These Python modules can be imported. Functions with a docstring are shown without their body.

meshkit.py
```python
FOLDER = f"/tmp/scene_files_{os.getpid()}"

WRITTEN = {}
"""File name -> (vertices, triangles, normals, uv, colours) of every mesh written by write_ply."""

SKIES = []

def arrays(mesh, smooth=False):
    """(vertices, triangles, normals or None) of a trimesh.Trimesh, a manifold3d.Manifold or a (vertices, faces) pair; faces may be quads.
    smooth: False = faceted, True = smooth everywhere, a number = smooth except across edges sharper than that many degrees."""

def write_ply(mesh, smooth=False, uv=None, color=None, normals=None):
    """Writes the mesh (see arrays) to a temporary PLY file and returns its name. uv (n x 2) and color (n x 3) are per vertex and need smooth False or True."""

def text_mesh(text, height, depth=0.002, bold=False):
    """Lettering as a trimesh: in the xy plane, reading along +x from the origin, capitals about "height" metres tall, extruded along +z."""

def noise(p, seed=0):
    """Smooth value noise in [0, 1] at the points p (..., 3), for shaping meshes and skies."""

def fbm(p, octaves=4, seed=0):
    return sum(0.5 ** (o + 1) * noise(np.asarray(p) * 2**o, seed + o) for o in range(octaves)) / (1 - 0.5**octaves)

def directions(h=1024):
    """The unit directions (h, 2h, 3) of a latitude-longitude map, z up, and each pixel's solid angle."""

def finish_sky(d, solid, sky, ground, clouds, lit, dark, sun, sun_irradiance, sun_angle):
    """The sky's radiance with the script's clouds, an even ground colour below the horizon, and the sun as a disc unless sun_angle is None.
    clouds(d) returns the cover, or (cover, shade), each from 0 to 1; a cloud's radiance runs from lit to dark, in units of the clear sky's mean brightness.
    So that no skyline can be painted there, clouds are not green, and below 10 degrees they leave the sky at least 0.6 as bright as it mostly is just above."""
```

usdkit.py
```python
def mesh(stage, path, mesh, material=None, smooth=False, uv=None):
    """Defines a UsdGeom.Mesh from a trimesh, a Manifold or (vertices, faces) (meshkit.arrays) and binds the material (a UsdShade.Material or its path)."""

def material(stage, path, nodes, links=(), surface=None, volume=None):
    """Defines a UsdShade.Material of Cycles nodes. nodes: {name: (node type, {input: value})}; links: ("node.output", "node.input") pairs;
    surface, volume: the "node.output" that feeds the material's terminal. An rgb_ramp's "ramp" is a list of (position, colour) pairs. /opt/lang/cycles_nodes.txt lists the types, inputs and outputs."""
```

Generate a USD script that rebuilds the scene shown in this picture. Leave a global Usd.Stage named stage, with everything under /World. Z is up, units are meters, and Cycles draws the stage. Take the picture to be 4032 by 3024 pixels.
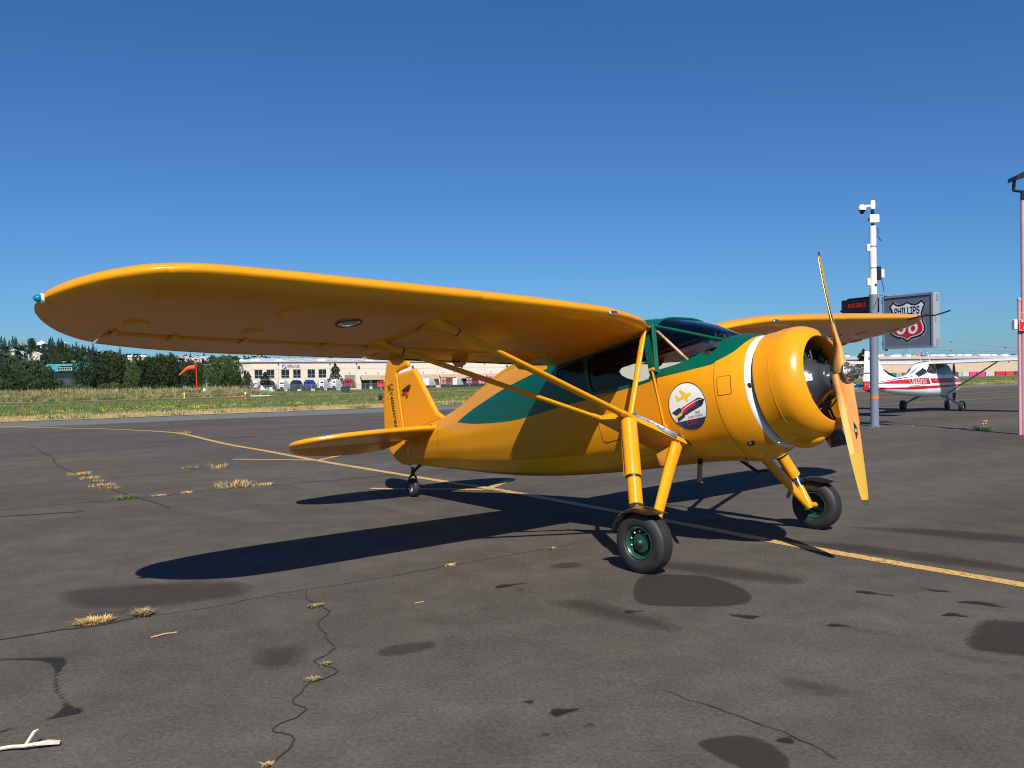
import math, random
import numpy as np
import trimesh, shapely
from shapely.geometry import Polygon, LineString, Point, box as sbox
from shapely.ops import unary_union
from shapely import affinity
from scipy.interpolate import PchipInterpolator
from pxr import Usd, UsdGeom, UsdLux, UsdShade, Gf, Sdf, Vt
import usdkit, meshkit

stage = Usd.Stage.CreateInMemory()
UsdGeom.SetStageUpAxis(stage, UsdGeom.Tokens.z); UsdGeom.SetStageMetersPerUnit(stage, 1.0)
UsdGeom.Xform.Define(stage, '/World'); UsdGeom.Scope.Define(stage, '/World/Looks')

# ---------------------------------------------------------------- camera, sky, sun, exposure
CAM_H, CAM_PITCH, CAM_ROLL = 1.6215, -0.0089, -0.0146
SUN = np.array([0.10208664, -0.69565474, 0.71108565]); SUN /= np.linalg.norm(SUN)
SUN_I, SKY_S, EXPOSURE = 1.25, 0.05, 0.45
def gfmat(R, t):
    return Gf.Matrix4d(*[*R[:, 0], 0, *R[:, 1], 0, *R[:, 2], 0, *t, 1])
cam = UsdGeom.Camera.Define(stage, '/World/camera')
_f = np.array([0, math.cos(CAM_PITCH), math.sin(CAM_PITCH)]); _u0 = np.array([0, -math.sin(CAM_PITCH), math.cos(CAM_PITCH)]); _r0 = np.array([1., 0, 0])
_r = math.cos(CAM_ROLL) * _r0 + math.sin(CAM_ROLL) * _u0; _u = -math.sin(CAM_ROLL) * _r0 + math.cos(CAM_ROLL) * _u0
UsdGeom.Xformable(cam).AddTransformOp().Set(gfmat(np.stack([_r, _u, -_f], 1), (0, 0, CAM_H)))
cam.CreateHorizontalApertureAttr(36.0); cam.CreateVerticalApertureAttr(27.0); cam.CreateFocalLengthAttr(36 * 3441.67 / 4032)
cam.CreateClippingRangeAttr(Gf.Vec2f(0.05, 6000)); cam.CreateExposureAttr(EXPOSURE)
dome = UsdLux.DomeLight.Define(stage, '/World/sky')
dome.GetPrim().SetCustomDataByKey('kind', 'structure')
skymat = usdkit.material(stage, '/World/Looks/sky', {
    'sky': ('sky_texture', {'sky_type': 'single_scattering', 'sun_disc': False, 'sun_elevation': float(math.asin(SUN[2])), 'sun_rotation': float(math.atan2(SUN[0], SUN[1])),
                            'air_density': 1.0, 'aerosol_density': 0.35, 'ozone_density': 2.2, 'altitude': 60.0}),
    'tint': ('mix', {'mix_type': 'multiply', 'fac': 1., 'color2': (.46, .87, 1.38)}), 'bg': ('background_shader', {'strength': SKY_S})}, [('sky.color', 'tint.color1'), ('tint.color', 'bg.color')], surface='bg.background')
UsdShade.MaterialBindingAPI.Apply(dome.GetPrim()).Bind(skymat)
sun = UsdLux.DistantLight.Define(stage, '/World/sun')
sun.CreateIntensityAttr(SUN_I); sun.CreateAngleAttr(0.53); sun.CreateNormalizeAttr(True); sun.CreateColorAttr(Gf.Vec3f(1.0, 0.955, 0.88))
_a = np.cross([0, 0, 1.], SUN); _a /= np.linalg.norm(_a); _b = np.cross(SUN, _a)
UsdGeom.Xformable(sun).AddTransformOp().Set(gfmat(np.stack([_a, _b, SUN], 1), (0, 0, 50)))

# ---------------------------------------------------------------- helpers: scene graph
_count = {}
def numbered(parent, name):
    k = (parent, name); n = _count.get(k, 0); _count[k] = n + 1
    return f'{parent}/{name}' if n == 0 else f'{parent}/{name}_{n:03d}'
def tag(p, label=None, cat=None, group=None, kind=None):
    p = p.GetPrim() if hasattr(p, 'GetPrim') else p
    for k, v in (('label', label), ('category', cat), ('group', group), ('kind', kind)):
        if v: p.SetCustomDataByKey(k, v)
    return p
def pathof(parent): return '/World' if parent is None else str(parent.GetPath())
def obj(name, m, mat, parent=None, smooth=30, **t):
    if isinstance(m, MB): m = m.arrays()
    p = usdkit.mesh(stage, numbered(pathof(parent), name), m, mat, smooth=smooth).GetPrim()
    return tag(p, **t)
def thing(name, label, cat, loc=(0, 0, 0), rz=0., group=None, R=None, kind=None, sc=None):
    x = UsdGeom.Xform.Define(stage, numbered('/World', name))
    if R is None:
        c, s = math.cos(rz), math.sin(rz); R = np.array([[c, -s, 0], [s, c, 0], [0, 0, 1.]])
    R = np.asarray(R, float)
    if sc is not None: R = R * np.asarray(sc)[None, :]
    x.AddTransformOp().Set(gfmat(R, loc))
    return tag(x, label, cat, group, kind)
def dup(proto, loc, rz=0., label=None, cat=None, group=None, sc=None, name=None):
    r = thing(name or proto.GetName().rstrip('0123456789').rstrip('_'), label, cat, loc, rz, group, sc=sc)
    r.GetReferences().AddInternalReference(proto.GetPath()); r.SetInstanceable(True)
    return r
def class_prim(name):
    return stage.CreateClassPrim('/World/Kinds_' + name) if False else stage.CreateClassPrim('/' + name)

# ---------------------------------------------------------------- helpers: meshes
def unit(v):
    v = np.asarray(v, float); return v / np.linalg.norm(v)
def frame(d, up=(0, 0, 1)):
    d = unit(d); a = np.cross(up, d)
    if np.linalg.norm(a) < 1e-6: a = np.cross((1, 0, 0), d)
    a = unit(a); return a, np.cross(d, a), d
class MB:
    def __init__(self): self.v, self.f, self.n = [], [], 0
    def add(self, v, f):
        v = np.asarray(v, float).reshape(-1, 3); f = np.asarray(f, int)
        if f.size == 0: return self
        if f.shape[1] == 4: f = np.vstack([f[:, [0, 1, 2]], f[:, [0, 2, 3]]])
        self.v.append(v); self.f.append(f + self.n); self.n += len(v); return self
    def arrays(self): return np.vstack(self.v), np.vstack(self.f)
    def xf(self, R, t=(0, 0, 0)):
        self.v = [x @ np.asarray(R).T + np.asarray(t) for x in self.v]; return self
    def merge(self, o): v, f = o.arrays(); return self.add(v, f)
    def box(self, c, s, R=None, bev=0.):
        s = np.asarray(s, float) / 2
        if bev > 0:
            b = min(bev, s.min() * .9); pts = []
            for k in range(3):
                for sg in np.array(np.meshgrid([-1, 1], [-1, 1], [-1, 1])).T.reshape(-1, 3):
                    q = s - b; q[k] = s[k]; pts.append(sg * q)
            h = trimesh.Trimesh(pts, [[0, 1, 2]], process=False).convex_hull; v, f = np.array(h.vertices), np.array(h.faces)
        else:
            v = np.array([(x, y, z) for x in (-1, 1) for y in (-1, 1) for z in (-1, 1)], float) * s
            f = np.array([(0, 1, 3, 2), (4, 6, 7, 5), (0, 4, 5, 1), (2, 3, 7, 6), (0, 2, 6, 4), (1, 5, 7, 3)])
        if R is not None: v = v @ np.asarray(R).T
        return self.add(v + np.asarray(c), f)
    def hull(self, pts):
        h = trimesh.Trimesh(np.asarray(pts, float), [[0, 1, 2]], process=False).convex_hull
        return self.add(h.vertices, h.faces)
    def grid(self, P, cu=False, cv=False):
        P = np.asarray(P, float); a, b = P.shape[:2]; i = np.arange(a * b).reshape(a, b)
        if cu: i = np.vstack([i, i[:1]])
        if cv: i = np.hstack([i, i[:, :1]])
        return self.add(P.reshape(-1, 3), np.stack([i[:-1, :-1], i[1:, :-1], i[1:, 1:], i[:-1, 1:]], -1).reshape(-1, 4))
    def tube(self, pts, r, n=10, caps=True, up=(0, 0, 1)):
        """r: radius, list of radii or list of (ra, rb): elliptical, ra along 'up x direction'"""
        pts = np.asarray(pts, float); m = len(pts)
        r = np.asarray([r] * m if np.ndim(r) == 0 else r, float)
        if r.ndim == 1: r = np.stack([r, r], 1)
        d = np.gradient(pts, axis=0); a = np.linspace(0, 2 * np.pi, n, endpoint=False); P = []
        for k in range(m):
            e1, e2, _ = frame(d[k], up); P.append(pts[k] + np.outer(np.cos(a) * r[k, 0], e1) + np.outer(np.sin(a) * r[k, 1], e2))
        P = np.array(P); self.grid(P, cv=True)
        if caps:
            for k in (0, -1):
                c = len(P[k]); v = np.vstack([P[k], pts[k]]); self.add(v, [(i, (i + 1) % c, c) for i in range(c)])
        return self
    def lathe(self, prof, n=32, axis='z', c=(0, 0, 0), a0=0., a1=2 * np.pi):
        """prof: (along, radius)"""
        prof = np.asarray(prof, float); full = abs(a1 - a0 - 2 * np.pi) < 1e-6
        a = np.linspace(a0, a1, n, endpoint=not full)
        L, C, S = np.repeat(prof[:, :1], len(a), 1), np.outer(prof[:, 1], np.cos(a)), np.outer(prof[:, 1], np.sin(a))
        P = np.stack({'z': (C, S, L), 'x': (L, C, S), 'y': (S, L, C)}[axis], -1) + np.asarray(c)
        return self.grid(P, cv=full)
    def tri2d(self, poly, fn, cell=None, z0=0):
        """a flat or mapped polygon: fn(uv) -> points"""
        v, f = tess(poly, cell)
        return self.add(fn(v), f) if len(f) else self
    def prism(self, poly, t0, t1, fn=None):
        """polygon (u, v) extruded along w from t0 to t1; fn maps (u, v, w) to points"""
        fn = fn or (lambda p: p)
        for g in getattr(poly, 'geoms', [poly]):
            v, f = earcut(g)
            for t in (t0, t1): self.add(fn(np.column_stack([v, np.full(len(v), t)])), f)
            for ring in (g.exterior, *g.interiors):
                c = np.array(ring.coords); P = np.stack([np.column_stack([c, np.full(len(c), t)]) for t in (t0, t1)])
                self.grid(np.stack([fn(P[0]), fn(P[1])]))
        return self
def earcut(g):
    v, f = trimesh.creation.triangulate_polygon(g, engine='earcut')
    return np.array(v)[:, :2], np.array(f)
def tess(poly, cell=None):
    """triangles of a shapely polygon, cut by a grid: cell = size, (du, dv) or (us, vs)"""
    V, F, n = [], [], 0
    polys = [g for g in getattr(poly, 'geoms', [poly]) if g.geom_type == 'Polygon' and g.area > 1e-9]
    if not polys: return np.zeros((0, 2)), np.zeros((0, 3), int)
    if cell is None:
        for g in polys:
            v, f = earcut(g); V.append(v); F.append(f + n); n += len(v)
        return np.vstack(V), np.vstack(F)
    whole = unary_union(polys); x0, y0, x1, y1 = whole.bounds
    if isinstance(cell, (int, float)): cell = (cell, cell)
    if isinstance(cell[0], (int, float)):
        us = np.linspace(x0, x1, max(2, int(math.ceil((x1 - x0) / cell[0])) + 1)); vs = np.linspace(y0, y1, max(2, int(math.ceil((y1 - y0) / cell[1])) + 1))
    else: us, vs = cell
    B = shapely.box(*[a.ravel() for a in (np.meshgrid(us[:-1], vs[:-1], indexing='ij') + np.meshgrid(us[1:], vs[1:], indexing='ij'))])
    shapely.prepare(whole); inside = shapely.contains_properly(whole, B) | shapely.covers(whole, B); hit = shapely.intersects(whole, B) & ~inside
    k = inside.sum()
    if k:
        bb = shapely.bounds(B[inside]); v = bb[:, [0, 1, 2, 1, 2, 3, 0, 3]].reshape(-1, 2); q = np.arange(4 * k).reshape(-1, 4)
        V.append(v); F.append(np.vstack([q[:, [0, 1, 2]], q[:, [0, 2, 3]]])); n += 4 * k
    if hit.any():
        for g in shapely.intersection(whole, B[hit]):
            for h in getattr(g, 'geoms', [g]):
                if h.geom_type == 'Polygon' and h.area > 1e-9:
                    v, f = earcut(h); V.append(v); F.append(f + n); n += len(v)
    V, F = np.vstack(V), np.vstack(F)
    _, first, inv = np.unique(np.round(V, 6), axis=0, return_index=True, return_inverse=True)
    return V[first], inv.ravel()[F]
def pillow(poly, t, b, cell=.03):
    """(u, v, w) mesh of a plate of thickness t whose edge is rounded over a width b"""
    rim = [poly.buffer(-b * k) for k in (.06, .2, .45, .75, 1.)]
    V, F, n = [], [], 0
    parts = [poly.difference(rim[0])] + [rim[i].difference(rim[i + 1]) for i in range(4)] + [rim[4]]
    for p in parts:
        v, f = tess(p, cell)
        if len(f): V.append(v); F.append(f + n); n += len(v)
    V, F = np.vstack(V), np.vstack(F)
    _, first, inv = np.unique(np.round(V, 5), axis=0, return_index=True, return_inverse=True); V, F = V[first], inv.ravel()[F]
    F = F[(F[:, 0] != F[:, 1]) & (F[:, 1] != F[:, 2]) & (F[:, 0] != F[:, 2])]
    d = shapely.distance(shapely.points(V), poly.exterior); h = t / 2 * np.sqrt(np.maximum(1 - (1 - np.minimum(d / b, 1)) ** 2, 0))
    N = len(V)
    return np.vstack([np.column_stack([V, h]), np.column_stack([V, -h])]), np.vstack([F, F[:, ::-1] + N])
def smoothpoly(pts, n=10, closed=True):
    """a rounded outline through the given points (Catmull-Rom)"""
    P = np.asarray(pts, float); m = len(P); out = []
    for i in range(m if closed else m - 1):
        p0, p1, p2, p3 = (P[(i + k) % m] if closed else P[min(max(i + k, 0), m - 1)] for k in (-1, 0, 1, 2))
        for s in np.linspace(0, 1, n, endpoint=False):
            out.append(.5 * (2 * p1 + (p2 - p0) * s + (2 * p0 - 5 * p1 + 4 * p2 - p3) * s ** 2 + (3 * p1 - 3 * p2 + p3 - p0) * s ** 3))
    if not closed: out.append(P[-1])
    return np.array(out)
def textpoly(text, h, bold=False):
    """lettering as a trimesh laid out with its left foot at the origin"""
    return meshkit.text_mesh(text, h, .001, bold)
def disc(c, r, n=24): return Polygon([(c[0] + r * math.cos(a), c[1] + r * math.sin(a)) for a in np.linspace(0, 2 * np.pi, n, endpoint=False)])

# ---------------------------------------------------------------- helpers: materials
LOOK = {}
def mat(name, col, rough=.5, metal=0., vary=.0, vscale=4., bump=0., bscale=60., coat=0., spec=.5, rvar=0., **kw):
    """a principled surface; vary = how far noise shifts the colour, bump = relief in metres"""
    name = name.replace("-", "_")
    if name in LOOK: return LOOK[name]
    n = {'p': ('principled_bsdf', {'base_color': col, 'roughness': rough, 'metallic': metal, 'coat_weight': coat, 'coat_roughness': .05, 'specular_ior_level': spec, **kw})}; l = []
    if vary or bump or rvar: n['tc'] = ('texture_coordinate', {})
    if vary:
        n['n'] = ('noise_texture', {'scale': vscale, 'detail': 5., 'roughness': .6}); l.append(('tc.object', 'n.vector'))
        n['r'] = ('rgb_ramp', {'ramp': [(.3, tuple(c * (1 - vary) for c in col)), (.7, tuple(min(1, c * (1 + vary)) for c in col))]})
        l += [('n.fac', 'r.fac'), ('r.color', 'p.base_color')]
    if rvar:
        n['n2'] = ('noise_texture', {'scale': vscale * 1.7, 'detail': 4.}); l.append(('tc.object', 'n2.vector'))
        n['m2'] = ('map_range', {'from_min': .3, 'from_max': .7, 'to_min': max(.02, rough - rvar), 'to_max': rough + rvar}); l += [('n2.fac', 'm2.value'), ('m2.result', 'p.roughness')]
    if bump:
        n['nb'] = ('noise_texture', {'scale': bscale, 'detail': 3.}); n['b'] = ('bump', {'strength': 1., 'distance': bump})
        l += [('tc.object', 'nb.vector'), ('nb.fac', 'b.height'), ('b.normal', 'p.normal')]
    LOOK[name] = usdkit.material(stage, '/World/Looks/' + name, n, l, surface='p.BSDF'); return LOOK[name]
def custom(name, nodes, links, surface='p.BSDF', volume=None):
    LOOK[name] = usdkit.material(stage, '/World/Looks/' + name, nodes, links, surface=surface, volume=volume); return LOOK[name]
def pane(name, tint=(.75, .8, .8), ior=1.38):
    return custom(name, {'t': ('transparent_bsdf', {'color': tint}), 'g': ('glossy_bsdf', {'color': (1, 1, 1), 'roughness': .01}), 'fr': ('fresnel', {'IOR': ior}), 'm': ('mix_closure', {})},
                  [('fr.fac', 'm.fac'), ('t.BSDF', 'm.closure1'), ('g.BSDF', 'm.closure2')], surface='m.closure')
# ---------------------------------------------------------------- fuselage shape of the yellow monoplane (thrust frame: x forward, y left, z up)
ST_R = np.array([  # x, bottom, top, half width, height of max width, lower power, upper power   (behind the windscreen)
    (-4.95, 1.610, 2.050, .030, 1.84, 2.0, 2.0), (-4.55, 1.522, 2.060, .105, 1.81, 2.1, 2.0), (-4.15, 1.430, 2.075, .175, 1.77, 2.2, 1.9),
    (-3.75, 1.335, 2.125, .240, 1.72, 2.3, 1.9), (-3.20, 1.210, 2.265, .315, 1.66, 2.5, 2.0), (-2.60, 1.090, 2.400, .400, 1.60, 2.7, 2.2),
    (-2.00, .998, 2.440, .480, 1.55, 2.8, 2.7), (-1.40, .928, 2.425, .540, 1.50, 2.9, 3.3), (-0.80, .876, 2.375, .572, 1.46, 2.9, 3.5),
    (-0.40, .848, 2.315, .583, 1.43, 2.8, 3.5), (-0.12, .828, 2.245, .588, 1.42, 2.7, 3.5)])
ST_F = np.array([
    (-0.12, .828, 1.970, .588, 1.42, 2.7, 3.0), (.10, .802, 1.955, .592, 1.39, 2.5, 2.6), (.30, .768, 1.936, .592, 1.355, 2.2, 2.25),
    (.475, .738, 1.914, .588, 1.326, 2.0, 2.0), (.60, .763, 1.889, .563, 1.326, 2.0, 2.0), (.70, .798, 1.854, .528, 1.326, 2.0, 2.0), (.735, .816, 1.836, .510, 1.326, 2.0, 2.0)])
_PR = PchipInterpolator(ST_R[:, 0], ST_R[:, 1:]); _PF = PchipInterpolator(ST_F[:, 0], ST_F[:, 1:])
QF = np.sin(np.array([-90, -62, -38, -16, 6, 30, 55, 90]) * np.pi / 180)
def station(x, front):
    x = np.asarray(x, float)
    return _PF(np.clip(x, -.12, .735)) if front else _PR(np.clip(x, -4.95, -.12))
def half_width(x, q, front):
    s = station(x, front); hw = s[..., 2]; n = np.where(q < 0, s[..., 4], s[..., 5])
    y = np.maximum(1 - np.abs(q) ** n, 0) ** (1 / n)
    if not front:      # fabric over stringers: flat bands between the stringers behind the cabin
        w = np.clip((-.5 - np.asarray(x)) / 1.0, 0, 1) * .85
        yk = [np.maximum(1 - np.abs(k) ** np.where(k < 0, s[..., 4], s[..., 5]), 0) ** (1 / np.where(k < 0, s[..., 4], s[..., 5])) for k in QF]
        fac = np.zeros_like(y)
        for i in range(len(QF) - 1):
            t = (q - QF[i]) / (QF[i + 1] - QF[i]); m = (t >= 0) & (t <= 1)
            fac = np.where(m, yk[i] * (1 - t) + yk[i + 1] * t, fac)
        inner = np.abs(q) < .9
        y = np.where(inner, y * (1 - w) + fac * w, y)
    return hw * y
def z_of(x, q, front):
    s = station(x, front)
    return s[..., 3] + np.where(q >= 0, q * (s[..., 1] - s[..., 3]), q * (s[..., 3] - s[..., 0]))
def q_of(x, z, front):
    s = station(x, front)
    return np.clip(np.where(z >= s[..., 3], (z - s[..., 3]) / (s[..., 1] - s[..., 3]), (z - s[..., 3]) / (s[..., 3] - s[..., 0])), -1, 1)
def skin(x, p, side, off, front):
    """points of the skin; p in [-1, 1] runs from the keel to the top, side -1 is starboard, off moves outwards"""
    x = np.asarray(x, float); p = np.asarray(p, float)
    def at(x, p):
        q = np.sin(p * np.pi / 2)
        return np.stack([x, side * half_width(x, q, front), z_of(x, q, front)], -1)
    P = at(x, p)
    if off:
        e = 1e-3; lo, hi = (-.12, .735) if front else (-4.95, -.12)
        dx = at(np.clip(x + e, lo, hi), p) - at(np.clip(x - e, lo, hi), p); dp = at(x, np.clip(p + e, -1, 1)) - at(x, np.clip(p - e, -1, 1))
        n = np.cross(dx, dp); n /= np.maximum(np.linalg.norm(n, axis=-1, keepdims=True), 1e-12)
        n *= np.sign(n[..., 1:2] * side + 1e-9 + 0 * n[..., 1:2])
        flat = np.abs(n[..., 1]) < .05
        n = np.where(flat[..., None], np.stack([np.zeros_like(x), 0 * x, np.sign(p)], -1), n)
        P = P + off * n
    return P
# ---------------------------------------------------------------- THE AIRFIELD: s runs away across the runway, t along it
NS, TS = np.array([-.617, .787]), np.array([.787, .617])
def st(s, t): return np.array([s * NS[0] + t * TS[0], s * NS[1] + t * TS[1]])
def s_of(x, y): return x * NS[0] + y * NS[1]
def zg(x, y): return -np.clip(s_of(x, y) - 42, 0, 288) * .0102
def fbm(p, o=4, seed=0): return meshkit.fbm(p, o, seed)
rng = np.random.default_rng(7)
def ramp2(c0, c1, a=.35, b=.65): return {'ramp': [(a, c0), (b, c1)]}
def ground_mat(name, cols, streak=(1., 1., 1.), sc=.12, fine=3., rot=math.atan2(TS[1], TS[0]), dots=None, rough=.95):
    """soil or grass: two scales of noise stretched along the strips, optional small flowers"""
    n = {'tc': ('texture_coordinate', {}), 'mp': ('mapping', {'mapping_type': 'texture', 'rotation': (0, 0, rot), 'scale': (1 / streak[0], 1 / streak[1], 1.)}),
         'a': ('noise_texture', {'scale': sc, 'detail': 6., 'roughness': .65}), 'b': ('noise_texture', {'scale': fine, 'detail': 4., 'roughness': .7}), 'm': ('math', {'math_type': 'multiply_add', 'value2': .55}),
         'm2': ('math', {'math_type': 'multiply', 'value2': .45}), 'r': ('rgb_ramp', {'ramp': cols}), 'bp': ('bump', {'strength': .8, 'distance': .06}), 'p': ('principled_bsdf', {'roughness': rough, 'specular_ior_level': .1})}
    l = [('tc.object', 'mp.vector'), ('mp.vector', 'a.vector'), ('tc.object', 'b.vector'), ('b.fac', 'm2.value1'), ('a.fac', 'm.value1'), ('m2.value', 'm.value3'), ('m.value', 'r.fac'), ('b.fac', 'bp.height'), ('bp.normal', 'p.normal')]
    out = 'r.color'
    n['mx'] = ('mix', {}); l += [('r.color', 'p.base_color')]
    del n['mx']
    return custom(name, n, l)
g_far = ground_mat('field_soil', [(.3, (.07, .085, .03)), (.5, (.12, .12, .045)), (.7, (.19, .155, .07))], sc=.02)
g_ver = ground_mat('verge_grass', [(.30, (.050, .080, .018)), (.44, (.085, .115, .028)), (.54, (.17, .165, .055)), (.66, (.30, .225, .10))], streak=(.35, 1.6, 1), sc=.16, fine=2.2)
g_dry = ground_mat('dry_verge', [(.30, (.20, .16, .075)), (.5, (.40, .29, .13)), (.7, (.52, .39, .19))], streak=(.5, 1.6, 1), sc=.3, fine=4.)
g_run = ground_mat('runway_asphalt', [(.3, (.060, .055, .052)), (.7, (.10, .092, .085))], streak=(.1, 1., 1), sc=.4, fine=8.)
g_tax = ground_mat('taxiway_asphalt', [(.3, (.115, .115, .118)), (.7, (.165, .163, .16))], streak=(.1, 1.5, 1), sc=.5, fine=9.)
# apron asphalt: worn, mottled, with pale and dark aggregate
custom('apron_asphalt', {'tc': ('texture_coordinate', {}), 'mp': ('mapping', {'mapping_type': 'texture', 'rotation': (0, 0, math.atan2(TS[1], TS[0])), 'scale': (3.2, .9, 1.)}),
    'big': ('noise_texture', {'scale': .35, 'detail': 5., 'roughness': .6}), 'mid': ('noise_texture', {'scale': 2.2, 'detail': 6., 'roughness': .72}), 'fine': ('noise_texture', {'scale': 42., 'detail': 3., 'roughness': .75}),
    'vor': ('voronoi_texture', {'scale': 85., 'feature': 'f1'}), 'vr': ('rgb_ramp', {'ramp': [(.0, (1., 1., 1.)), (.55, (.62, .62, .62))]}),
    's1': ('math', {'math_type': 'multiply_add', 'value2': .30, 'value3': .0}), 's2': ('math', {'math_type': 'multiply_add', 'value2': .28}), 's3': ('math', {'math_type': 'multiply_add', 'value2': .42}),
    'r': ('rgb_ramp', {'ramp': [(.34, (.034, .029, .024)), (.45, (.064, .055, .046)), (.53, (.086, .074, .062)), (.62, (.120, .105, .089))]}),
    'sp': ('noise_texture', {'scale': 120., 'detail': 1.}), 'spr': ('rgb_ramp', {'ramp': [(.68, (0, 0, 0)), (.76, (1, 1, 1))]}), 'mx': ('mix', {'mix_type': 'mix', 'color2': (.22, .20, .175)}), 'mk': ('math', {'math_type': 'multiply', 'value2': .6}),
    'bp': ('bump', {'strength': .7, 'distance': .004}), 'p': ('principled_bsdf', {'roughness': .88, 'specular_ior_level': .12})},
    [('tc.object', 'mp.vector'), ('mp.vector', 'big.vector'), ('tc.object', 'mid.vector'), ('tc.object', 'fine.vector'), ('tc.object', 'vor.vector'), ('tc.object', 'sp.vector'), ('big.fac', 's1.value1'), ('mid.fac', 's2.value1'), ('s1.value', 's2.value3'),
     ('fine.fac', 's3.value1'), ('s2.value', 's3.value3'), ('s3.value', 'r.fac'), ('sp.fac', 'spr.fac'), ('spr.color', 'mk.value1'), ('mk.value', 'mx.fac'), ('r.color', 'mx.color1'), ('mx.color', 'p.base_color'), ('fine.fac', 'bp.height'), ('bp.normal', 'p.normal')])

def sheet(name, m, rows, ts, dz, **kw):
    """a strip of ground: rows = s at each t (arrays of the same length as ts)"""
    P = np.array([[(*st(s, t), 0) for s, t in zip(r, ts)] for r in rows]); P[..., 2] = zg(P[..., 0], P[..., 1]) + dz
    return obj(name, MB().grid(P), m, None, True, kind='structure', **kw)
TT = np.concatenate([np.linspace(-260, -25, 30), np.linspace(-24, 140, 330), np.linspace(142, 760, 160)])
def jit(base, amp, seed, sc=.5): q = np.stack([TT * sc, 0 * TT + seed, 0 * TT], 1); return base + amp * (fbm(q, 5, seed) - .5) * 2
eA, eB = jit(36.6, .12, 1), jit(42.2, .35, 2, 1.2)
eC, eD, eE = jit(48.9, 2.2, 3, .35), jit(103.5, 1.5, 4, .2), jit(128.5, 1.6, 5, .2); eF = jit(131.5, 3., 6, .2)
lin = lambda a, b, n: [a + (b - a) * k for k in np.linspace(0, 1, n)]
GX = np.unique(np.concatenate([np.linspace(-3500, -700, 12), np.linspace(-700, 900, 90), np.linspace(900, 4500, 14)])); GY = np.unique(np.concatenate([np.linspace(-400, 30, 10), np.linspace(30, 480, 60), np.linspace(480, 5500, 20)]))
G = np.array([[(x, y, 0.) for y in GY] for x in GX]); G[..., 2] = zg(G[..., 0], G[..., 1]) - .03
obj('ground', MB().grid(G), g_far, None, True, kind='structure')
sheet('apron', LOOK['apron_asphalt'], [eA * 0 - 130, eA * 0 - 20, eA * 0 + 10, eA], TT, 0.)
sheet('taxiway', g_tax, lin(eA, eB + .3, 3), TT, -.004)
sheet('dry_verge', g_dry, lin(eB - .25, eC + 1.5, 6), TT, .012)
sheet('grass_verge', g_ver, lin(eC, eD, 22), TT, .022)
sheet('runway', g_run, lin(eD - 1., eE, 6), TT, .006)
sheet('dry_verge', g_dry, lin(eE - .6, eF, 3), TT, .012)
sheet('far_grass', g_ver, lin(eF - 1.5, eF * 0 + 260, 14), TT, .006)
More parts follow.
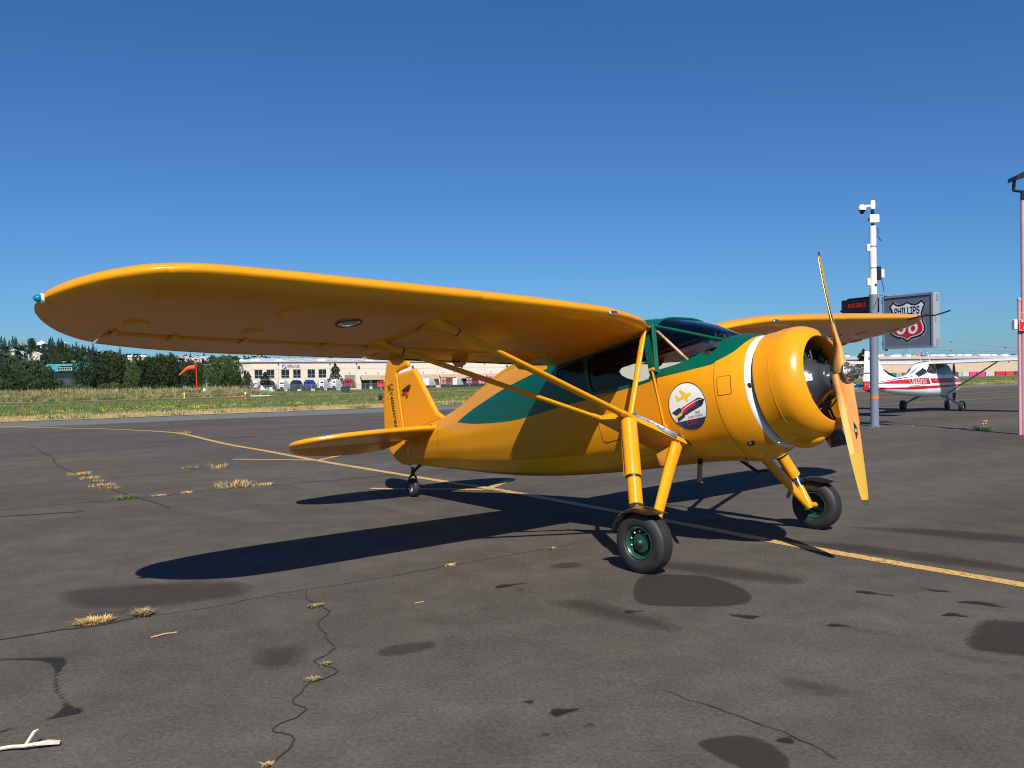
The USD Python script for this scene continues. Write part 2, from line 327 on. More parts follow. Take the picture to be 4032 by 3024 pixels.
# ---- markings, cracks and stains lying on the apron
custom('line_paint', {'tc': ('texture_coordinate', {}), 'n': ('noise_texture', {'scale': 26., 'detail': 6., 'roughness': .75}), 'n2': ('noise_texture', {'scale': 2., 'detail': 3.}), 'a': ('math', {'math_type': 'multiply_add', 'value2': .35}), 'r': ('rgb_ramp', {'ramp': [(.70, (0, 0, 0)), (.80, (1, 1, 1))]}),
    'c': ('rgb_ramp', {'ramp': [(.3, (.46, .27, .065)), (.7, (.60, .38, .11))]}), 't': ('transparent_bsdf', {}), 'p': ('principled_bsdf', {'roughness': .7}), 'm': ('mix_closure', {})},
    [('tc.object', 'n.vector'), ('tc.object', 'n2.vector'), ('n2.fac', 'a.value1'), ('n.fac', 'a.value3'), ('a.value', 'r.fac'), ('n2.fac', 'c.fac'), ('c.color', 'p.base_color'), ('r.color', 'm.fac'), ('p.BSDF', 'm.closure1'), ('t.BSDF', 'm.closure2')], surface='m.closure')
def decal_mat(name, col, dens=.9, nscale=9., lo=.30, hi=.55, rough=.8):
    return custom(name, {'at': ('attribute', {'attribute': 'fall'}), 'tc': ('texture_coordinate', {}), 'n': ('noise_texture', {'scale': nscale, 'detail': 6., 'roughness': .7}), 'ad': ('math', {'math_type': 'multiply_add', 'value2': .55}), 'mr': ('map_range', {'from_min': lo + .18, 'from_max': hi + .18, 'to_min': 0., 'to_max': dens, 'clamp': True}),
        'ml': ('math', {'math_type': 'multiply', 'value2': .62}), 't': ('transparent_bsdf', {}), 'd': ('principled_bsdf', {'base_color': col, 'roughness': rough, 'specular_ior_level': .3}), 'm': ('mix_closure', {})},
        [('tc.object', 'n.vector'), ('n.fac', 'ad.value1'), ('at.fac', 'ml.value1'), ('ml.value', 'ad.value3'), ('ad.value', 'mr.value'), ('mr.result', 'm.fac'), ('t.BSDF', 'm.closure1'), ('d.BSDF', 'm.closure2')], surface='m.closure')
d_oil = decal_mat('oil_stain', (.014, .012, .010), .85, 45., .28, .60); d_damp = decal_mat('damp_stain', (.030, .024, .018), .6, 16., .22, .50); d_pale = decal_mat('worn_pale', (.15, .135, .118), .45, 22., .44, .80)
d_smud = decal_mat('dark_smudge', (.022, .019, .016), .4, 18., .36, .72); d_tar = decal_mat('crack_seal', (.018, .017, .017), .85, 30., .42, .62)
_dz = [0]
def decal(name, pts, m, soft=.08, cell=.05, smooth=6, parent=None):
    poly = Polygon(smoothpoly(pts, smooth) if smooth else pts).buffer(0); x0, y0, x1, y1 = poly.bounds; cell = max(cell, (x1 - x0) / 60, (y1 - y0) / 60)
    v, f = tess(poly, cell); d = shapely.distance(shapely.points(v), poly.boundary); _dz[0] += 1
    g = usdkit.mesh(stage, numbered('/World', name), (np.column_stack([v, np.full(len(v), .004 + .0004 * (_dz[0] % 12))]), f), m)
    UsdGeom.PrimvarsAPI(g).CreatePrimvar('fall', Sdf.ValueTypeNames.FloatArray, 'vertex').Set(Vt.FloatArray.FromNumpy(np.clip(d / soft, 0, 1).astype(np.float32)))
    tag(g, kind='structure'); return g
def ribbon(pts, w, z=.004, jitter=0., seed=0, n=8):
    P = smoothpoly(pts, n, False); d = np.gradient(P, axis=0); d /= np.linalg.norm(d, axis=1, keepdims=True); nn = np.stack([-d[:, 1], d[:, 0]], 1)
    if jitter:
        q = np.column_stack([P * 6, np.full(len(P), seed * 3.3)]); P = P + nn * ((fbm(q, 4, seed) - .5) * 2 * jitter)[:, None]; w = w * (.4 + 1.2 * fbm(q * 1.7, 3, seed + 5))[:, None]
    return MB().grid(np.stack([np.column_stack([P - nn * w / 2, np.full(len(P), z)]), np.column_stack([P + nn * w / 2, np.full(len(P), z)])]))
obj('yellow_line', ribbon([(-24, 36.3), (-17.6, 32.1), (-14.2, 30.3), (-11.5, 28.3), (-10.0, 26.6), (-7.4, 22.4), (-5.7, 20.0), (-4.2, 17.8), (-2.9, 16.0), (-1.1, 13.6), (-.1, 12.3), (1.7, 9.6), (2.5, 8.35), (3.2, 7.35), (3.82, 6.52), (5.5, 4.1), (7.5, 1.0)], .155), LOOK['line_paint'], kind='structure')
for p in ([(-5.75, 17.9), (-5.3, 17.8), (-3.9, 17.42)], [(-3.9, 17.40), (-3.5, 19.0)], [(-2.1, 12.82), (-.4, 12.5)], [(-.4, 12.5), (-.05, 13.7)]): obj('yellow_line', ribbon(p, .13, .0055), LOOK['line_paint'], kind='structure')
for k, (a, b, c, w) in enumerate(((30., 40., 14., .12), (33.2, 30., 75., .13), (27.5, 32., 90., .11), (22., 36., 62., .10))):
    obj('yellow_line', ribbon([st(a, b), st(a, (b + c) / 2 + 20), st(a + .4, c + 40)], w), LOOK['line_paint'], kind='structure')
m_crack = mat('crack', (.026, .023, .020), .95)
CR = [([(-4.5, 4.55), (-3.3, 5.5), (-3.0, 5.7), (-2.8, 5.8), (-2.6, 6.0)], .055), ([(-2.6, 6.0), (-2.4, 6.1), (-2.1, 6.3), (-1.8, 6.6), (-1.6, 6.7), (-.6, 7.45), (.6, 8.4)], .016), ([(-1.6, 6.7), (-1.5, 6.4), (-1.3, 6.1), (-1.3, 5.8), (-1.2, 5.5), (-1.1, 5.2), (-1.15, 5.0), (-1.0, 4.8), (-1.1, 4.6), (-1.12, 4.4), (-1.03, 4.3), (-1.05, 4.2), (-1.13, 4.02), (-1.03, 3.95), (-1.02, 3.8), (-1.08, 3.45)], .020),
      ([(-9, 9.4), (-6.6, 11.2), (-5.8, 11.8), (-5.5, 11.9), (-5.2, 12.1), (-4.7, 12.6), (-4.3, 13.0), (-3.9, 13.4), (-3.3, 13.6), (-.5, 15.9), (3., 18.6)], .045), ([(-6.9, 10.3), (-6.3, 10.6), (-5.8, 10.8), (-5.4, 10.95)], .09), ([(-12.8, 23.1), (-10.1, 19.1), (-9.1, 17.4), (-7.6, 15.3), (-6.8, 14.1), (-6.1, 13.2), (-4.4, 11.2)], .05),
      ([(11.8, 23.), (10., 24.4), (7., 22.5)], .03), ([(9.2, 24.9), (12.5, 22.9), (15, 21.)], .035), ([(.75, 4.45), (1.0, 4.15), (1.2, 3.9), (1.35, 3.65)], .012), ([(2., 14.), (6, 15.5), (10., 18.)], .02), ([(-14, 21), (-9, 24), (-4, 27.6), (3, 33)], .06)]
for k, (p, w) in enumerate(CR): obj('crack', ribbon(p, w * .5, .0045 + .0002 * k, .05, k, 14), m_crack, kind='structure')
decal('crack_seal', [(-3.4, 5.12), (-2.85, 5.16), (-2.62, 5.12), (-2.5, 4.8), (-2.28, 4.45), (-2.1, 4.28), (-2.28, 4.15), (-2.45, 3.98), (-3.2, 3.6), (-3.2, 3.68), (-2.42, 4.08), (-2.28, 4.3), (-2.48, 4.62), (-2.68, 4.98), (-2.9, 5.08), (-3.4, 5.04)], d_tar, .035, .03, 5)
decal('damp_stain', [(.85, 6.2), (1.0, 7.0), (1.35, 7.05), (1.6, 6.9), (1.74, 6.45), (1.62, 6.1), (1.2, 6.05)], d_damp, .05); decal('damp_stain', [(2.75, 5.35), (3.0, 5.65), (3.3, 5.6), (3.7, 5.3), (3.6, 4.8), (2.95, 4.85), (2.6, 5.05)], d_damp, .12)
decal('damp_stain', [(.78, 3.83), (1.0, 3.9), (1.12, 3.80), (1.14, 3.58), (1.02, 3.45), (.86, 3.62)], d_damp, .04, .03); decal('damp_stain', [(-.86, 5.15), (-.72, 5.33), (-.5, 5.36), (-.46, 5.22), (-.62, 5.08), (-.78, 5.05)], d_smud, .05, .03); decal('damp_stain', [(.25, 7.35), (.35, 7.55), (.55, 7.58), (.62, 7.42), (.45, 7.28)], d_smud, .06)
for q, sx, sy, a in (((.22, 4.19), .095, .055, .5), ((.06, 4.32), .05, .04, 0), ((-.50, 4.10), .035, .018, .4), ((.33, 4.02), .05, .03, .3), ((.12, 3.92), .05, .03, .6), ((.05, 3.86), .03, .02, 0), ((.21, 3.93), .04, .025, 0), ((1.18, 3.83), .065, .05, .4), ((1.52, 5.80), .13, .055, -.4), ((3.22, 6.02), .17, .06, -.6), ((2.9, 5.75), .10, .06, -.3), ((.80, 5.95), .09, .045, .2), ((-.05, 6.75), .16, .05, .5), ((.03, 6.6), .06, .03, 0), ((2.05, 5.55), .10, .045, -.3), ((3.65, 5.65), .18, .06, -.6), ((.95, 4.12), .035, .03, 0), ((1.35, 4.05), .035, .025, 0), ((.62, 4.55), .035, .025, 0), ((.70, 4.62), .03, .02, 0), ((-.95, 3.62), .03, .02, 0), ((-.2, 3.55), .04, .025, .3), ((.05, 3.5), .03, .02, 0), ((1.7, 3.7), .03, .02, 0), ((2.6, 6.35), .16, .05, -.6), ((3.1, 6.4), .14, .04, -.6)):
    an = np.linspace(0, 2 * np.pi, 11, endpoint=False); rr = 1 + .25 * np.sin(an * 3 + sx * 90) + .12 * np.cos(an * 5 + sy * 200)
    decal('oil_spot', np.stack([q[0] + (np.cos(an) * sx * math.cos(a) - np.sin(an) * sy * math.sin(a)) * rr, q[1] + (np.cos(an) * sx * math.sin(a) + np.sin(an) * sy * math.cos(a)) * rr], 1), d_oil, .035, .012, 4)
for p in ([(2.25, 5.25), (2.5, 5.2), (2.9, 4.7), (2.75, 4.5), (2.35, 4.85)], [(1.75, 5.6), (2.0, 5.75), (2.6, 5.3), (2.3, 5.15)], [(1.2, 4.6), (1.5, 4.75), (1.9, 4.35), (1.5, 4.2)], [(.9, 7.6), (1.6, 7.6), (2.4, 6.9), (2.1, 6.5), (1.3, 7.0)], [(.1, 6.3), (.6, 6.4), (1.2, 5.6), (.9, 5.35), (.3, 5.9)], [(-3.6, 6.9), (-2.3, 7.2), (-1.9, 6.6), (-2.6, 6.1), (-3.3, 6.2)], [(-1.7, 5.3), (-1.2, 5.45), (-1.1, 4.9), (-1.5, 4.75)], [(2.4, 8.6), (3.4, 8.2), (4.4, 7.0), (4.2, 6.6), (3.0, 7.6)], [(3.2, 9.2), (4.6, 8.9), (5.4, 8.0), (4.5, 8.0)], [(-3.3, 5.9), (-2.9, 6.3), (-2.45, 6.25), (-2.5, 6.0)]): decal('dark_smudge', p, d_smud, .25, .06)
for p in ([(-3.65, 13.4), (-2.95, 13.95), (-.85, 10.35), (-1.1, 9.95)], [(-4.0, 14.6), (-3.4, 15.3), (-2.7, 13.9), (-3.2, 13.6)], [(-3.9, 10.6), (-3.2, 11.), (-2.5, 9.9), (-2.9, 9.6)], [(1.2, 9.9), (2.0, 10.3), (2.7, 9.7), (1.9, 9.4)], [(2.0, 4.7), (2.6, 4.95), (3.1, 4.6), (2.4, 4.4)]): decal('pale_wear', p, d_pale, .16, .08, 0)
# ---------------------------------------------------------------- THE YELLOW MONOPLANE
YEL = (.69, .270, .006); GRN = (.0, .085, .050)
m_yel = mat('yellow_paint', YEL, .26, coat=.10, spec=.32, vary=.035, vscale=1.3, bump=.0006, bscale=5., rvar=.05)
m_grn = mat('green_paint', GRN, .28, coat=.1, spec=.35, vary=.06, vscale=2., rvar=.05)
m_dgrn = mat('wheel_green', (.012, .055, .035), .35, coat=.2, vary=.15, vscale=9.)
m_white = mat('white_paint', (.78, .78, .75), .35, vary=.04); m_collar = mat('collar_paint', (.62, .68, .66), .3, vary=.06, vscale=6.)
m_blk = mat('black_paint', (.012, .012, .013), .35); m_line = mat('panel_gap', (.05, .018, .002), .8)
m_rub = mat('tyre_rubber', (.022, .021, .021), .62, vary=.25, vscale=14., bump=.0008, bscale=90.)
m_alu = mat('bare_metal', (.55, .55, .56), .32, metal=1., rvar=.1, vscale=12.); m_chr = mat('chrome', (.8, .8, .8), .08, metal=1.)
m_brs = mat('brass', (.62, .42, .12), .28, metal=1., vary=.2, vscale=20.)
m_eng = mat('engine_grey', (.035, .038, .042), .28, coat=.3, vary=.15, vscale=10.); m_cyl = mat('engine_black', (.010, .010, .010), .45)
m_trim = mat('cabin_trim', (.035, .026, .022), .85, vary=.2, vscale=6.); m_seat = mat('seat_leather', (.045, .03, .024), .6, vary=.2)
m_tan = mat('tan_tube', (.50, .30, .13), .45); m_exh = mat('exhaust_steel', (.10, .065, .045), .55, metal=.8, vary=.3, vscale=12.)
m_navy = mat('navy_paint', (.006, .035, .10), .35); m_red = mat('red_paint', (.55, .012, .018), .35); m_lemon = mat('lemon_paint', (.80, .56, .03), .4)
m_ochre = mat('ochre_paint', (.50, .30, .03), .35, coat=.4); m_plate = mat('data_plate', (.6, .6, .6), .4, vary=.3, vscale=80.)
m_glass = pane('cabin_glass', (.80, .84, .84)); m_shield = pane('windscreen_glass', (.55, .62, .72), 1.75)
m_blens = mat('blue_lens', (.0, .16, .28), .06, coat=1.); m_rlens = mat('red_lens', (.5, .01, .01), .08, coat=1.)
custom('laminated_wood', {'tc': ('texture_coordinate', {}), 'sx': ('separate_xyz', {}), 'm': ('math', {'math_type': 'multiply', 'value2': 38.}), 'fl': ('math', {'math_type': 'floor'}),
    'wn': ('white_noise_texture', {'dimensions': '1D'}), 'mp': ('mapping', {'scale': (30., 30., 3.)}), 'nz': ('noise_texture', {'scale': 3., 'detail': 4., 'distortion': 1.5}),
    'mx': ('math', {'math_type': 'multiply_add', 'value2': .45}), 'r': ('rgb_ramp', {'ramp': [(.15, (.40, .135, .025)), (.5, (.66, .27, .055)), (1., (.80, .40, .10))]}),
    'p': ('principled_bsdf', {'roughness': .22, 'coat_weight': .6, 'coat_roughness': .04})},
    [('tc.object', 'sx.vector'), ('sx.x', 'm.value1'), ('m.value', 'fl.value1'), ('fl.value', 'wn.w'), ('tc.object', 'mp.vector'), ('mp.vector', 'nz.vector'), ('nz.fac', 'mx.value1'), ('wn.value', 'mx.value3'),
     ('mx.value', 'r.fac'), ('r.color', 'p.base_color')])

PM = np.array([[0.6548994407534924, 0.7390679598566673, -0.157811402421351], [-0.7205213142881102, 0.673630871259107, 0.16457948498333824], [0.22793805772028783, 0.005923466407195646, 0.9736576166129578]])
PM = np.linalg.qr(PM)[0] * np.sign(np.diag(np.linalg.qr(PM)[1]))[None, :]
PT = np.array([2.09742798, 8.08464446, 0.])
def w2p(p): return PM.T @ (np.asarray(p, float) - PT)
PSI = -0.8317
def gear_ground(x, y, z): # ground frame of the aircraft -> thrust frame
    return w2p(PT + np.array([x * math.cos(PSI) - y * math.sin(PSI), x * math.sin(PSI) + y * math.cos(PSI), z]))
plane = thing('high_wing_airplane', 'yellow and green vintage high-wing airplane with wooden propeller parked on the apron', 'airplane', PT, R=PM)

def xz(pts, front):   # side-view outline -> (x, p)
    P = np.array([(x, np.arcsin(q_of(x, z, front)) / (np.pi / 2)) if z < 50 else (x, 1.) for x, z in pts], float); return P
def dens(P, d=.03):
    out = []
    for a, b in zip(P, np.roll(P, -1, 0)):
        k = max(1, int(np.hypot(*(b - a)) / d)); out += [a + (b - a) * t / k for t in range(k)]
    return np.array(out)
def spoly(pts, front, smooth=0, d=.03):
    P = np.array(pts, float)
    if smooth: P = smoothpoly(P, smooth)
    return Polygon(xz(dens(P, d) if not smooth else P, front)).buffer(0)
WIN = [(-.945, 1.728), (-.90, 1.708), (-.81, 1.698), (-.62, 1.684), (-.36, 1.669), (-.20, 1.672), (-.178, 1.70), (-.185, 1.80), (-.20, 1.95), (-.225, 2.035), (-.27, 2.066), (-.56, 2.068), (-.86, 2.070), (-.94, 2.055), (-.958, 1.99), (-.955, 1.83)]
AFT = [(-1.425, 1.985), (-1.440, 2.035), (-1.39, 2.066), (-1.26, 2.068), (-1.07, 2.068), (-1.022, 2.05), (-1.012, 1.96), (-1.002, 1.87), (-.988, 1.76), (-1.005, 1.73), (-1.12, 1.799), (-1.276, 1.890), (-1.375, 1.944)]
HOLE = [(-.13, 1.733), (0., 1.733), (.091, 1.735), (.17, 1.742), (.261, 1.766), (.331, 1.799), (.383, 1.841), (.419, 1.876), (.445, 1.897), (.470, 1.910), (.48, 99), (-.13, 99)]
win, aft = spoly(WIN, False), spoly(AFT, False); hole = spoly(HOLE, True)
XR = np.concatenate([np.linspace(-4.95, -1.7, 48), np.linspace(-1.62, -.12, 28)]); XF = np.linspace(-.12, .735, 26); PP = np.concatenate([np.linspace(-1, -.1, 20), np.linspace(-.05, 1, 26)])
domR = Polygon([(-4.95, -1), (-.12, -1), (-.12, 1), (-4.95, 1)]); domF = Polygon([(-.12, -1), (.735, -1), (.735, 1), (-.12, 1)])
body = MB(); lining = MB()
for sd_ in (-1, 1):
    fr, ff = (lambda uv, s=sd_: skin(uv[:, 0], uv[:, 1], s, 0, False)), (lambda uv, s=sd_: skin(uv[:, 0], uv[:, 1], s, 0, True))
    body.tri2d(domR.difference(win).difference(aft), fr, (XR, PP)); body.tri2d(domF.difference(hole), ff, (XF, PP))
    din = Polygon([(-1.95, -.9), (-.12, -.9), (-.12, 1), (-1.95, 1)]).difference(win).difference(aft)
    lining.tri2d(din, lambda uv, s=sd_: skin(uv[:, 0], uv[:, 1], s, -.022, False), (XR, PP)); lining.tri2d(Polygon([(-.12, -.9), (.45, -.9), (.45, 1), (-.12, 1)]).difference(hole.buffer(.01)), lambda uv, s=sd_: skin(uv[:, 0], uv[:, 1], s, -.022, True), (XF, PP))
    yy = np.linspace(0, 1, 2)
body.lathe([(.735, .510), (.70, .49), (.70, .30)], 48, 'x', (0, 0, 1.326))
fus = obj('fuselage', body, m_yel, plane, 42)
obj('cabin_lining', lining, m_trim, plane)
# painted green cheat line, roof and nose deck (sheets of paint 1.5 mm proud)
low = [(-3.517, 1.918), (-3.19, 1.837), (-2.88, 1.780), (-2.49, 1.722), (-2.17, 1.690), (-1.79, 1.677), (-1.437, 1.672), (-1.17, 1.662), (-.94, 1.648), (-.93, 1.678), (-.63, 1.668), (-.30, 1.660), (-.12, 1.660)]
upp = [(-.12, 99), (-1.55, 99), (-1.60, 2.115), (-1.86, 2.124), (-2.25, 2.108), (-2.47, 2.092), (-2.72, 2.062), (-3.114, 2.008), (-3.30, 1.970)]
def upgreen(P): return Polygon(P).buffer(0)
a_ = xz(smoothpoly(low, 4, False), False); b_ = xz(smoothpoly(upp[2:], 4, False), False)
gR = Polygon(np.vstack([a_, [[-.12, 1], [-1.55, 1]], b_])).buffer(0).difference(win).difference(aft)
lowF = [(-.12, 1.660), (.183, 1.648), (.439, 1.646), (.48, 1.664), (.575, 1.690), (.641, 1.724), (.680, 1.775), (.703, 1.810)]
gF = Polygon(np.vstack([xz(smoothpoly(lowF, 4, False), True), [[.725, .93], [.727, 1.], [-.12, 1.]]])).buffer(0).difference(hole)
green = MB()
for s in (-1, 1):
    green.tri2d(gR, lambda uv, s=s: skin(uv[:, 0], uv[:, 1], s, .0015, False), (XR, PP)); green.tri2d(gF, lambda uv, s=s: skin(uv[:, 0], uv[:, 1], s, .0015, True), (XF, PP))
obj('green_stripe', green, m_grn, plane, 42, label='dark green painted cheat line, roof and cowl deck')
# cabin glass and frames
def frame_of(pl, w, front, mt, off, nm):
    for s in (-1, 1):
        obj(nm, MB().tri2d(pl.buffer(w).difference(pl), lambda uv, s=s: skin(uv[:, 0], uv[:, 1], s, off, front), .05), mt, plane)
frame_of(win, .022, False, m_grn, .006, 'window_frame'); frame_of(aft, .016, False, m_grn, .004, 'window_frame')
for s in (-1, 1):
    for pl, nm in ((win, 'door_window'), (aft, 'rear_window')):
        obj(nm, MB().tri2d(pl.buffer(.012), lambda uv, s=s: skin(uv[:, 0], uv[:, 1], s, -.008, False), .08), m_glass, plane)
    bot = [skin(np.array(x), np.array(np.arcsin(q_of(x, z, True)) / (np.pi / 2)), s, 0, True) for x, z in HOLE[1:8]]
    top = np.array([-.075, s * .505, 2.150]); tip = bot[-1]
    rear = np.array([-.112, s * .557, 1.732])
    P0 = [rear, *bot]; P1 = [rear + (top - rear) * 1.] + [top + (tip - top) * k / len(bot) for k in range(1, len(bot) + 1)]
    obj('side_windscreen', MB().grid(np.stack([np.array(P0), np.array(P1)])), m_glass, plane)
    obj('windscreen_post', MB().tube([top + (-.03, 0, .012), (top + tip) / 2 + (0, 0, .004), tip + (.03, -s * .012, -.008)], [(.026, .014)] * 3, 10), m_grn, plane)
    obj('door_post', MB().tube([rear + (-.0, s * .004, -.02), (rear + top) / 2 + (0, s * .008, 0), top + (-.01, 0, .02)], [(.018, .03)] * 3, 10, up=(0, 1, 0)), m_grn, plane)
    obj('cabin_brace', MB().tube([top + (-.02, -s * .03, -.03), np.array([.20, s * .47, 1.735])], .013, 10), m_tan, plane)
tops = [skin(np.array(-.12), np.array(p), s, 0, False) for s, p in [(-1, p) for p in np.linspace(.52, 1, 11)] + [(1, p) for p in np.linspace(.95, .52, 10)]]
hb = [skin(np.array(x), np.array(1. if z > 50 else np.arcsin(q_of(x, z, True)) / (np.pi / 2)), -1, .002, True) for x, z in HOLE[7:11]]
hb = np.array(hb); hb = np.vstack([hb, (hb * [1, -1, 1])[-2::-1]]); tt = np.linspace(0, 1, len(tops)); hh = np.linspace(0, 1, len(hb))
bots = np.stack([np.interp(tt, hh, hb[:, k]) for k in range(3)], 1)
obj('front_windscreen', MB().grid(np.stack([np.array(tops), .5 * (np.array(tops) + bots) + (.012, 0, .015), bots])), m_shield, plane, True)
obj('windscreen_trim', MB().tube(np.array(tops) + (.004, 0, .004), .011, 8), m_grn, plane)
# cabin interior
ins = obj('instrument_panel', MB().hull([(.33, y, z) for y in (-.44, .44) for z in (1.42, 1.78)] + [(.40, y, z) for y in (-.44, .44) for z in (1.42, 1.78)]), m_trim, plane)
obj('glare_shield', MB().hull([(x, y, z) for x, z in ((.20, 1.80), (.45, 1.835), (.20, 1.785), (.45, 1.80)) for y in (-.42, .42)] + [(.42, 0, 1.89), (.22, 0, 1.86)]), m_trim, plane)
obj('compass', MB().box((.27, .06, 1.94), (.07, .08, .09), bev=.02).tube([(.27, .06, 1.86), (.27, .06, 1.92)], .012), m_exh, plane)
for s in (-1, 1):
    st = obj('seat', MB().box((-.62, s * .24, 1.22), (.46, .40, .14), bev=.05), m_seat, plane)
    obj('backrest', MB().hull([(x + dx, s * .24 + y, z) for x, z in ((-.82, 1.22), (-.98, 1.72)) for dx in (0, -.09) for y in (-.19, .19)] + [(-1.0, s * .24, 1.76)]), m_seat, st)
obj('cabin_floor', MB().box((-.45, 0, 1.02), (1.1, .85, .03)), m_trim, plane)
obj('rear_bulkhead', MB().box((-1.90, 0, 1.66), (.03, .74, 1.10)), m_trim, plane)
obj('firewall', MB().lathe([(.44, 0.01), (.44, .57), (.455, .57)], 32, 'x', (0, 0, 1.326)), m_trim, plane)
obj('control_wheel', MB().lathe([(.14 + .012 * math.cos(t), .14 + .012 * math.sin(t)) for t in np.linspace(0, 2 * np.pi, 9)], 24, 'x', (.05, -.24, 1.62)).tube([(.14, -.24, 1.62), (.34, -.24, 1.58)], .014), m_blk, plane)
# door, gaps, hatch, hinges
DOOR = [(-.140, 1.645), (-.132, 1.40), (-.132, 1.225), (-.16, 1.20), (-.5, 1.198), (-.90, 1.20), (-.925, 1.225), (-.93, 1.4), (-.935, 1.620), (-.92, 1.646)]
for s in (-1, 1):
    sk = lambda uv, s=s, o=.004: skin(uv[:, 0], uv[:, 1], s, o, False)
    d0 = spoly(DOOR, False); dr = obj('door', MB().tri2d(d0, sk, .06), m_yel, plane)
    obj('door_gap', MB().tri2d(d0.buffer(.005).difference(d0.buffer(-.001)), lambda uv, s=s: skin(uv[:, 0], uv[:, 1], s, .0025, False), .06), m_line, plane)
    hp = skin(np.array([-.138, -.132]), np.array([.255, -.235]), s, .012, False)
    obj('hinge_rod', MB().tube(hp, .009, 8), m_yel, dr)
    for q in hp: obj('hinge', MB().box(q, (.062, .024, .032), bev=.008), m_yel, dr)
    hx = Polygon(xz([(.511, 1.510), (.623, 1.501), (.616, 1.344), (.504, 1.354)], True)).buffer(-.012).buffer(.012)
    h_ = obj('access_hatch', MB().tri2d(hx, lambda uv, s=s: skin(uv[:, 0], uv[:, 1], s, .003, True), .05), m_yel, plane)
    obj('panel_gap', MB().tri2d(hx.buffer(.006).difference(hx), lambda uv, s=s: skin(uv[:, 0], uv[:, 1], s, .0014, True), .05), m_line, plane)
    obj('panel_gap', MB().tri2d(sbox(.473, -.95, .4765, .55), lambda uv, s=s: skin(uv[:, 0], uv[:, 1], s, .0012, True), (np.array([.473, .4765]), np.linspace(-1, 1, 50))), m_line, plane)
    obj('panel_gap', MB().tri2d(sbox(-4.03, -.2, -4.024, .98), lambda uv, s=s: skin(uv[:, 0], uv[:, 1], s, .0012, False), (np.array([-4.03, -4.024]), np.linspace(-1, 1, 40))), m_line, plane)
    vp = skin(np.array(.584), np.array(np.arcsin(q_of(.584, .914, True)) / (np.pi / 2)), s, 0, True)
    sc = lambda c, r: Polygon([(c[0] + r[0] * math.cos(a), c[1] + r[1] * math.sin(a)) for a in np.linspace(0, 2 * np.pi, 20)])
    obj('vent', MB().tri2d(sc((.588, -.535), (.034, .035)), lambda uv, s=s: skin(uv[:, 0], uv[:, 1], s, .002, True), .03), m_blk, plane)
    obj('drain_tube', MB().tube([vp + (-.0, 0, .0), vp + (.012, s * .012, -.01)], .013, 10), m_alu, plane)

# rivets of the door post and nose deck
sph = trimesh.creation.icosphere(1, 1.0); rv = MB()
def rivet(p, r=.0055): rv.add(np.array(sph.vertices) * r + p, sph.faces)
for s in (-1, 1):
    for x, z in [(x, 1.668 + max(0, x - .42) * .36) for x in np.arange(-.1, .63, .075)] + [(x, 1.705 + .0 * x) for x in np.arange(-.1, .1, .07)] + [(x, 1.722 + (x - .2) * .36) for x in np.arange(.2, .6, .075)]:
        rivet(skin(np.array(x), np.array(np.arcsin(q_of(x, z, True)) / (np.pi / 2)), s, .003, True))
    for z in np.arange(1.69, 2.1, .055):
        rivet(skin(np.array(-.155), np.array(np.arcsin(q_of(-.155, z, False)) / (np.pi / 2)), s, .003, False))
    for p in np.arange(.55, 1., .08): rivet(skin(np.array(-.15), np.array(p), s, .004, False)); rivet(skin(np.array(-.30), np.array(p), s, .004, False))
obj('rivets', rv, m_grn, plane, True, kind='stuff')

# round emblem on the starboard nose: white disc, bomb, lettering, plain aeroplane
EC, ER = np.array([.181, 1.338]), .212
def emb(uv, o):
    d_ = np.asarray(uv) - EC; uv = EC + np.array([-.012, -.003]) + np.stack([d_[:, 0] * .965, d_[:, 1] - .030 * d_[:, 0]], 1); p = np.arcsin(np.array([float(q_of(x, z, True)) for x, z in uv])) / (np.pi / 2); return np.stack([*skin(uv[:, 0], p, -1, o, True).T], 1)
E0 = disc(EC, ER, 64)
e0 = obj('emblem', MB().tri2d(E0, lambda uv: emb(uv, .002), .03), mat('emblem_white', (.80, .79, .77), .3, coat=.3), plane, label='round white emblem with a bomb and lettering')
def em(nm, poly, o, m): return obj(nm, MB().tri2d(poly.intersection(E0) if poly.is_valid else poly.buffer(0).intersection(E0), lambda uv: emb(uv, o), .03), m, e0)
em('emblem_ring', E0.difference(disc(EC, ER - .006, 64)), .0045, m_blk)
w_ = [(-.1, 1.10), (.45, 1.10)] + [(x, 1.2135 + .003 * math.cos((x) * 330)) for x in np.arange(.42, -.06, -.004)]
em('emblem_sea', Polygon(w_).intersection(disc(EC, ER - .006, 64)), .003, m_navy)
em('bomb', Polygon([(.09, 1.288), (.103, 1.32), (.125, 1.335), (.31, 1.388), (.323, 1.345), (.337, 1.311), (.152, 1.264), (.125, 1.262), (.105, 1.272)]), .003, m_navy)
em('bomb_fin', Polygon([(-.01, 1.306), (.083, 1.337), (.111, 1.325), (.095, 1.288), (.034, 1.273)]), .0034, m_navy); em('bomb_fin', Polygon([(.108, 1.285), (.149, 1.288), (.171, 1.265), (.132, 1.262), (.122, 1.243), (.034, 1.214), (.039, 1.246)]), .0034, m_navy)
em('bomb_fin', Polygon([(.011, 1.235), (.033, 1.27), (.076, 1.286), (.116, 1.288), (.099, 1.267), (.036, 1.247)]), .004, m_lemon)
em('bomb_nose', Polygon([(.31, 1.388), (.33, 1.386), (.369, 1.368), (.38, 1.362), (.368, 1.346), (.354, 1.326), (.337, 1.311), (.319, 1.338)]), .0034, m_blk)
em('bomb_panel', Polygon([(.092, 1.288), (.108, 1.321), (.137, 1.339), (.177, 1.349), (.271, 1.374), (.275, 1.355), (.28, 1.328), (.192, 1.309), (.145, 1.288), (.131, 1.281), (.12, 1.288)]), .004, m_red)
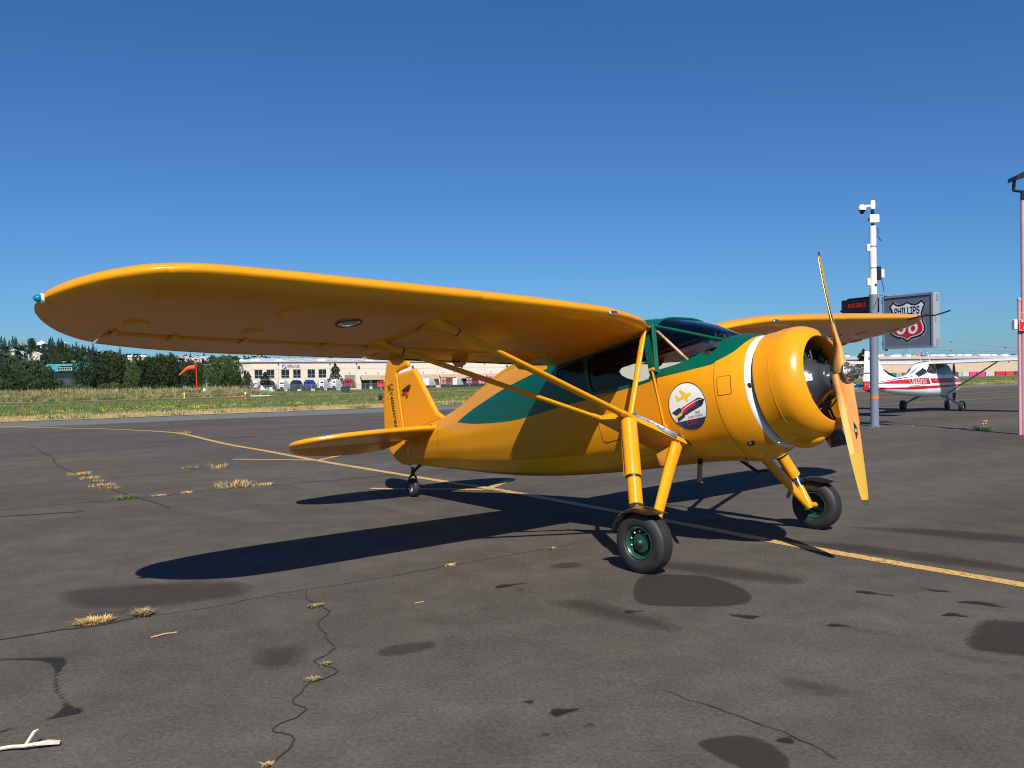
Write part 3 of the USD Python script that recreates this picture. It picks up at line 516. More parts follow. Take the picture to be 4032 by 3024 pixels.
em('bomb_highlight', Polygon([(.096, 1.288), (.111, 1.306), (.137, 1.323), (.178, 1.338), (.258, 1.361), (.312, 1.371), (.351, 1.370), (.35, 1.366), (.31, 1.365), (.256, 1.354), (.18, 1.33), (.14, 1.317), (.115, 1.302), (.101, 1.287)]), .0046, m_white)
# plain small aeroplane above the bomb
ap = unary_union([LineString([(.088, 1.408), (.235, 1.436)]).buffer(.013), Polygon([(.075, 1.404), (.068, 1.452), (.088, 1.455), (.118, 1.414)]), Polygon([(.150, 1.43), (.118, 1.492), (.140, 1.496), (.205, 1.438)]), Polygon([(.16, 1.415), (.185, 1.375), (.2, 1.378), (.205, 1.425)])])
em('small_aeroplane', ap, .0034, m_lemon)
def skintext(nm, txt, h, x, z, o, m, bold=False, sx=1.):
    t = textpoly(txt, h, bold); v = np.array(t.vertices); up = v[:, 2] > .0005
    uv = np.column_stack([x + v[:, 0] * sx, z + v[:, 1]]); P = emb(uv, o); obj(nm, MB().add(P, t.faces), m, e0, False)
m_ink = mat('grey_ink', (.07, .07, .08), .5)
skintext('lettering', '3RD', .022, .243, 1.2530, .004, m_ink); skintext('lettering', 'TASK FORCE', .017, .152, 1.2265, .004, m_ink, sx=1.18); skintext('lettering', 'CAP', .036, .122, 1.166, .005, mat('coral_paint', (.75, .07, .09), .4), True, 1.2)

# cowling, collar, engine
AX = (0, 0, 1.326)
prof = [(.812, .500), (.817, .508), (.84, .507), (.90, .504), (.97, .504), (1.04, .502), (1.09, .493), (1.14, .471), (1.18, .440), (1.205, .408), (1.217, .385), (1.216, .374), (1.20, .368), (1.16, .376), (1.10, .40), (1.0, .45), (.90, .485), (.83, .494), (.812, .500)]
pr = np.array(prof); cowl = MB().lathe(smoothpoly(pr, 3, False), 96, 'x', AX)
ck = obj('cowling', cowl, m_yel, plane, 50)
bump = trimesh.creation.icosphere(3, 1.0); bv = np.array(bump.vertices) * (.15, .10, .075) + (.96, -.08, 1.326 - .475)
obj('cowl_blister', MB().add(bv, bump.faces), m_yel, ck, True)
obj('cowl_strap', MB().lathe([(.966, .5025), (.966, .5062), (.974, .5062), (.974, .5025)], 96, 'x', AX), m_yel, ck)
obj('cowl_collar', MB().lathe([(.733, .511), (.746, .507), (.764, .494), (.778, .474), (.79, .445), (.80, .40)], 80, 'x', AX), m_collar, plane, True, label='pale grey-white collar behind the cowling')
obj('collar_latch', MB().add(np.array(sph.vertices) * (.028, .008, .022) + (.765, -.494, 1.38), sph.faces), m_exh, plane, True)
obj('overflow_tube', MB().tube([(.79, -.28, .925), (.80, -.29, .86)], .008), m_alu, plane)
obj('exhaust_stub', MB().hull([(x, y + .0, z) for x, z in ((1.04, .90), (1.17, .89), (1.10, .745), (1.215, .75)) for y in (-.01, .11)]), m_exh, plane)
obj('engine_baffle', MB().lathe([(.90, .02), (.90, .482)], 48, 'x', AX), m_cyl, plane)
eng = obj('engine_crankcase', MB().lathe(smoothpoly([(.92, .25), (1.0, .25), (1.05, .235), (1.09, .20), (1.13, .165), (1.18, .135), (1.23, .115), (1.25, .10), (1.26, .04)], 5, False), 56, 'x', AX), m_eng, plane, 40)
for k in range(7):
    a = math.pi / 2 + k * 2 * math.pi / 7; d = np.array([0, math.cos(a), math.sin(a)]); c0 = np.array([1.0, 0, 1.326])
    fin_p = []
    for i in range(13): r0 = .20 + i * .0150; fin_p += [(r0, .062), (r0, .078), (r0 + .006, .078), (r0 + .006, .062)]
    cy = MB().lathe(fin_p + [(.396, .05), (.40, 0.005)], 20, 'z'); e1, e2, _ = frame(d, (1, 0, 0)); cy.xf(np.stack([e1, e2, d], 1), c0)
    cy_ = obj('cylinder', cy, m_cyl, eng, 30)
    obj('pushrod', MB().tube([c0 + (.085, 0, 0) + d * .20 + e1 * .05, c0 + (.075, 0, 0) + d * .40 + e1 * .055], .012, 8), m_cyl, eng); obj('pushrod', MB().tube([c0 + (.085, 0, 0) + d * .20 - e1 * .05, c0 + (.075, 0, 0) + d * .40 - e1 * .055], .012, 8), m_cyl, eng)
    for j in (-1, 1):
        q = c0 + (.06, 0, 0) + d * .235 + e1 * .055 * j; obj('cylinder_nut', MB().box(q, (.02, .022, .022), bev=.005), m_alu, eng)
    bo = c0 + (.07, 0, 0) + np.array([0, math.cos(a + .45), math.sin(a + .45)]) * .20
    obj('tappet_boss', MB().tube([bo - (.03, 0, 0), bo + (.03, 0, 0) - .04 * d], [.035, .028], 12), m_eng, eng)
pl_c = np.array([1.135, -.135, 1.38]); nrm = unit((.55, -.83, .05)); e1, e2, e3 = frame(nrm)
obj('data_plate', MB().box((1.118, -.176, 1.352), (.098, .058, .004), np.stack([e1, e2, e3], 1)), m_plate, eng)
obj('propeller_shaft', MB().lathe([(1.24, .05), (1.30, .05)], 24, 'x', AX), m_alu, plane)

# propeller
PX, PR, PANG = 1.342, 1.0968, .098
rs = np.array([.0, .06, .10, .14, .20, .28, .36, .45, .55, .65, .75, .85, .93, .99, 1.03, 1.055, 1.070, 1.076])
ch = np.array([.17, .17, .165, .155, .150, .154, .160, .162, .158, .150, .140, .127, .113, .098, .080, .058, .034, .008])
tk = np.array([.115, .115, .105, .092, .074, .058, .047, .038, .031, .026, .022, .018, .0155, .0135, .012, .010, .008, .004])
beta = np.arctan2(1.42, 2 * np.pi * np.maximum(rs, .16)); beta[:4] = np.interp(rs[:4], [0, .14], [beta[4] * .9, beta[4] * .95])
RR = np.concatenate([np.linspace(0, .2, 10), np.linspace(.22, .98, 39), np.linspace(1.0, 1.076, 14)])
CH, TK, BE = (PchipInterpolator(rs, a)(RR) for a in (ch, tk, beta)); CH[-1] = .006
na = 28; aa = np.linspace(0, 2 * np.pi, na, endpoint=False)
def blade(sign):
    """sign +1: upper blade. chord runs from the leading edge (starboard for the upper blade) to the trailing edge"""
    P = np.zeros((len(RR), na, 3)); U = np.zeros((len(RR), na))
    for i, (r, c, t, b) in enumerate(zip(RR, CH, TK, BE)):
        k = np.clip((r - .1) / .15, 0, 1)
        u = .5 * np.cos(aa); w = .5 * np.sin(aa) * (1 - k * .35 * np.where(np.sin(aa) < 0, 1, 0)) * (1 - .35 * k * np.cos(aa) * -1)
        le = np.array([math.sin(b), -sign * math.cos(b), 0]); nn = np.array([math.cos(b), sign * math.sin(b), 0])
        P[i] = np.array([PX, 0, 0]) + (0, 0, sign * r) + np.outer(u * c, le) + np.outer(w * t, nn); U[i] = u
    ca, sa = math.cos(PANG), math.sin(PANG); Rx = np.array([[1, 0, 0], [0, ca, sa], [0, -sa, ca]])
    return (P @ Rx.T) * (1, 1.019, 1.019) + (0, 0, 1.326), U
prop = MB(); sheath, tipp = [], []
BL = {s: blade(s) for s in (1, -1)}
for s in (1, -1): prop.grid(BL[s][0], cv=True)
pb = obj('propeller', prop, LOOK['laminated_wood'], plane, 60, label='laminated wooden two-blade propeller')
def bladepatch(s, i0, i1, sel, off, nm, m):
    P, U = BL[s]; V = P[i0:i1 + 1]; ctr = V.mean(1, keepdims=True); d = V - ctr
    v = V + d / np.maximum(np.linalg.norm(d, axis=-1, keepdims=True), 1e-9) * off
    idx = [j for j in range(na) if sel(aa[j])]; obj(nm, MB().grid(v[:, idx]), m, pb, 60)
for s in (1, -1):
    it = int(np.argmin(abs(RR - .66))); ib = int(np.argmin(abs(RR - .42)))
    bladepatch(s, it, len(RR) - 1, lambda a: .05 < a < np.pi + .05, .0012, 'tip_paint', m_ochre if s < 0 else m_ochre)
    P, U = BL[s]
    o_ = [j for j in list(range(na - 4, na)) + list(range(0, 4))]
    V = P[ib:]; ctr = V.mean(1, keepdims=True); d = V - ctr; v = V + d / np.maximum(np.linalg.norm(d, axis=-1, keepdims=True), 1e-9) * .0022
    sh = obj('leading_edge_sheath', MB().grid(v[:, o_]), m_brs, pb, 60)
    i2 = int(np.argmin(abs(RR - 1.035))); V2 = P[i2:]; c2 = V2.mean(1, keepdims=True); d2 = V2 - c2
    obj('tip_cap', MB().grid(V2 + d2 / np.maximum(np.linalg.norm(d2, axis=-1, keepdims=True), 1e-9) * .003, cv=True), m_brs, pb, 60)
AXH = (.02, 0, 1.326)
Px = lambda p: np.array(AXH) + np.asarray(p, float)
obj('hub_plate', MB().lathe([(1.372, .005), (1.372, .088), (1.376, .092), (1.390, .092), (1.394, .088), (1.394, .005)], 40, 'x', AXH), m_alu, pb, 30)
obj('hub_nut', MB().lathe([(1.394, .044), (1.412, .044), (1.414, .036), (1.468, .036), (1.47, .033), (1.47, .026), (1.44, .026), (1.44, .001)], 32, 'x', AXH), m_alu, pb, 30)
for k in range(8):
    a = k * math.pi / 4 + .2; obj('hub_bolt', MB().tube([Px((1.392, .068 * math.cos(a), .068 * math.sin(a))), Px((1.406, .068 * math.cos(a), .068 * math.sin(a)))], .0095, 6).tube([Px((1.40, .068 * math.cos(a), .068 * math.sin(a))), Px((1.418, .068 * math.cos(a), .068 * math.sin(a)))], .005, 6), m_brs, pb)
# winged round maker's mark on the lower blade
def onblade(uv, off=.0022):    # u across the blade, v along it (radius), front face of the lower blade
    P, U = BL[-1]; out = []
    for u, r in uv:
        i = int(np.clip(np.searchsorted(RR, r) - 1, 0, len(RR) - 2)); t = (r - RR[i]) / (RR[i + 1] - RR[i]); c = CH[i] * (1 - t) + CH[i + 1] * t
        a = math.acos(np.clip(u / (c / 2), -1, 1)); j = a / (2 * np.pi) * na; j0 = int(j) % na; f = j - int(j)
        q = lambda ii: P[ii, j0] * (1 - f) + P[ii, (j0 + 1) % na] * f
        out.append(q(i) * (1 - t) + q(i + 1) * t + np.array([off, -off * .3, 0]))
    return np.array(out)
mk = obj('maker_mark', MB().tri2d(disc((.02, .475), .021, 28), onblade, .01), mat('mark_green', (.01, .13, .03), .4), pb)
obj('mark_centre', MB().tri2d(disc((.02, .475), .0135, 24), lambda u: onblade(u, .0030), .01), mat('mark_cream', (.55, .42, .15), .4), pb)
for sg in (-1, 1):
    obj('mark_wing', MB().tri2d(Polygon([(.006, .475 + sg * .018), (.036, .475 + sg * .018), (.026, .475 + sg * .045), (.012, .475 + sg * .072)]), lambda u: onblade(u, .0026), .012), m_blk, pb)
tsb = textpoly('SB', .013, True); tv = np.array(tsb.vertices); cx = tv[:, 0].mean()
obj('lettering', MB().add(onblade(np.column_stack([.02 - (tv[:, 1] - .0065), .475 - (tv[:, 0] - cx)]), .0036), tsb.faces), m_blk, pb, False)
# ---------------------------------------------------------------- wings, struts, tail, undercarriage of the monoplane
def unit_rows(a): return a / np.maximum(np.linalg.norm(a, axis=1, keepdims=True), 1e-9)
WY = np.array([.42, .57, .75, 1.0, 1.3, 1.7, 2.2, 3.0, 4.0, 4.6, 4.85, 5.1, 5.3, 5.42, 5.50, 5.545, 5.562])
WL = np.array([-.15, -.095, .01, .075, .122, .150, .168, .178, .178, .172, .155, .085, -.07, -.23, -.39, -.53, -.64])
WT = np.array([-1.445, -1.45, -1.455, -1.46, -1.465, -1.475, -1.485, -1.50, -1.50, -1.455, -1.40, -1.32, -1.18, -1.04, -.91, -.80, -.72])
WZ = np.array([2.145, 2.152, 2.165, 2.184, 2.205, 2.219, 2.236, 2.264, 2.298, 2.319, 2.328, 2.336, 2.343, 2.347, 2.350, 2.352, 2.353])
WH = np.array([.135, .15, .165, .18, .195, .205, .21, .21, .205, .195, .185, .165, .135, .108, .078, .045, .012])
FL, FT, FZ, FH = (PchipInterpolator(WY, a) for a in (WL, WT, WZ, WH))
kc = (1 - np.cos(np.linspace(0, np.pi, 27))) / 2
def afoil(c, up):   # unit thickness airfoil: height above the chord line at chord fraction c
    th = 5 * (.2969 * np.sqrt(c) - .126 * c - .3516 * c ** 2 + .2843 * c ** 3 - .1036 * c ** 4)
    camb = np.where(c < .38, (2 * .38 * c - c * c) / .38 ** 2, (1 - .76 + .76 * c - c * c) / .62 ** 2) * .19
    return camb + (th if up else -th)
def wsec(y, xmin_u=None, xmin_l=None):
    l, t, z, h = FL(y), FT(y), FZ(y), FH(y); cd = l - t; out = []
    for cs, up, lim in ((kc[::-1], True, xmin_u), (kc[1:], False, xmin_l)):
        x = l - cs * cd
        if lim is not None: x = np.maximum(x, lim)
        c = (l - x) / cd; out.append(np.stack([x, np.full_like(x, y), z - c * .05 * min(1, cd / 1.7) + h * afoil(c, up)], 1))
    return np.vstack(out)
def cut_sec(y): return wsec(y, -1.085, -1.005)
ys = sorted(set(list(np.linspace(.42, 1.3, 12)) + list(np.linspace(1.4, 4.6, 24)) + list(np.linspace(4.65, 5.3, 16)) + list(np.linspace(5.33, 5.562, 14))))
AIL, FLP = (2.80, 5.06), (.95, 2.78)
def wing_mesh(sg):
    secs = []
    for y in ys:
        if FLP[0] < y < FLP[1] or AIL[0] < y < AIL[1]: secs.append(cut_sec(y))
        else: secs.append(wsec(y))
    for a in (FLP, AIL):
        for y, c in ((a[0] - .002, 0), (a[0] + .002, 1), (a[1] - .002, 1), (a[1] + .002, 0)): secs.append(cut_sec(y) if c else wsec(y))
    secs.sort(key=lambda s: s[0, 1]); P = np.array(secs) * (1, sg, 1)
    m = MB().grid(P, cv=True); v = np.vstack([P[-1], P[-1].mean(0)]); n = len(P[-1]); m.add(v, [(i, (i + 1) % n, n) for i in range(n)])
    return m
def surface(sg, a, droop, x0):   # aileron or flap: the rear of the section with a round nose
    P = []
    for y in np.linspace(a[0] + .012, a[1] - .012, 14):
        l, t, z, h = FL(y), FT(y), FZ(y), FH(y); cd = l - t; xs = np.linspace(t, x0, 10); c = (l - xs) / cd
        zu, zl = (z - c * .05 + h * afoil(c, k) for k in (True, False)); zu = zu - .004
        nose = [(x0 + .03 * math.sin(k), (zu[-1] + zl[-1]) / 2 + (zu[-1] - zl[-1]) / 2 * math.cos(k)) for k in (.6, 1.2, 1.57, 1.95, 2.5)]
        s = [(x, q) for x, q in zip(xs, zu)] + nose + [(x, q) for x, q in zip(xs[::-1], zl[::-1])]
        s = np.array(s); ang = droop; px, pz = x0, (zu[-1] + zl[-1]) / 2; d = s - (px, pz); s = np.array([px, pz]) + d @ np.array([[math.cos(ang), -math.sin(ang)], [math.sin(ang), math.cos(ang)]])
        P.append(np.column_stack([s[:, 0], np.full(len(s), y), s[:, 1]]))
    P = np.array(P) * (1, sg, 1); m = MB().grid(P, cv=True)
    for k in (0, -1): v = np.vstack([P[k], P[k].mean(0)]); n = len(P[k]); m.add(v, [(i, (i + 1) % n, n) for i in range(n)])
    return m
def under(x, y): return FZ(y) - (FL(y) - x) / (FL(y) - FT(y)) * .05 + FH(y) * afoil(np.clip((FL(y) - x) / (FL(y) - FT(y)), 0, 1), False)
for sg in (-1, 1):
    w = obj('wing', wing_mesh(sg), m_yel, plane, 35)
    obj('aileron', surface(sg, AIL, .02, -1.095), m_yel, plane, 35); obj('flap', surface(sg, FLP, .0, -1.095), m_yel, plane, 35)
    for y in (2.86, 3.42, 4.10, 4.62, 5.02):
        obj('hinge_bracket', MB().hull([(x, sg * (y + d), under(x, y) + z) for x, z in ((-.975, .004), (-1.14, .004), (-.99, -.012), (-1.12, -.012)) for d in (-.016, .016)]), m_yel, w)
    for x, y in ((-.24, 4.95), (-.795, 4.95), (-.306, 4.10), (-.81, 4.13)):
        z = under(x, y); obj('inspection_cover', MB().lathe([(-.012, .002), (-.012, .075), (.0, .085), (.02, .085)], 28, 'z', (x, sg * y, z)), m_yel, w, 40)
    z = under(-.427, 3.58); ll = obj('landing_light', MB().lathe([(.03, .085), (-.006, .085), (-.008, .066), (.02, .06), (.035, .002)], 32, 'z', (-.427, sg * 3.58, z)), m_chr, w, 40)
    obj('landing_lamp', MB().lathe([(.012, .002), (.012, .055)], 24, 'z', (-.427, sg * 3.58, z)), m_blk, w); obj('lamp_rim', MB().lathe([(-.004, .084), (-.009, .084), (-.009, .098), (-.004, .10)], 32, 'z', (-.427, sg * 3.58, z)), m_blk, w)
    yv = 1.30; xv = float(FL(yv)); obj('leading_edge_vent', MB().box((xv - .004, sg * yv, float(FZ(yv)) - .018), (.04, .10, .035), bev=.008), m_alu, w)
    sq = wsec(.588); cq_ = sq[18:34].mean(0); obj('root_seam', MB().tube((sq[14:40] + unit_rows(sq[14:40] - cq_) * .002) * (1, sg, 1), .0055, 6), m_blk, w)
    tp = np.array([-.60, sg * 5.515, 2.350]); nl = obj('light_fairing', MB().tube([tp + (-.03, -sg * .10, 0), tp, tp + (0.01, sg * .035, 0)], [(.04, .02), (.036, .026), (.024, .024)], 14, up=(1, 0, 0)), m_yel, w, 50)
    obj('navigation_light', MB().add(np.array(trimesh.creation.icosphere(2, 1).vertices) * (.024, .036, .024) + tp + (.01, sg * .05, 0), trimesh.creation.icosphere(2, 1).faces), m_blens if sg < 0 else m_rlens, w, True)
    obj('light_collar', MB().tube([tp + (.01, sg * .028, 0), tp + (.01, sg * .046, 0)], .0285, 14), m_white, w)
    for y in (1.05, 1.85, 2.55):
        zc = float(under(-1.33, y)); obj('flap_horn', MB().prism(Polygon([(-1.19, zc + .01), (-1.21, zc - .03), (-1.27, zc - .075), (-1.34, zc - .085), (-1.41, zc - .06), (-1.45, zc - .01), (-1.44, zc + .005)]), sg * y - .006, sg * y + .006, lambda p: p[:, [0, 2, 1]]), m_yel, w)
    obj('flap_rod', MB().tube([(-1.33, sg * .8, float(under(-1.33, .9)) - .03), (-1.33, sg * 2.55, float(under(-1.33, 2.55)) - .03)], .006, 6), m_blk, w)
    # struts
    J = np.array([-.178, sg * .995, 1.325]); J2 = np.array([-.475, sg * 1.02, 1.368])
    f1 = np.array([-.275, sg * 2.95, float(under(-.275, 2.95)) + .02]); r1 = np.array([-.935, sg * 3.04, float(under(-.935, 3.04)) + .015])
    for nm, a, b, r, cuff in (('front_strut', J, f1, (.041, .024), .185), ('rear_strut', J2, r1, (.032, .020), .165)):
        d = b - a; st = obj(nm, MB().tube([a, a + d * .5, a + d * .90], [r] * 3, 16, up=unit(np.cross(d, (1, 0, 0)))), m_yel, plane, 50)
        cf = MB(); tt = [.885, .905, .93, .955, .98, 1.005]; wd = [r[0] * 1.12, r[0] * 1.15, r[0] * 1.5, cuff * .62, cuff * .85, cuff]
        cf.tube([a + d * t + (-(wq - r[0]) * .5, 0, 0) for t, wq in zip(tt, wd)], [(wq, r[1] * (1.2 + (t - .88) * 3)) for t, wq in zip(tt, wd)], 20, up=unit(np.cross(d, (1, 0, 0))))
        obj('strut_cuff', cf, m_yel, st, 50); obj('cuff_edge', MB().tube([a + d * .884, a + d * .888], [(r[0] * 1.16, r[1] * 1.3)] * 2, 20, up=unit(np.cross(d, (1, 0, 0)))), m_blk, st)
        obj('strut_end', MB().tube([a - d * .012, a + d * .05], [(r[0] * 1.12, r[1] * 1.25)] * 2, 16, up=unit(np.cross(d, (1, 0, 0)))), m_yel, st, 50)
    obj('cabane_strut', MB().tube([J + (.02, 0, .02), (-.135, sg * .60, 2.115)], [(.030, .020)] * 2, 16, up=(0, 1, 0)), m_yel, plane, 50)
    # outrigger from the lower fuselage to the strut junction
    P = []
    for t in np.linspace(-.1, 1.08, 9):
        le = np.array([.025, sg * .555, 1.055]) * (1 - t) + (J + (.035, sg * .0, .0)) * t; te = np.array([-.39, sg * .545, 1.05]) * (1 - t) + np.array([-.55, sg * 1.03, 1.372]) * t
        n = unit(np.cross(te - le, (0.0, sg * 1., .75))); n = n * np.sign(n[2]); s = []
        for c, up in [(c, 1) for c in kc[::-3]] + [(c, 0) for c in kc[3::3]]: s.append(le + (te - le) * c + n * (.085 if t < .9 else .07) * (afoil(c, bool(up)) - .19 * 4 * c * (1 - c)))
        P.append(s)
    og = obj('gear_outrigger', MB().grid(np.array(P), cv=True).add(P[-1] + [np.mean(P[-1], 0)], [(i, (i + 1) % len(P[-1]), len(P[-1])) for i in range(len(P[-1]))]), m_yel, plane, 50)
    a = np.array([.0, sg * .60, 1.10]); b = J + (.0, 0, .045); obj('step_strip', MB().tube([a, b], [(.03, .008)] * 2, 10, up=(1, 0, 0)), m_alu, og)
    for k in np.linspace(.05, .95, 9): obj('strip_rivet', MB().add(np.array(sph.vertices) * .005 + a + (b - a) * k + (.01, sg * .003, .010), sph.faces), m_chr, og, True) if sg < 0 else None
    obj('root_gap', MB().tube([skin(np.array(x), np.array(np.arcsin(q_of(x, z, x > -.12)) / (np.pi / 2)), sg, .003, x > -.12) for x, z in ((-.125, 1.135), (-.08, 1.14), (-.03, 1.12), (.02, 1.08), (.045, 1.03), (.05, .99))], .007, 6), m_blk, og)
    # oleo legs and wheel
    W = gear_ground(0, sg * 1.40, .25); inner = gear_ground(0.0, sg * 1.245, .26)
    top = J + np.array([-.015, sg * .0, -.035]); bot = np.array([-.047, sg * 1.285, .555]); mid = top + (bot - top) * .69; lip = top + (bot - top) * .675
    leg = obj('oleo_leg', MB().tube([mid, bot], [(.060, .064), (.059, .062)], 24, up=(0, 1, 0)), m_yel, plane, 50)
    obj('oleo_sleeve', MB().tube([top, lip], [(.069, .078), (.067, .075)], 24, up=(0, 1, 0)).tube([top + (-.05, 0, .01), lip + (-.06, 0, .0)], [(.02, .05)] * 2, 10, up=(0, 1, 0)), m_yel, leg, 50)
    obj('sleeve_gap', MB().tube([lip, mid + (bot - top) * .012], [(.0615, .066)] * 2, 24, up=(0, 1, 0)), m_blk, leg)
    obj('oleo_piston', MB().tube([bot, bot + (inner - bot) * .35], .032, 16).tube([bot + (inner - bot) * .33, bot + (inner - bot) * .36], .04, 16), m_chr, leg, 50)
    obj('axle_fork', MB().tube([bot + (inner - bot) * .35, inner, inner + (0, 0, -.03)], [.036, .045, .03], 14).tube([inner, W], .028, 12), m_yel, leg, 50)
    l0, l1 = np.array([-.06, sg * .60, .985]), inner + (-.03, 0, .03)
    rl = obj('drag_leg', MB().tube([l0 + (.03, 0, 0.03), l0 + (l1 - l0) * .2, l1], [(.045, .066), (.042, .060), (.036, .046)], 18, up=(0, 1, 0)), m_yel, plane, 50)
    obj('leg_gusset', MB().hull([l0 + q for q in ((.05, sg * .03, .05), (-.20, sg * .02, -.01), (-.20, -sg * .02, -.03), (-.16, sg * .05, -.12), (.02, sg * .13, -.15), (.09, sg * .06, -.02), (.05, -sg * .03, .05), (.0, sg * .10, -.17))]), m_yel, rl, 30)
    if sg < 0: obj('drag_tube', MB().tube([inner + (.0, .02, .05), inner + (.06, .12, .04)], .008), m_alu, rl)
    R_, ww = .25, .085
    wv = lambda m: m.xf(np.eye(3), W)
    pf = [(-.062, .135), (-.080, .150), (-.088, .18), (-.086, .205), (-.076, .228), (-.066, .238)]
    gro = [];
    for k in range(6): y0 = -.058 + k * .0205; gro += [(y0, .2445 + .0045 * (1 - (y0 / .07) ** 2)), (y0 + .0135, .2445 + .0045 * (1 - ((y0 + .0135) / .07) ** 2)), (y0 + .0145, .2395), (y0 + .0195, .2395)]
    gro = gro[:-2]; pf2 = pf + gro + [(-a_, b_) for a_, b_ in pf[::-1]]
    wh = obj('main_wheel', wv(MB().lathe(pf2, 72, 'y')), m_rub, plane, 25)
    obj('wheel_rim', wv(MB().lathe([(-.060, .135), (-.072, .138), (-.076, .130), (-.068, .122), (-.058, .118), (-.040, .112), (.04, .112), (.058, .118), (.068, .122), (.076, .130), (.072, .138), (.06, .135)], 48, 'y')), m_dgrn, wh, 40)
    o = 1 if sg > 0 else -1
    obj('brake_drum', wv(MB().lathe([(o * -.03, .112), (o * .012, .108), (o * .016, .085), (o * .040, .080), (o * .046, .07), (o * .05, .002)], 40, 'y', a0=0 if True else 0)), m_dgrn, wh, 40)
    obj('wheel_recess', wv(MB().lathe([(o * .02, .086), (o * .0215, .109)], 24, 'y', a0=-.5, a1=1.9)), m_blk, wh)
    obj('hub_cap', wv(MB().lathe([(o * .045, .034), (o * .066, .033), (o * .070, .026), (o * .078, .022), (o * .082, .016), (o * .083, .001)], 28, 'y')), m_dgrn, wh, 40)
    for k in range(5):
        a = 1.5 + k * .62; q = W + np.array([.094 * math.cos(-a - 1.57), o * .052, .094 * math.sin(-a - 1.57) * 1.0]); obj('wheel_bolt', MB().add(np.array(sph.vertices) * (.008, .008, .008) + q, sph.faces), m_plate, wh, True)
    at_ = textpoly('AIR', .030, True); av = np.array(at_.vertices); ang = -.75 - (av[:, 0] - av[:, 0].mean()) / .205; rr_ = .190 + av[:, 1]
    # tyre lettering on the outer wall
    ang = (-2.75 if False else -.55) - (av[:, 0] - av[:, 0].mean()) / .20 * -o
    obj('tyre_lettering', MB().add(W + np.column_stack([rr_ * np.cos(ang), np.full(len(av), o * .0895), rr_ * np.sin(ang)]), at_.faces), mat('tyre_mark', (.05, .05, .05), .6), wh, False)
    # curved mudguard over the wheel
    P = []
    for a in np.linspace(math.radians(40), math.radians(160), 22):
        k = (a - math.radians(40)) / math.radians(120); r = .290 + (.035 * (1 - k / .25) ** 2 if k < .25 else .085 * max(0, k - .35) ** 1.5); wd = .115 * (1 - .75 * max(0, k - .6) / .4) * (1 if k > .12 else .55 + k * 3.75)
        P.append([W + (r * math.cos(a), y, r * math.sin(a) - .028 * (y / .115) ** 2 * 1.2) for y in np.linspace(-wd, wd, 9)])
    P = np.array(P); fd = MB().grid(P); fd.grid(P - (0, 0, .006)); obj('mudguard', fd, mat('mudguard_black', (.010, .010, .011), .2, coat=.5), plane, 50)
    obj('mudguard_stay', MB().tube([bot + (0, 0, -.02), W + (.0, -sg * .08, .28)], .01), m_blk, plane)
obj('foot_step', MB().tube([(-.02, -.30, .88), (.055, -.50, .64)], [(.024, .012)] * 2, 8).tube([(.04, -.50, .65), (.125, -.56, .645)], [.013, .013], 8).add(np.array(sph.vertices) * .02 + (.125, -.56, .645), sph.faces), m_blk, plane)
obj('foot_step', MB().tube([(-.08, .30, .87), (-.04, .62, .66)], [(.024, .012)] * 2, 8).tube([(-.04, .60, .67), (.04, .66, .66)], .013, 8), m_blk, plane)
obj('belly_antenna', MB().tube([(.42, -.25, .82), (.44, -.25, .72)], .004, 6), m_blk, plane)
obj('pitot_mast', MB().tube([(.05, 4.56, 2.295), (.42, 4.44, 2.262), (.52, 4.42, 2.225), (.74, 4.36, 2.222)], [.013, .012, .009, .009], 8), m_exh, plane)

# tail
def plate_y(poly, t, b, y0=0., cell=.04):
    v, f = pillow(poly, t, b, cell); return np.column_stack([v[:, 0], y0 + v[:, 2], v[:, 1]]), f
FIN = Polygon([(-4.02, 2.05), (-4.08, 2.12), (-4.165, 2.185), (-4.309, 2.481), (-4.484, 2.836), (-4.498, 2.850), (-4.894, 2.869), (-4.909, 2.845), (-4.945, 2.04), (-4.69, 2.02)])
fn = obj('fin', MB().add(*plate_y(FIN, .075, .045)), m_yel, plane, 50)
RUD = Polygon(smoothpoly([(-4.626, 2.900), (-4.615, 2.957), (-4.654, 3.065), (-4.753, 3.155), (-4.89, 3.187), (-5.029, 3.16), (-5.134, 3.064), (-5.241, 2.851), (-5.34, 2.569), (-5.413, 2.277), (-5.428, 2.063), (-5.386, 1.895), (-5.27, 1.737), (-5.125, 1.636)], 6, False).tolist() + [(-4.978, 1.604), (-4.972, 2.025), (-4.930, 2.826), (-4.917, 2.889), (-4.852, 2.90)]).buffer(0)
rd = obj('rudder', MB().add(*plate_y(RUD, .060, .05)), m_yel, plane, 50)
for z in (1.85, 2.25, 2.58, 2.90): obj('rib_tape', MB().box((-5.17 - (z < 2.1) * .02, -.0305, z), (.36 - abs(z - 2.2) * .12, .002, .012), np.array([[math.cos(.12), 0, math.sin(.12)], [0, 1, 0], [-math.sin(.12), 0, math.cos(.12)]])), m_yel, rd)
obj('hinge_strip', MB().tube([(-4.938, -.004, 2.845), (-4.963, -.004, 2.04)], .034, 14), m_yel, fn, 50)
obj('rudder_tab_bulge', MB().add(np.array(sph.vertices) * (.02, .02, .02) + (-5.262, 0, 2.850), sph.faces), m_yel, rd, True)
def vtext(txt, h, x, z, nm='registration', sx=.75):
    t = textpoly(txt, h, True); v = np.array(t.vertices); w = v[:, 0].max() - v[:, 0].min(); lean = .10
    for s in (-1, 1):
        u = (v[:, 0] - v[:, 0].min() - w / 2) * sx
        obj(nm, MB().add(np.column_stack([x + u * (-s) * 1. * (1 if s < 0 else 1) if False else x - s * u, np.full(len(v), s * .0325) + s * v[:, 2] * .5, z + v[:, 1] - lean * 0 + (x - s * u - x) * .22 * 0]), t.faces), m_blk, rd, False)
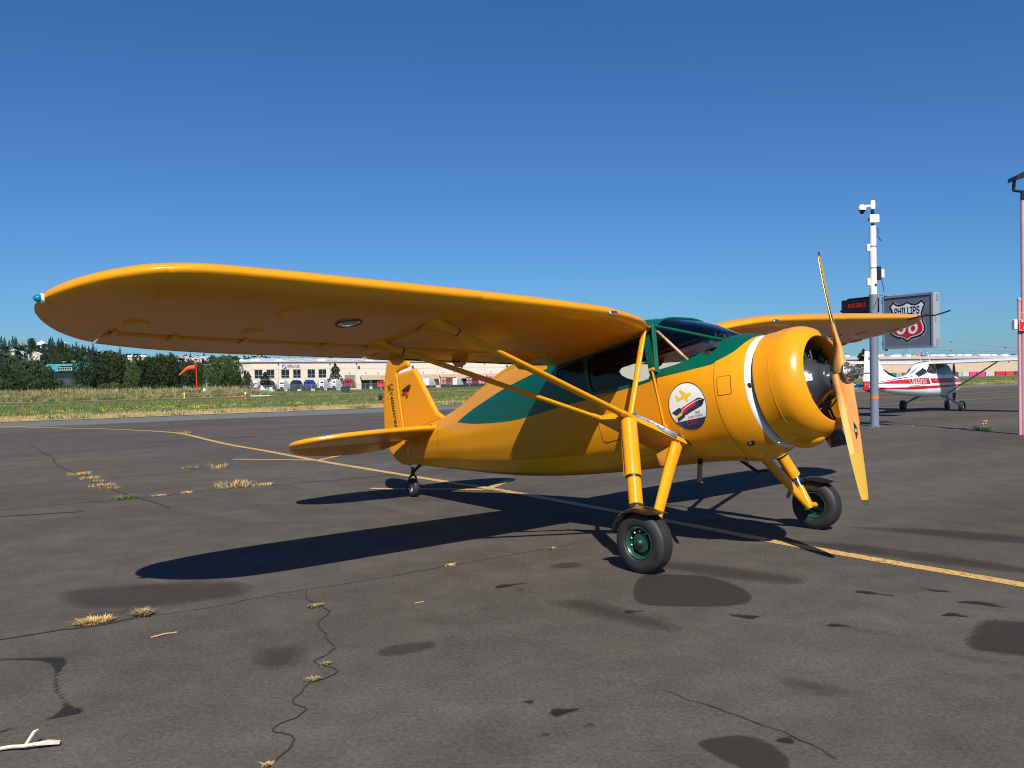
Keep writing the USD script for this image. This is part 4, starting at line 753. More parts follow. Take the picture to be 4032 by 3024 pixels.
for i, (c, z) in enumerate((('NC', 2.672), ('2', 2.560), ('8', 2.452), ('5', 2.344), ('2', 2.236), ('5', 2.128))): vtext(c, .092 if i else .096, -5.10 - .002 * i, z, sx=.72 if i == 0 else 1.)
obj('fin_light_bracket', MB().hull([(x, y, z) for x, z in ((-4.609, 2.648), (-4.795, 2.613), (-4.768, 2.583), (-4.652, 2.591)) for y in (-.035, -.075)]), mat('bracket_shadow_brown', (.03, .02, .012), .6), fn)  # dark plate stands for a bracket together with its shadow on the fin
obj('fin_light', MB().add(np.array(sph.vertices) * (.022, .022, .05) + (-4.709, -.05, 2.557), sph.faces), m_rlens, fn, True)
obj('rudder_post', MB().tube([(-4.950, 0, 2.05), (-4.965, 0, 1.60)], .036, 12), m_yel, plane, 50)
# tailplane and drooped elevators
for sg in (-1, 1):
    ST = [(-4.08, .06), (-4.085, .25), (-4.10, .6), (-4.135, .95), (-4.20, 1.25), (-4.30, 1.52), (-4.43, 1.73), (-4.56, 1.83), (-4.68, 1.865), (-4.80, 1.85), (-4.865, 1.815)]
    sp = Polygon(smoothpoly(ST, 5, False).tolist() + [(-4.88, 1.78), (-4.88, .04)])
    v, f = pillow(sp, .075, .055, .05); obj('tailplane', MB().add(np.column_stack([v[:, 0], sg * v[:, 1], 1.965 + v[:, 2]]), f), m_yel, plane, 50)
    EL = [(-4.895, 1.80), (-4.96, 1.775), (-5.08, 1.68), (-5.19, 1.50), (-5.28, 1.22), (-5.325, .95), (-5.335, .6), (-5.30, .36), (-5.23, .20)]
    ep = Polygon(smoothpoly(EL, 5, False).tolist() + [(-5.08, .10), (-4.895, .07)]).buffer(0)
    v, f = pillow(ep, .055, .045, .05); d = (v[:, 0] + 4.89); a = .20
    obj('elevator', MB().add(np.column_stack([-4.89 + d * math.cos(a) + v[:, 2] * math.sin(a) * -1, sg * v[:, 1], 1.965 + d * math.sin(a) + v[:, 2] * math.cos(a)]), f), m_yel, plane, 50)
    obj('root_fairing_gap', MB().tube([(-4.09, sg * .195, 1.99), (-4.14, sg * .185, 2.01), (-4.55, sg * .11, 2.01)], .006, 6), m_blk, plane)
# tail wheel
TW = gear_ground(-5.1544, 0, .125)
tw = obj('tail_wheel', MB().lathe([(-.03, .055), (-.046, .07), (-.046, .10), (-.03, .12), (0, .126), (.03, .12), (.046, .10), (.046, .07), (.03, .055)], 32, 'y').xf(np.eye(3), TW), m_rub, plane, 40)
obj('tail_wheel_hub', MB().lathe([(-.035, .002), (-.035, .05), (-.03, .06), (.03, .06), (.035, .05), (.035, .002)], 20, 'y').xf(np.eye(3), TW), m_plate, tw, 30)
obj('tail_wheel_fork', MB().tube([TW + (0, -.06, 0), TW + (.04, -.055, .14), TW + (.05, 0, .17)], [.014, .014, .02], 8).tube([TW + (0, .06, 0), TW + (.04, .055, .14), TW + (.05, 0, .17)], [.014, .014, .02], 8).tube([TW + (.05, 0, .16), TW + (.08, 0, .27)], .026, 10), m_blk, plane)
obj('tail_spring', MB().tube([TW + (.06, 0, .20), TW + (.20, 0, .25), TW + (.42, 0, .31)], [(.03, .012), (.03, .016), (.034, .02)], 10), m_blk, plane)
obj('tail_drain', MB().tube([(-4.93, -.02, 1.60), (-4.92, -.03, 1.55), (-4.84, -.02, 1.54)], .004, 5), m_alu, plane)
obj('data_sticker', MB().box((-4.885, -.052, 1.79), (.03, .003, .085)), m_plate, plane)
# ---------------------------------------------------------------- VEGETATION
def leaf_mat(name, dark, pale_tone, sc=.9):  # leaf tone varies at random between the dark and the pale colour
    return custom(name, {'tc': ('geometry', {}), 'n': ('noise_texture', {'scale': sc, 'detail': 2.}), 'oi': ('object_info', {}), 'ml': ('math', {'math_type': 'multiply_add', 'value2': .30, 'value3': -.15}), 'a': ('math', {'math_type': 'multiply_add', 'value2': .35}), 'a2': ('math', {'math_type': 'add'}), 'r': ('rgb_ramp', {'ramp': [(.3, dark), (.95, pale_tone)]}),
        'd': ('principled_bsdf', {'roughness': .6, 'specular_ior_level': .25}), 't': ('translucent_bsdf', {}), 'm': ('mix_closure', {'fac': .25})},
        [('tc.position', 'n.vector'), ('tc.random_per_island', 'a.value1'), ('n.fac', 'a.value3'), ('oi.random', 'ml.value1'), ('ml.value', 'a2.value1'), ('a.value', 'a2.value2'), ('a2.value', 'r.fac'), ('r.color', 'd.base_color'), ('r.color', 't.color'), ('d.BSDF', 'm.closure1'), ('t.BSDF', 'm.closure2')], surface='m.closure')
m_bark = mat('bark', (.07, .05, .035), .9, vary=.3, vscale=3.)
LEAF = {'broad': leaf_mat('broad_leaves', (.026, .048, .016), (.085, .125, .036)), 'dark': leaf_mat('dark_leaves', (.018, .034, .012), (.060, .085, .026)), 'light': leaf_mat('light_leaves', (.034, .066, .018), (.10, .165, .045)),
        'pine': leaf_mat('pine_needles', (.012, .026, .012), (.040, .068, .024)), 'fir': leaf_mat('fir_needles', (.018, .032, .022), (.050, .070, .042), .05), 'bush': leaf_mat('bush_leaves', (.022, .042, .014), (.085, .11, .036)), 'shrub': leaf_mat('shrub_leaves', (.04, .06, .02), (.15, .17, .06)), 'hedge': leaf_mat('hedge_leaves', (.03, .06, .014), (.12, .165, .04))}
def cards(c, size, r, out=None, flat=.0):
    """leaf-sized quads at the points c"""
    n = len(c); a = r.normal(size=(n, 3)); a /= np.linalg.norm(a, axis=1, keepdims=True)
    if out is not None: a = a + out * .9; a /= np.linalg.norm(a, axis=1, keepdims=True)
    b = np.cross(a, r.normal(size=(n, 3))); b /= np.linalg.norm(b, axis=1, keepdims=True); d = np.cross(a, b); s = size * (.6 + .8 * r.random((n, 1)))
    v = np.stack([c - b * s, c - d * s * .6, c + b * s, c + d * s * .6 + a * s * .2], 1).reshape(-1, 3); q = np.arange(4 * n).reshape(n, 4)
    return v, np.vstack([q[:, [0, 1, 2]], q[:, [0, 2, 3]]])
def crown(kind, seed):
    """unit tree: height 1, crown radius .5"""
    r = np.random.default_rng(seed); tr = MB()
    if kind in ('fir', 'pine'):
        n = 1500 if kind == 'fir' else 2600; h = r.random(n) ** (.75 if kind == 'fir' else .8); z = (.12 if kind == 'fir' else .10) + h * .88
        prof = (1 - h) ** .8 if kind == 'fir' else np.minimum(1, (1 - h) * 1.35) ** .75
        ring = np.floor(h * (11 if kind == 'fir' else 7)) ; wob = 1 + .25 * np.sin(r.random(20)[(ring % 20).astype(int)] * 6.28 + 0)
        lob = .72 + .4 * meshkit.noise(np.stack([np.cos(a_ := r.random(n) * 2 * np.pi) * 2.2 + 5, np.sin(a_) * 2.2 + 5, z * 9], 1), seed)
        frac = np.sqrt(r.random(n)); rad = .5 * prof * wob * lob * (.35 + .65 * frac)
        c = np.stack([rad * np.cos(a_), rad * np.sin(a_), z - rad * .12 + ((h * 11) % 1) * -.02], 1); out = np.stack([np.cos(a_), np.sin(a_), 0 * a_ + .5], 1)
        v, f = cards(c, .026 if kind == 'fir' else .030, r, out); tr.tube([(0, 0, -.02), (.004, .003, .5), (0, 0, .97)], [.022, .014, .003], 7)
    else:
        lobes = []; k = {'broad': 15, 'dark': 17, 'light': 15, 'bush': 12, 'shrub': 10, 'hedge': 9}[kind]; z0, z1 = {'broad': (.24, .84), 'dark': (.16, .88), 'light': (.2, .86), 'bush': (.16, .78), 'shrub': (.15, .72), 'hedge': (.10, .90)}[kind]
        for i in range(k):
            t = (i + r.random()) / k; w = math.sin(np.pi * (.12 + .80 * t)) ** .7 if kind != 'hedge' else .8 * (1 - t) ** .5 + .15; a = i * 2.4 + r.random(); d = .30 * w * math.sqrt(r.random())
            lobes.append((d * math.cos(a), d * math.sin(a), z0 + (z1 - z0) * t, (.13 + .10 * r.random()) * (.55 + .6 * w)))
        lobes = np.array(lobes); n = 3200 if kind in ('broad', 'dark', 'light') else 1700; i = r.choice(k, n, p=lobes[:, 3] ** 2 / (lobes[:, 3] ** 2).sum())
        u = r.normal(size=(n, 3)); u /= np.linalg.norm(u, axis=1, keepdims=True); rad = lobes[i, 3] * (.62 + .46 * r.random(n) ** .6); c = lobes[i, :3] + u * rad[:, None] * (1.15, 1.15, .85)
        c = c[(c[:, 2] > .03)]; u = u[:len(c)]
        v, f = cards(c, .028 if kind in ('broad', 'dark', 'light') else .036, r)
        tr.tube([(0, 0, -.02), (.01, .01, .25), (.0, .02, .55)], [.032, .024, .010], 8)
        for j in r.choice(k, 6, replace=False): tr.tube([(0, .01, .2 + .2 * r.random()), lobes[j, :3] * (.5, .5, .8), lobes[j, :3]], [.014, .009, .004], 5)
    return tr, (v, f)
PROTO = {}
def plant(kind, var, x, y, z, h, w, label, group=None, cat='tree', name=None, rz=None):
    rz = (x * 7.3 + y * 3.1) % 6.28 if rz is None else rz; key = (kind, var)
    if key not in PROTO:
        tr, lf = crown(kind, 100 * var + len(kind) * 7 + ord(kind[0])); t = thing(name, label, cat, (x, y, z), rz, group, sc=(w, w, h)); obj('trunk', tr, m_bark, t); obj('crown', lf, LEAF[kind], t, False); PROTO[key] = t; return t
    return dup(PROTO[key], (x, y, z), rz, label, cat, group, sc=(w, w, h), name=name)
TREES = [(-107.5, 185.1, -1.73, 8.2, 4.6, 'broad'), (-107.7, 190.1, -1.78, 8.6, 4.4, 'broad'), (-97.8, 180.1, -1.63, 8.9, 4.2, 'broad'), (-93.2, 176.0, -1.57, 7.2, 3.1, 'broad'), (-93.5, 190.1, -1.69, 8.3, 4.4, 'dark'), (-92.8, 195.1, -1.72, 9.8, 4.8, 'dark'), (-90.5, 198.1, -1.73, 10.3, 4.6, 'dark'), (-89.7, 200.1, -1.74, 10.5, 4.4, 'dark'), (-82.8, 190.1, -1.62, 8.2, 3.0, 'light'), (-83.7, 196.1, -1.67, 9.4, 2.8, 'dark'), (-81.9, 198.1, -1.68, 9.7, 3.7, 'dark'), (-80.1, 200.1, -1.68, 10.0, 4.1, 'dark'), (-78.5, 202.1, -1.69, 9.8, 3.5, 'dark'), (-77.1, 205.0, -1.7, 6.9, 3.3, 'broad'), (-78.1, 212.1, -1.77, 9.0, 4.3, 'dark'), (-80.1, 225.1, -1.88, 8.4, 3.3, 'broad'), (-75.8, 222.1, -1.83, 9.7, 4.8, 'light'), (-74.0, 226.1, -1.85, 10.0, 5.6, 'light'), (-74.5, 235.1, -1.93, 10.1, 4.1, 'light'), (-114.5, 190.1, -1.82, 9.3, 5.2, 'broad'), (-121.5, 195.1, -1.9, 9.9, 5.4, 'dark'), (-126.0, 195.1, -1.93, 10.3, 5.7, 'broad'), (-60.6, 300.1, -2.36, 9.7, 5.8, 'pine'), (-81.3, 288.0, -2.4, 6.9, 4.9, 'pine'), (-80.9, 268.0, -2.23, 6.8, 3.7, 'pine'), (-75.5, 222.0, -1.83, 3.7, 1.7, 'pine'), (163.1, 405.1, -1.8, 14.1, 10.8, 'pine'), (516.6, 900.2, -2.94, 21.4, 11.5, 'broad')]
TLAB = ['leftmost rounded leafy tree in view at the left edge, behind the bushes', 'rounded leafy tree second from the left edge, below the white water tank', 'tall leafy tree left of the teal-roofed building', 'small leafy tree whose edge covers the left end of the teal roof', 'dark tree hiding the right end of the teal-roofed building', 'second dark tree to the right of the teal roof', 'third dark tree to the right of the teal roof, joined to its neighbours', 'fourth dark tree to the right of the teal roof', 'paler green narrow tree standing among the dark trees', 'slim dark tree just right of the paler green one', 'dense dark tree left of the windsock, first of four', 'dense dark tree left of the windsock, second of four', 'dense dark tree left of the windsock, third of four', 'low rounded tree under the tip of the windsock', 'dark tree directly behind the windsock pole', 'leafy tree seen in the gap right of the windsock pole', 'bright green tree between the windsock and the cream warehouse', 'tallest bright green tree left of the cream warehouse', 'bright green tree touching the corner of the cream warehouse', 'leafy tree just outside the left edge of the view', 'dark tree further outside the left edge', 'leafy tree furthest left outside the view', 'dark pine in front of the cream warehouse beside the dock door', 'small dark pine in front of the warehouse windows behind the trucks', 'small dark pine at the chamfered warehouse corner', 'little young pine beside the chain-link fence', 'large dark pine behind the tail of the white and red airplane', 'distant dark tree on the horizon beside the pink pole']
for i, ((x, y, z, h, w, k), lb) in enumerate(zip(TREES, TLAB)):
    plant(k, i % (3 if k == 'dark' else 2), x, y, z, h, w * (1.18 if k != 'pine' else 1.05), lb, 'trees beyond the runway' if i < 22 else None, name={'pine': 'pine_tree'}.get(k, 'leafy_tree'))
BUSH = [(-100.0, 172.0, -1.58, 4.8, 3.0, 'bush'), (-96.6, 170.0, -1.54, 4.5, 3.1, 'bush'), (-94.9, 171.0, -1.54, 4.8, 3.0, 'bush'), (-91.6, 169.0, -1.5, 4.3, 2.8, 'bush'), (-90.4, 171.0, -1.51, 4.7, 2.8, 'bush'), (-89.8, 173.0, -1.53, 4.5, 2.5, 'bush'), (-86.6, 170.0, -1.48, 3.5, 2.5, 'shrub'), (-85.7, 172.0, -1.49, 3.4, 2.6, 'shrub'), (-82.9, 170.0, -1.46, 3.1, 2.5, 'shrub'), (-81.9, 176.0, -1.5, 3.5, 2.2, 'shrub'), (-81.0, 178.0, -1.51, 3.8, 2.6, 'shrub'), (-78.9, 178.0, -1.5, 3.5, 2.7, 'shrub'), (-75.1, 174.0, -1.44, 2.6, 2.2, 'shrub'), (-73.4, 182.0, -1.49, 2.8, 1.8, 'shrub'), (-72.0, 182.0, -1.49, 2.4, 1.6, 'shrub'), (-78.3, 240.0, -1.99, 4.9, 1.4, 'hedge'), (-77.4, 240.0, -1.99, 5.2, 1.4, 'hedge'), (-76.8, 241.0, -1.99, 5.0, 1.4, 'hedge'), (-76.1, 242.0, -1.99, 5.2, 1.4, 'hedge'), (-75.4, 243.0, -2.0, 5.0, 1.4, 'hedge'), (-74.7, 244.0, -2.0, 5.2, 1.4, 'hedge'), (-74.1, 245.0, -2.01, 4.7, 1.3, 'hedge')]
ORD = ['first', 'second', 'third', 'fourth', 'fifth', 'sixth', 'seventh', 'eighth', 'ninth', 'tenth']; cnt = {}
for i, (x, y, z, h, w, k) in enumerate(BUSH):
    n = cnt.get(k, 0); cnt[k] = n + 1
    lb = {'bush': f'{ORD[n]} dark bush from the left below the leafy trees', 'shrub': f'{ORD[n]} yellow-green shrub from the left in front of the dark trees', 'hedge': f'{ORD[n]} narrow conifer from the left in the green hedge by the fence'}[k]
    plant(k, i % 2, x, y, z, h, w * (1.6 if k != 'hedge' else 1.4), lb, {'bush': 'bushes below the trees', 'shrub': 'shrubs before the dark trees', 'hedge': 'narrow hedge conifers'}[k], 'shrub' if k != 'hedge' else 'hedge', {'bush': 'bush', 'shrub': 'shrub', 'hedge': 'hedge_conifer'}[k])
# wooded hill on the left horizon
RX = np.array([-1500, -900, -670, -522, -497, -482, -471, -460, -448, -433, -416, -399, -374, -325, -275, -226, -127, -28, 60, 200.]); RZ = np.array([30, 44, 44, 38, 36, 35, 33, 33.5, 34, 31, 29, 26, 24, 21, 19, 17.5, 13, 8, 3, -2.])
hx = np.linspace(-1500, 200, 120); hy = np.array([430, 470, 520, 580, 640, 700, 760, 810, 850, 900, 960, 1100, 1400.]); prof = np.array([-.05, 0, .10, .25, .43, .62, .80, .93, 1, 1.0, .95, .8, -.1])
def hill_z(x, y): k = np.interp(y, hy, prof); return -3 + (np.interp(x * 850 / np.maximum(y, 430) if False else x, RX, RZ) + 3) * k + (fbm(np.stack([np.asarray(x) * .02, np.asarray(y) * .02, 0 * np.asarray(x)], -1), 3, 4) - .5) * 4 * np.clip(k, 0, 1)
HX, HY = np.meshgrid(hx, hy, indexing='ij'); obj('hills', MB().grid(np.stack([HX, HY, hill_z(HX, HY)], -1)), ground_mat('hill_scrub', [(.3, (.020, .034, .018)), (.5, (.040, .062, .028)), (.7, (.075, .095, .045))], sc=.05, fine=.5), None, True, kind='structure')
SKY = [(-478.5, 820.4, 50.0, 4.0), (-475.3, 820.4, 48.6, 3.0), (-471.0, 820.4, 46.2, 4.0), (-467.8, 820.4, 49.7, 4.0), (-465.5, 820.4, 49.0, 4.0), (-461.9, 820.4, 42.9, 3.3), (-458.5, 820.4, 42.6, 3.6), (-456.2, 820.4, 42.0, 3.0), (-452.2, 820.4, 40.9, 2.6), (-448.7, 820.4, 41.3, 3.0), (-444.1, 820.4, 40.7, 3.0), (-440.1, 820.4, 41.7, 3.0), (-437.5, 820.4, 42.3, 2.3), (-433.7, 820.4, 46.5, 3.3), (-432.4, 820.4, 48.2, 3.3), (-430.5, 820.4, 47.8, 3.3), (-428.0, 820.4, 41.5, 3.3), (-425.7, 820.4, 45.0, 3.0), (-424.7, 820.4, 46.8, 2.6), (-422.2, 820.4, 46.9, 3.0), (-420.8, 820.4, 44.3, 2.6), (-417.7, 820.4, 40.2, 3.0), (-414.2, 820.4, 40.8, 3.0), (-411.7, 820.4, 41.3, 2.6), (-408.2, 820.4, 43.4, 2.0), (-405.6, 820.3, 40.1, 3.0), (-402.5, 820.4, 40.9, 2.6), (-399.9, 820.3, 39.7, 3.0), (-396.5, 820.3, 39.4, 3.0), (-393.0, 820.3, 38.2, 3.0), (-389.6, 820.3, 37.2, 2.6), (-495.1, 830.4, 48.3, 3.4), (-504.8, 830.4, 50.4, 3.4), (-514.4, 830.4, 47.4, 3.4), (-526.4, 830.4, 51.1, 3.4), (-541.0, 830.4, 48.9, 3.4)]
FIRLAB, FIRG = 'tall dark conifer on the skyline of the wooded hill', 'conifers along the hill skyline'
i = 0
for x, y, h, w in SKY:
    z = float(hill_z(np.array(x), np.array(y))); top = h - 3.0 if h > 30 else h; hh = max(8., (h + zg(x, y)) - z); plant('fir', i % 3, x, y, z, hh, hh * .30 + 1.5, FIRLAB, FIRG, name='fir_tree'); i += 1
r5 = np.random.default_rng(11)
for k in range(150):
    y = r5.uniform(520, 835); x = r5.uniform(-.66, -.20) * y; z = float(hill_z(np.array(x), np.array(y))); h = r5.uniform(8, 15) * (1.15 if x < -350 else .75)
    if abs(x + 411) < 14 and 690 < y < 765: continue
    kd = 'fir' if r5.random() < .6 else 'dark'; plant(kd, k % 3, x, y, z, h, h * (.36 if kd == 'fir' else .75), 'dark conifer on the slope of the wooded hill' if kd == 'fir' else 'rounded dark tree on the slope of the wooded hill', 'conifers on the hillside' if kd == 'fir' else 'leafy trees on the hillside', name='fir_tree' if kd == 'fir' else 'hill_tree')
wood = MB(); r6 = np.random.default_rng(5); n = 9000; wy = r6.uniform(470, 880, n); wx = r6.uniform(-1.0, .1, n) * wy; wz = hill_z(wx, wy) + r6.random(n) * 5; ok = (np.abs(wx + 411) > 12) | (wy > 770) | (wy < 720)
v, f = cards(np.column_stack([wx, wy, wz])[ok], 2.6, r6); obj('hillside_woods', (v, f), LEAF['fir'], None, False, label='dense mixed woods covering the far hillside', cat='woods', kind='stuff')

# houses, tanks and towers on the hill
m_hroof = mat('pale_roof', (.55, .55, .54), .6, vary=.08); m_hwall = mat('house_wall', (.52, .47, .38), .8); m_tank = mat('tank_white', (.78, .80, .80), .4); m_dark = mat('dark_glass', (.012, .014, .017), .08, spec=.6)
def house(x, y, w, d, h, rf, label, rz=.1, c=None):
    z = float(hill_z(np.array(x), np.array(y))) + 1.0; t = thing('house', label, 'house', (x, y, z), rz, 'houses on the hill')
    obj('wall', MB().prism(Polygon([(-w / 2, -3), (w / 2, -3), (w / 2, h), (0, h + rf * .9), (-w / 2, h)]), -d / 2, d / 2, lambda p: p[:, [0, 2, 1]]), c or m_hwall, t)
    obj('roof', MB().prism(Polygon([(-w / 2 - .7, h - .25), (0, h + rf), (w / 2 + .7, h - .25), (w / 2 + .7, h + .05), (0, h + rf + .3), (-w / 2 - .7, h + .05)]), -d / 2 - .6, d / 2 + .6, lambda p: p[:, [0, 2, 1]]), m_hroof, t)
    for k in range(max(2, int(w / 3))): obj('window', MB().box((-w / 2 + (k + .5) * w / max(2, int(w / 3)), -d / 2 - .03, h * .55), (1.1, .1, 1.3)), m_dark, t)
house(-411.7, 757, 9.5, 8, 3.6, 2.6, 'largest white-roofed house on the hill, below the skyline conifers'); house(-431.4, 770, 4.5, 6, 3.2, 1.4, 'small pale house left of the largest hill house', .3); house(-449.8, 765, 5., 6, 2.8, 1.2, 'pale-roofed house on the hill at the left edge of the view', -.2); house(-443, 778, 3., 4, 3., 1., 'tiny house between two trees on the far left hill')
for x, y, w, l in ((-299.6, 800, 9, 'first small house on the ridge behind the windsock'), (-288.2, 800, 11, 'second small house on the ridge behind the windsock'), (-282.9, 806, 9, 'third small house on the ridge behind the windsock'), (-244.8, 790, 10, 'small house on the ridge above the warehouse corner'), (-257.3, 826, 8, 'pale house on the ridge left of the warehouse roof'), (-239., 826, 12, 'wide pale house on the ridge behind the warehouse roof')): house(x, y, w, 7, 3.5, 1.8, l, .05)
t = thing('long_building', 'long white-roofed building on the ridge above the dark trees', 'building', (-334, 780, float(hill_z(np.array(-334.), np.array(780.))) + 2), .05); obj('wall', MB().box((0, 0, 1.0), (17, 9, 5)), m_hwall, t); obj('roof', MB().hull([(x, y, z) for x, y, z in ((-9, -5, 3.5), (9, -5, 3.5), (9, 5, 3.5), (-9, 5, 3.5), (-8, 0, 5.2), (8, 0, 5.2))]), m_hroof, t)
t = thing('water_tank', 'wide white domed water tank on the hilltop', 'water tank', (-483.3, 900, 33)); obj('tank_shell', MB().lathe([(0, 5.6), (8.0, 5.6)], 40), m_tank, t, 30); obj('tank_dome', MB().lathe([(8.0, 5.7), (9.6, 4.6), (11.0, 2.6), (11.7, .6), (11.75, .01)], 40), m_tank, t, 40); obj('tank_vent', MB().lathe([(11.7, .5), (12.5, .5), (12.8, .01)], 12), m_tank, t)
t = thing('water_tank', 'small domed white tank right of the wide one, beside tall conifers', 'water tank', (-462.3, 905, 33)); obj('tank_shell', MB().lathe([(0, 1.7), (9.3, 1.7)], 24), m_tank, t, 30); obj('tank_dome', MB().lathe([(9.3, 1.9), (10.4, 1.4), (11.0, .01)], 24), m_tank, t, 40); obj('ladder_box', MB().box((2.4, 0, 4.5), (1.2, 1.2, 9)), mat('tank_grey', (.35, .36, .38), .6), t)
m_steel = mat('lattice_steel', (.34, .36, .39), .5, metal=.4)
def pylon(x, y, z0, h, w, arms, label, vs=False):
    t = thing('pylon', label, 'pylon', (x, y, z0), .2, 'power pylons'); m = MB()
    lv = np.linspace(0, 1, 7); wd = lambda k: w * (1 - .86 * k)
    for a, b in zip(lv[:-1], lv[1:]):
        A, B = wd(a) / 2, wd(b) / 2
        for sx, sy in ((1, 1), (1, -1), (-1, 1), (-1, -1)): m.tube([(sx * A, sy * A, a * h), (sx * B, sy * B, b * h)], .16, 4)
        for sy in (1, -1): m.tube([(-A, sy * A, a * h), (B, sy * B, b * h)], .10, 4).tube([(A, sy * A, a * h), (-B, sy * B, b * h)], .10, 4)
    obj('tower', m, m_steel, t)
    for k, aw in arms:
        c = MB().tube([(-aw, 0, k * h), (0, 0, k * h + 1.2), (aw, 0, k * h)], .14, 4).tube([(-aw, 0, k * h), (aw, 0, k * h)], .14, 4)
        if vs:
            for q in (-aw * .9, -aw * .35, aw * .35, aw * .9): c.tube([(q - .9, 0, k * h), (q, 0, k * h - 2.0), (q + .9, 0, k * h)], .16, 4)
        obj('cross_arm', c, m_steel, t)
pylon(-522, 900, 33, 17, 4, ((.6, 4), (.78, 3.4)), 'left lattice pylon standing among conifers on the hill'); pylon(-492.3, 880, 31, 16, 4, ((.62, 5), (.86, 5)), 'lattice pylon on the hill left of the white water tank')
pylon(406.3, 900, -3, 40, 7, ((.62, 5), (.75, 4), (.88, 4)), 'left of the two distant pylons behind the right warehouse'); pylon(374.3, 800, -3, 42, 8, ((.475, 6.2), (.68, 5)), 'right of the two distant pylons, with V-shaped insulators', True)
for k, (a, b) in enumerate((((374, 800, 32), (351.1, 640, 18.7)), ((374, 800, 22), (350, 640, 14.5)), ((374, 800, 17), (420, 520, 10.)))):
    a, b = np.array(a, float), np.array(b, float); c = b + (b - a) * .9 + (0, 0, 4); P = [a + (c - a) * u + (0, 0, -6 * 4 * u * (1 - u) * .35) for u in np.linspace(0, 1, 24)]
    w_ = obj('power_line', MB().tube(P, .06, 4), m_steel, None, label=f'{ORD[k]} power line from the top running right from the pylons', cat='power line', group='power lines')
    if k < 2:
        for u in (.28, .62)[:2 - k]: obj('marker_ball', MB().add(np.array(sph.vertices) * .75 + P[int(u * 23)], sph.faces), mat('ball_red', (.6, .05, .03), .5), None, True, label=f'red warning ball on the {ORD[k]} power line, {"nearer the pylon" if u < .5 else "further right"}', cat='marker ball', group='warning balls')
t = thing('utility_pole', 'thin grey pole rising behind the right warehouse roof', 'pole', (323, 600, -2.9)); obj('pole', MB().tube([(0, 0, 0), (0, 0, 18.2)], [.42, .34], 8), m_steel, t)

# teal roofed building
m_teal = mat('teal_roof', (.06, .34, .33), .45, metal=.2, vary=.06); m_tw = mat('teal_wall', (.40, .42, .44), .7)
t = thing('teal_building', 'building with a bright teal metal roof between the trees', 'building', (-168.5, 332, -2.9), .0)
obj('wall', MB().box((0, 6, 4.4), (20, 12, 8.8)), mat('blue_grey_wall', (.05, .06, .08), .3), t); rf = obj('roof', MB().hull([(x, y, z) for x, y, z in ((-10.5, -.6, 9.0), (10.5, -.6, 9.0), (10.5, 5, 11.8), (-10.5, 5, 11.8), (10.5, 12, 11.6), (-10.5, 12, 11.6), (10.5, -.6, 8.8), (-10.5, -.6, 8.8))]), m_teal, t)
for x in np.arange(-10, 10.4, 1.2): obj('roof_seam', MB().tube([(x, -.6, 9.06), (x, 5, 11.86)], .05, 4), m_teal, rf)
dm = obj('dormer', MB().hull([(x, y, z) for x in (-3.4, 2.0) for y, z in ((-1.0, 9.2), (-1.0, 10.6), (3.2, 11.0), (3.2, 9.2))]), m_tw, t); obj('dormer_roof', MB().box((-.7, .6, 10.95), (6.0, 4.2, .16)), mat('grey_roof', (.30, .33, .36), .5), dm)
for k in range(6): obj('window', MB().box((-3.0 + k * .86, -1.02, 9.85), (.62, .08, .75)), m_dark, dm)
for k in range(8): w_ = obj('window', MB().box((-4.3 + k * 1.25, -.04, 7.6), (1.1, .12, 2.6)), m_dark, t)
for x in (-3.9, -.2): obj('roof_vent', MB().tube([(x, 4.6, 11.7), (x, 4.6, 12.8)], .12, 6).tube([(x - .9, 4.6, 12.8), (x + .9, 4.6, 12.8)], .10, 6), m_steel, t)

# ---------------------------------------------------------------- cream warehouse with the sign, dock doors and canopies
m_cream = mat('cream_wall', (.60, .53, .44), .85, vary=.03, vscale=.4); m_cor = mat('cornice_brown', (.12, .075, .06), .7); m_roofm = mat('metal_roof', (.50, .52, .54), .45, vary=.08, vscale=.3); m_can = mat('canopy_tan', (.33, .25, .17), .7, vary=.05); m_dock = mat('dock_door', (.22, .18, .14), .7); m_mul = mat('window_bars', (.30, .33, .36), .5)
E1 = np.array([.842, .5395]); N1 = np.array([.5395, -.842])   # along the front, and out of it
W0 = np.array([-93.5, 300., -2.45]); RW = np.array([[E1[0], N1[0] * -1, 0], [E1[1], N1[1] * -1, 0], [0, 0, 1.]])
wh = thing('cream_warehouse', 'long cream warehouse with dark windows, tan canopies and a blue logo sign', 'warehouse', W0, R=RW)   # local x along the front, y into the building, z up
L = 205.; zt_ = 9.95
obj('wall', MB().prism(Polygon([(0.1, 6), (4.1, 0), (L, 0), (L, 60), (0.1, 60)]), -.3, zt_), m_cream, wh)
obj('cornice', MB().prism(Polygon([(-.15, 5.9), (4.0, -.16), (L, -.16), (L, .5), (4.3, .5), (.5, 6.2), (.5, 60), (-.15, 60)]), zt_ - .12, zt_ + .32), m_cor, wh)
rf = obj('roof', MB().hull([(x, y, z) for x, y, z in ((0, 6.2, zt_ + .3), (4.2, .1, zt_ + .3), (L, .1, zt_ + .3), (L, 60, zt_ + .3), (0, 60, zt_ + .3), (14, 30, zt_ + 2.4), (L, 30, zt_ + 2.4))]), m_roofm, wh)
for k, x in enumerate((3.5, 9, 17, 34, 52, 70, 90)): obj('skylight', MB().add(np.array(trimesh.creation.icosphere(2, 1).vertices) * (1.8, 1.2, .45) + (x, 9 + (k % 2) * 3, zt_ + .95 + (k % 2) * .2), trimesh.creation.icosphere(2, 1).faces), m_tank, rf, True)
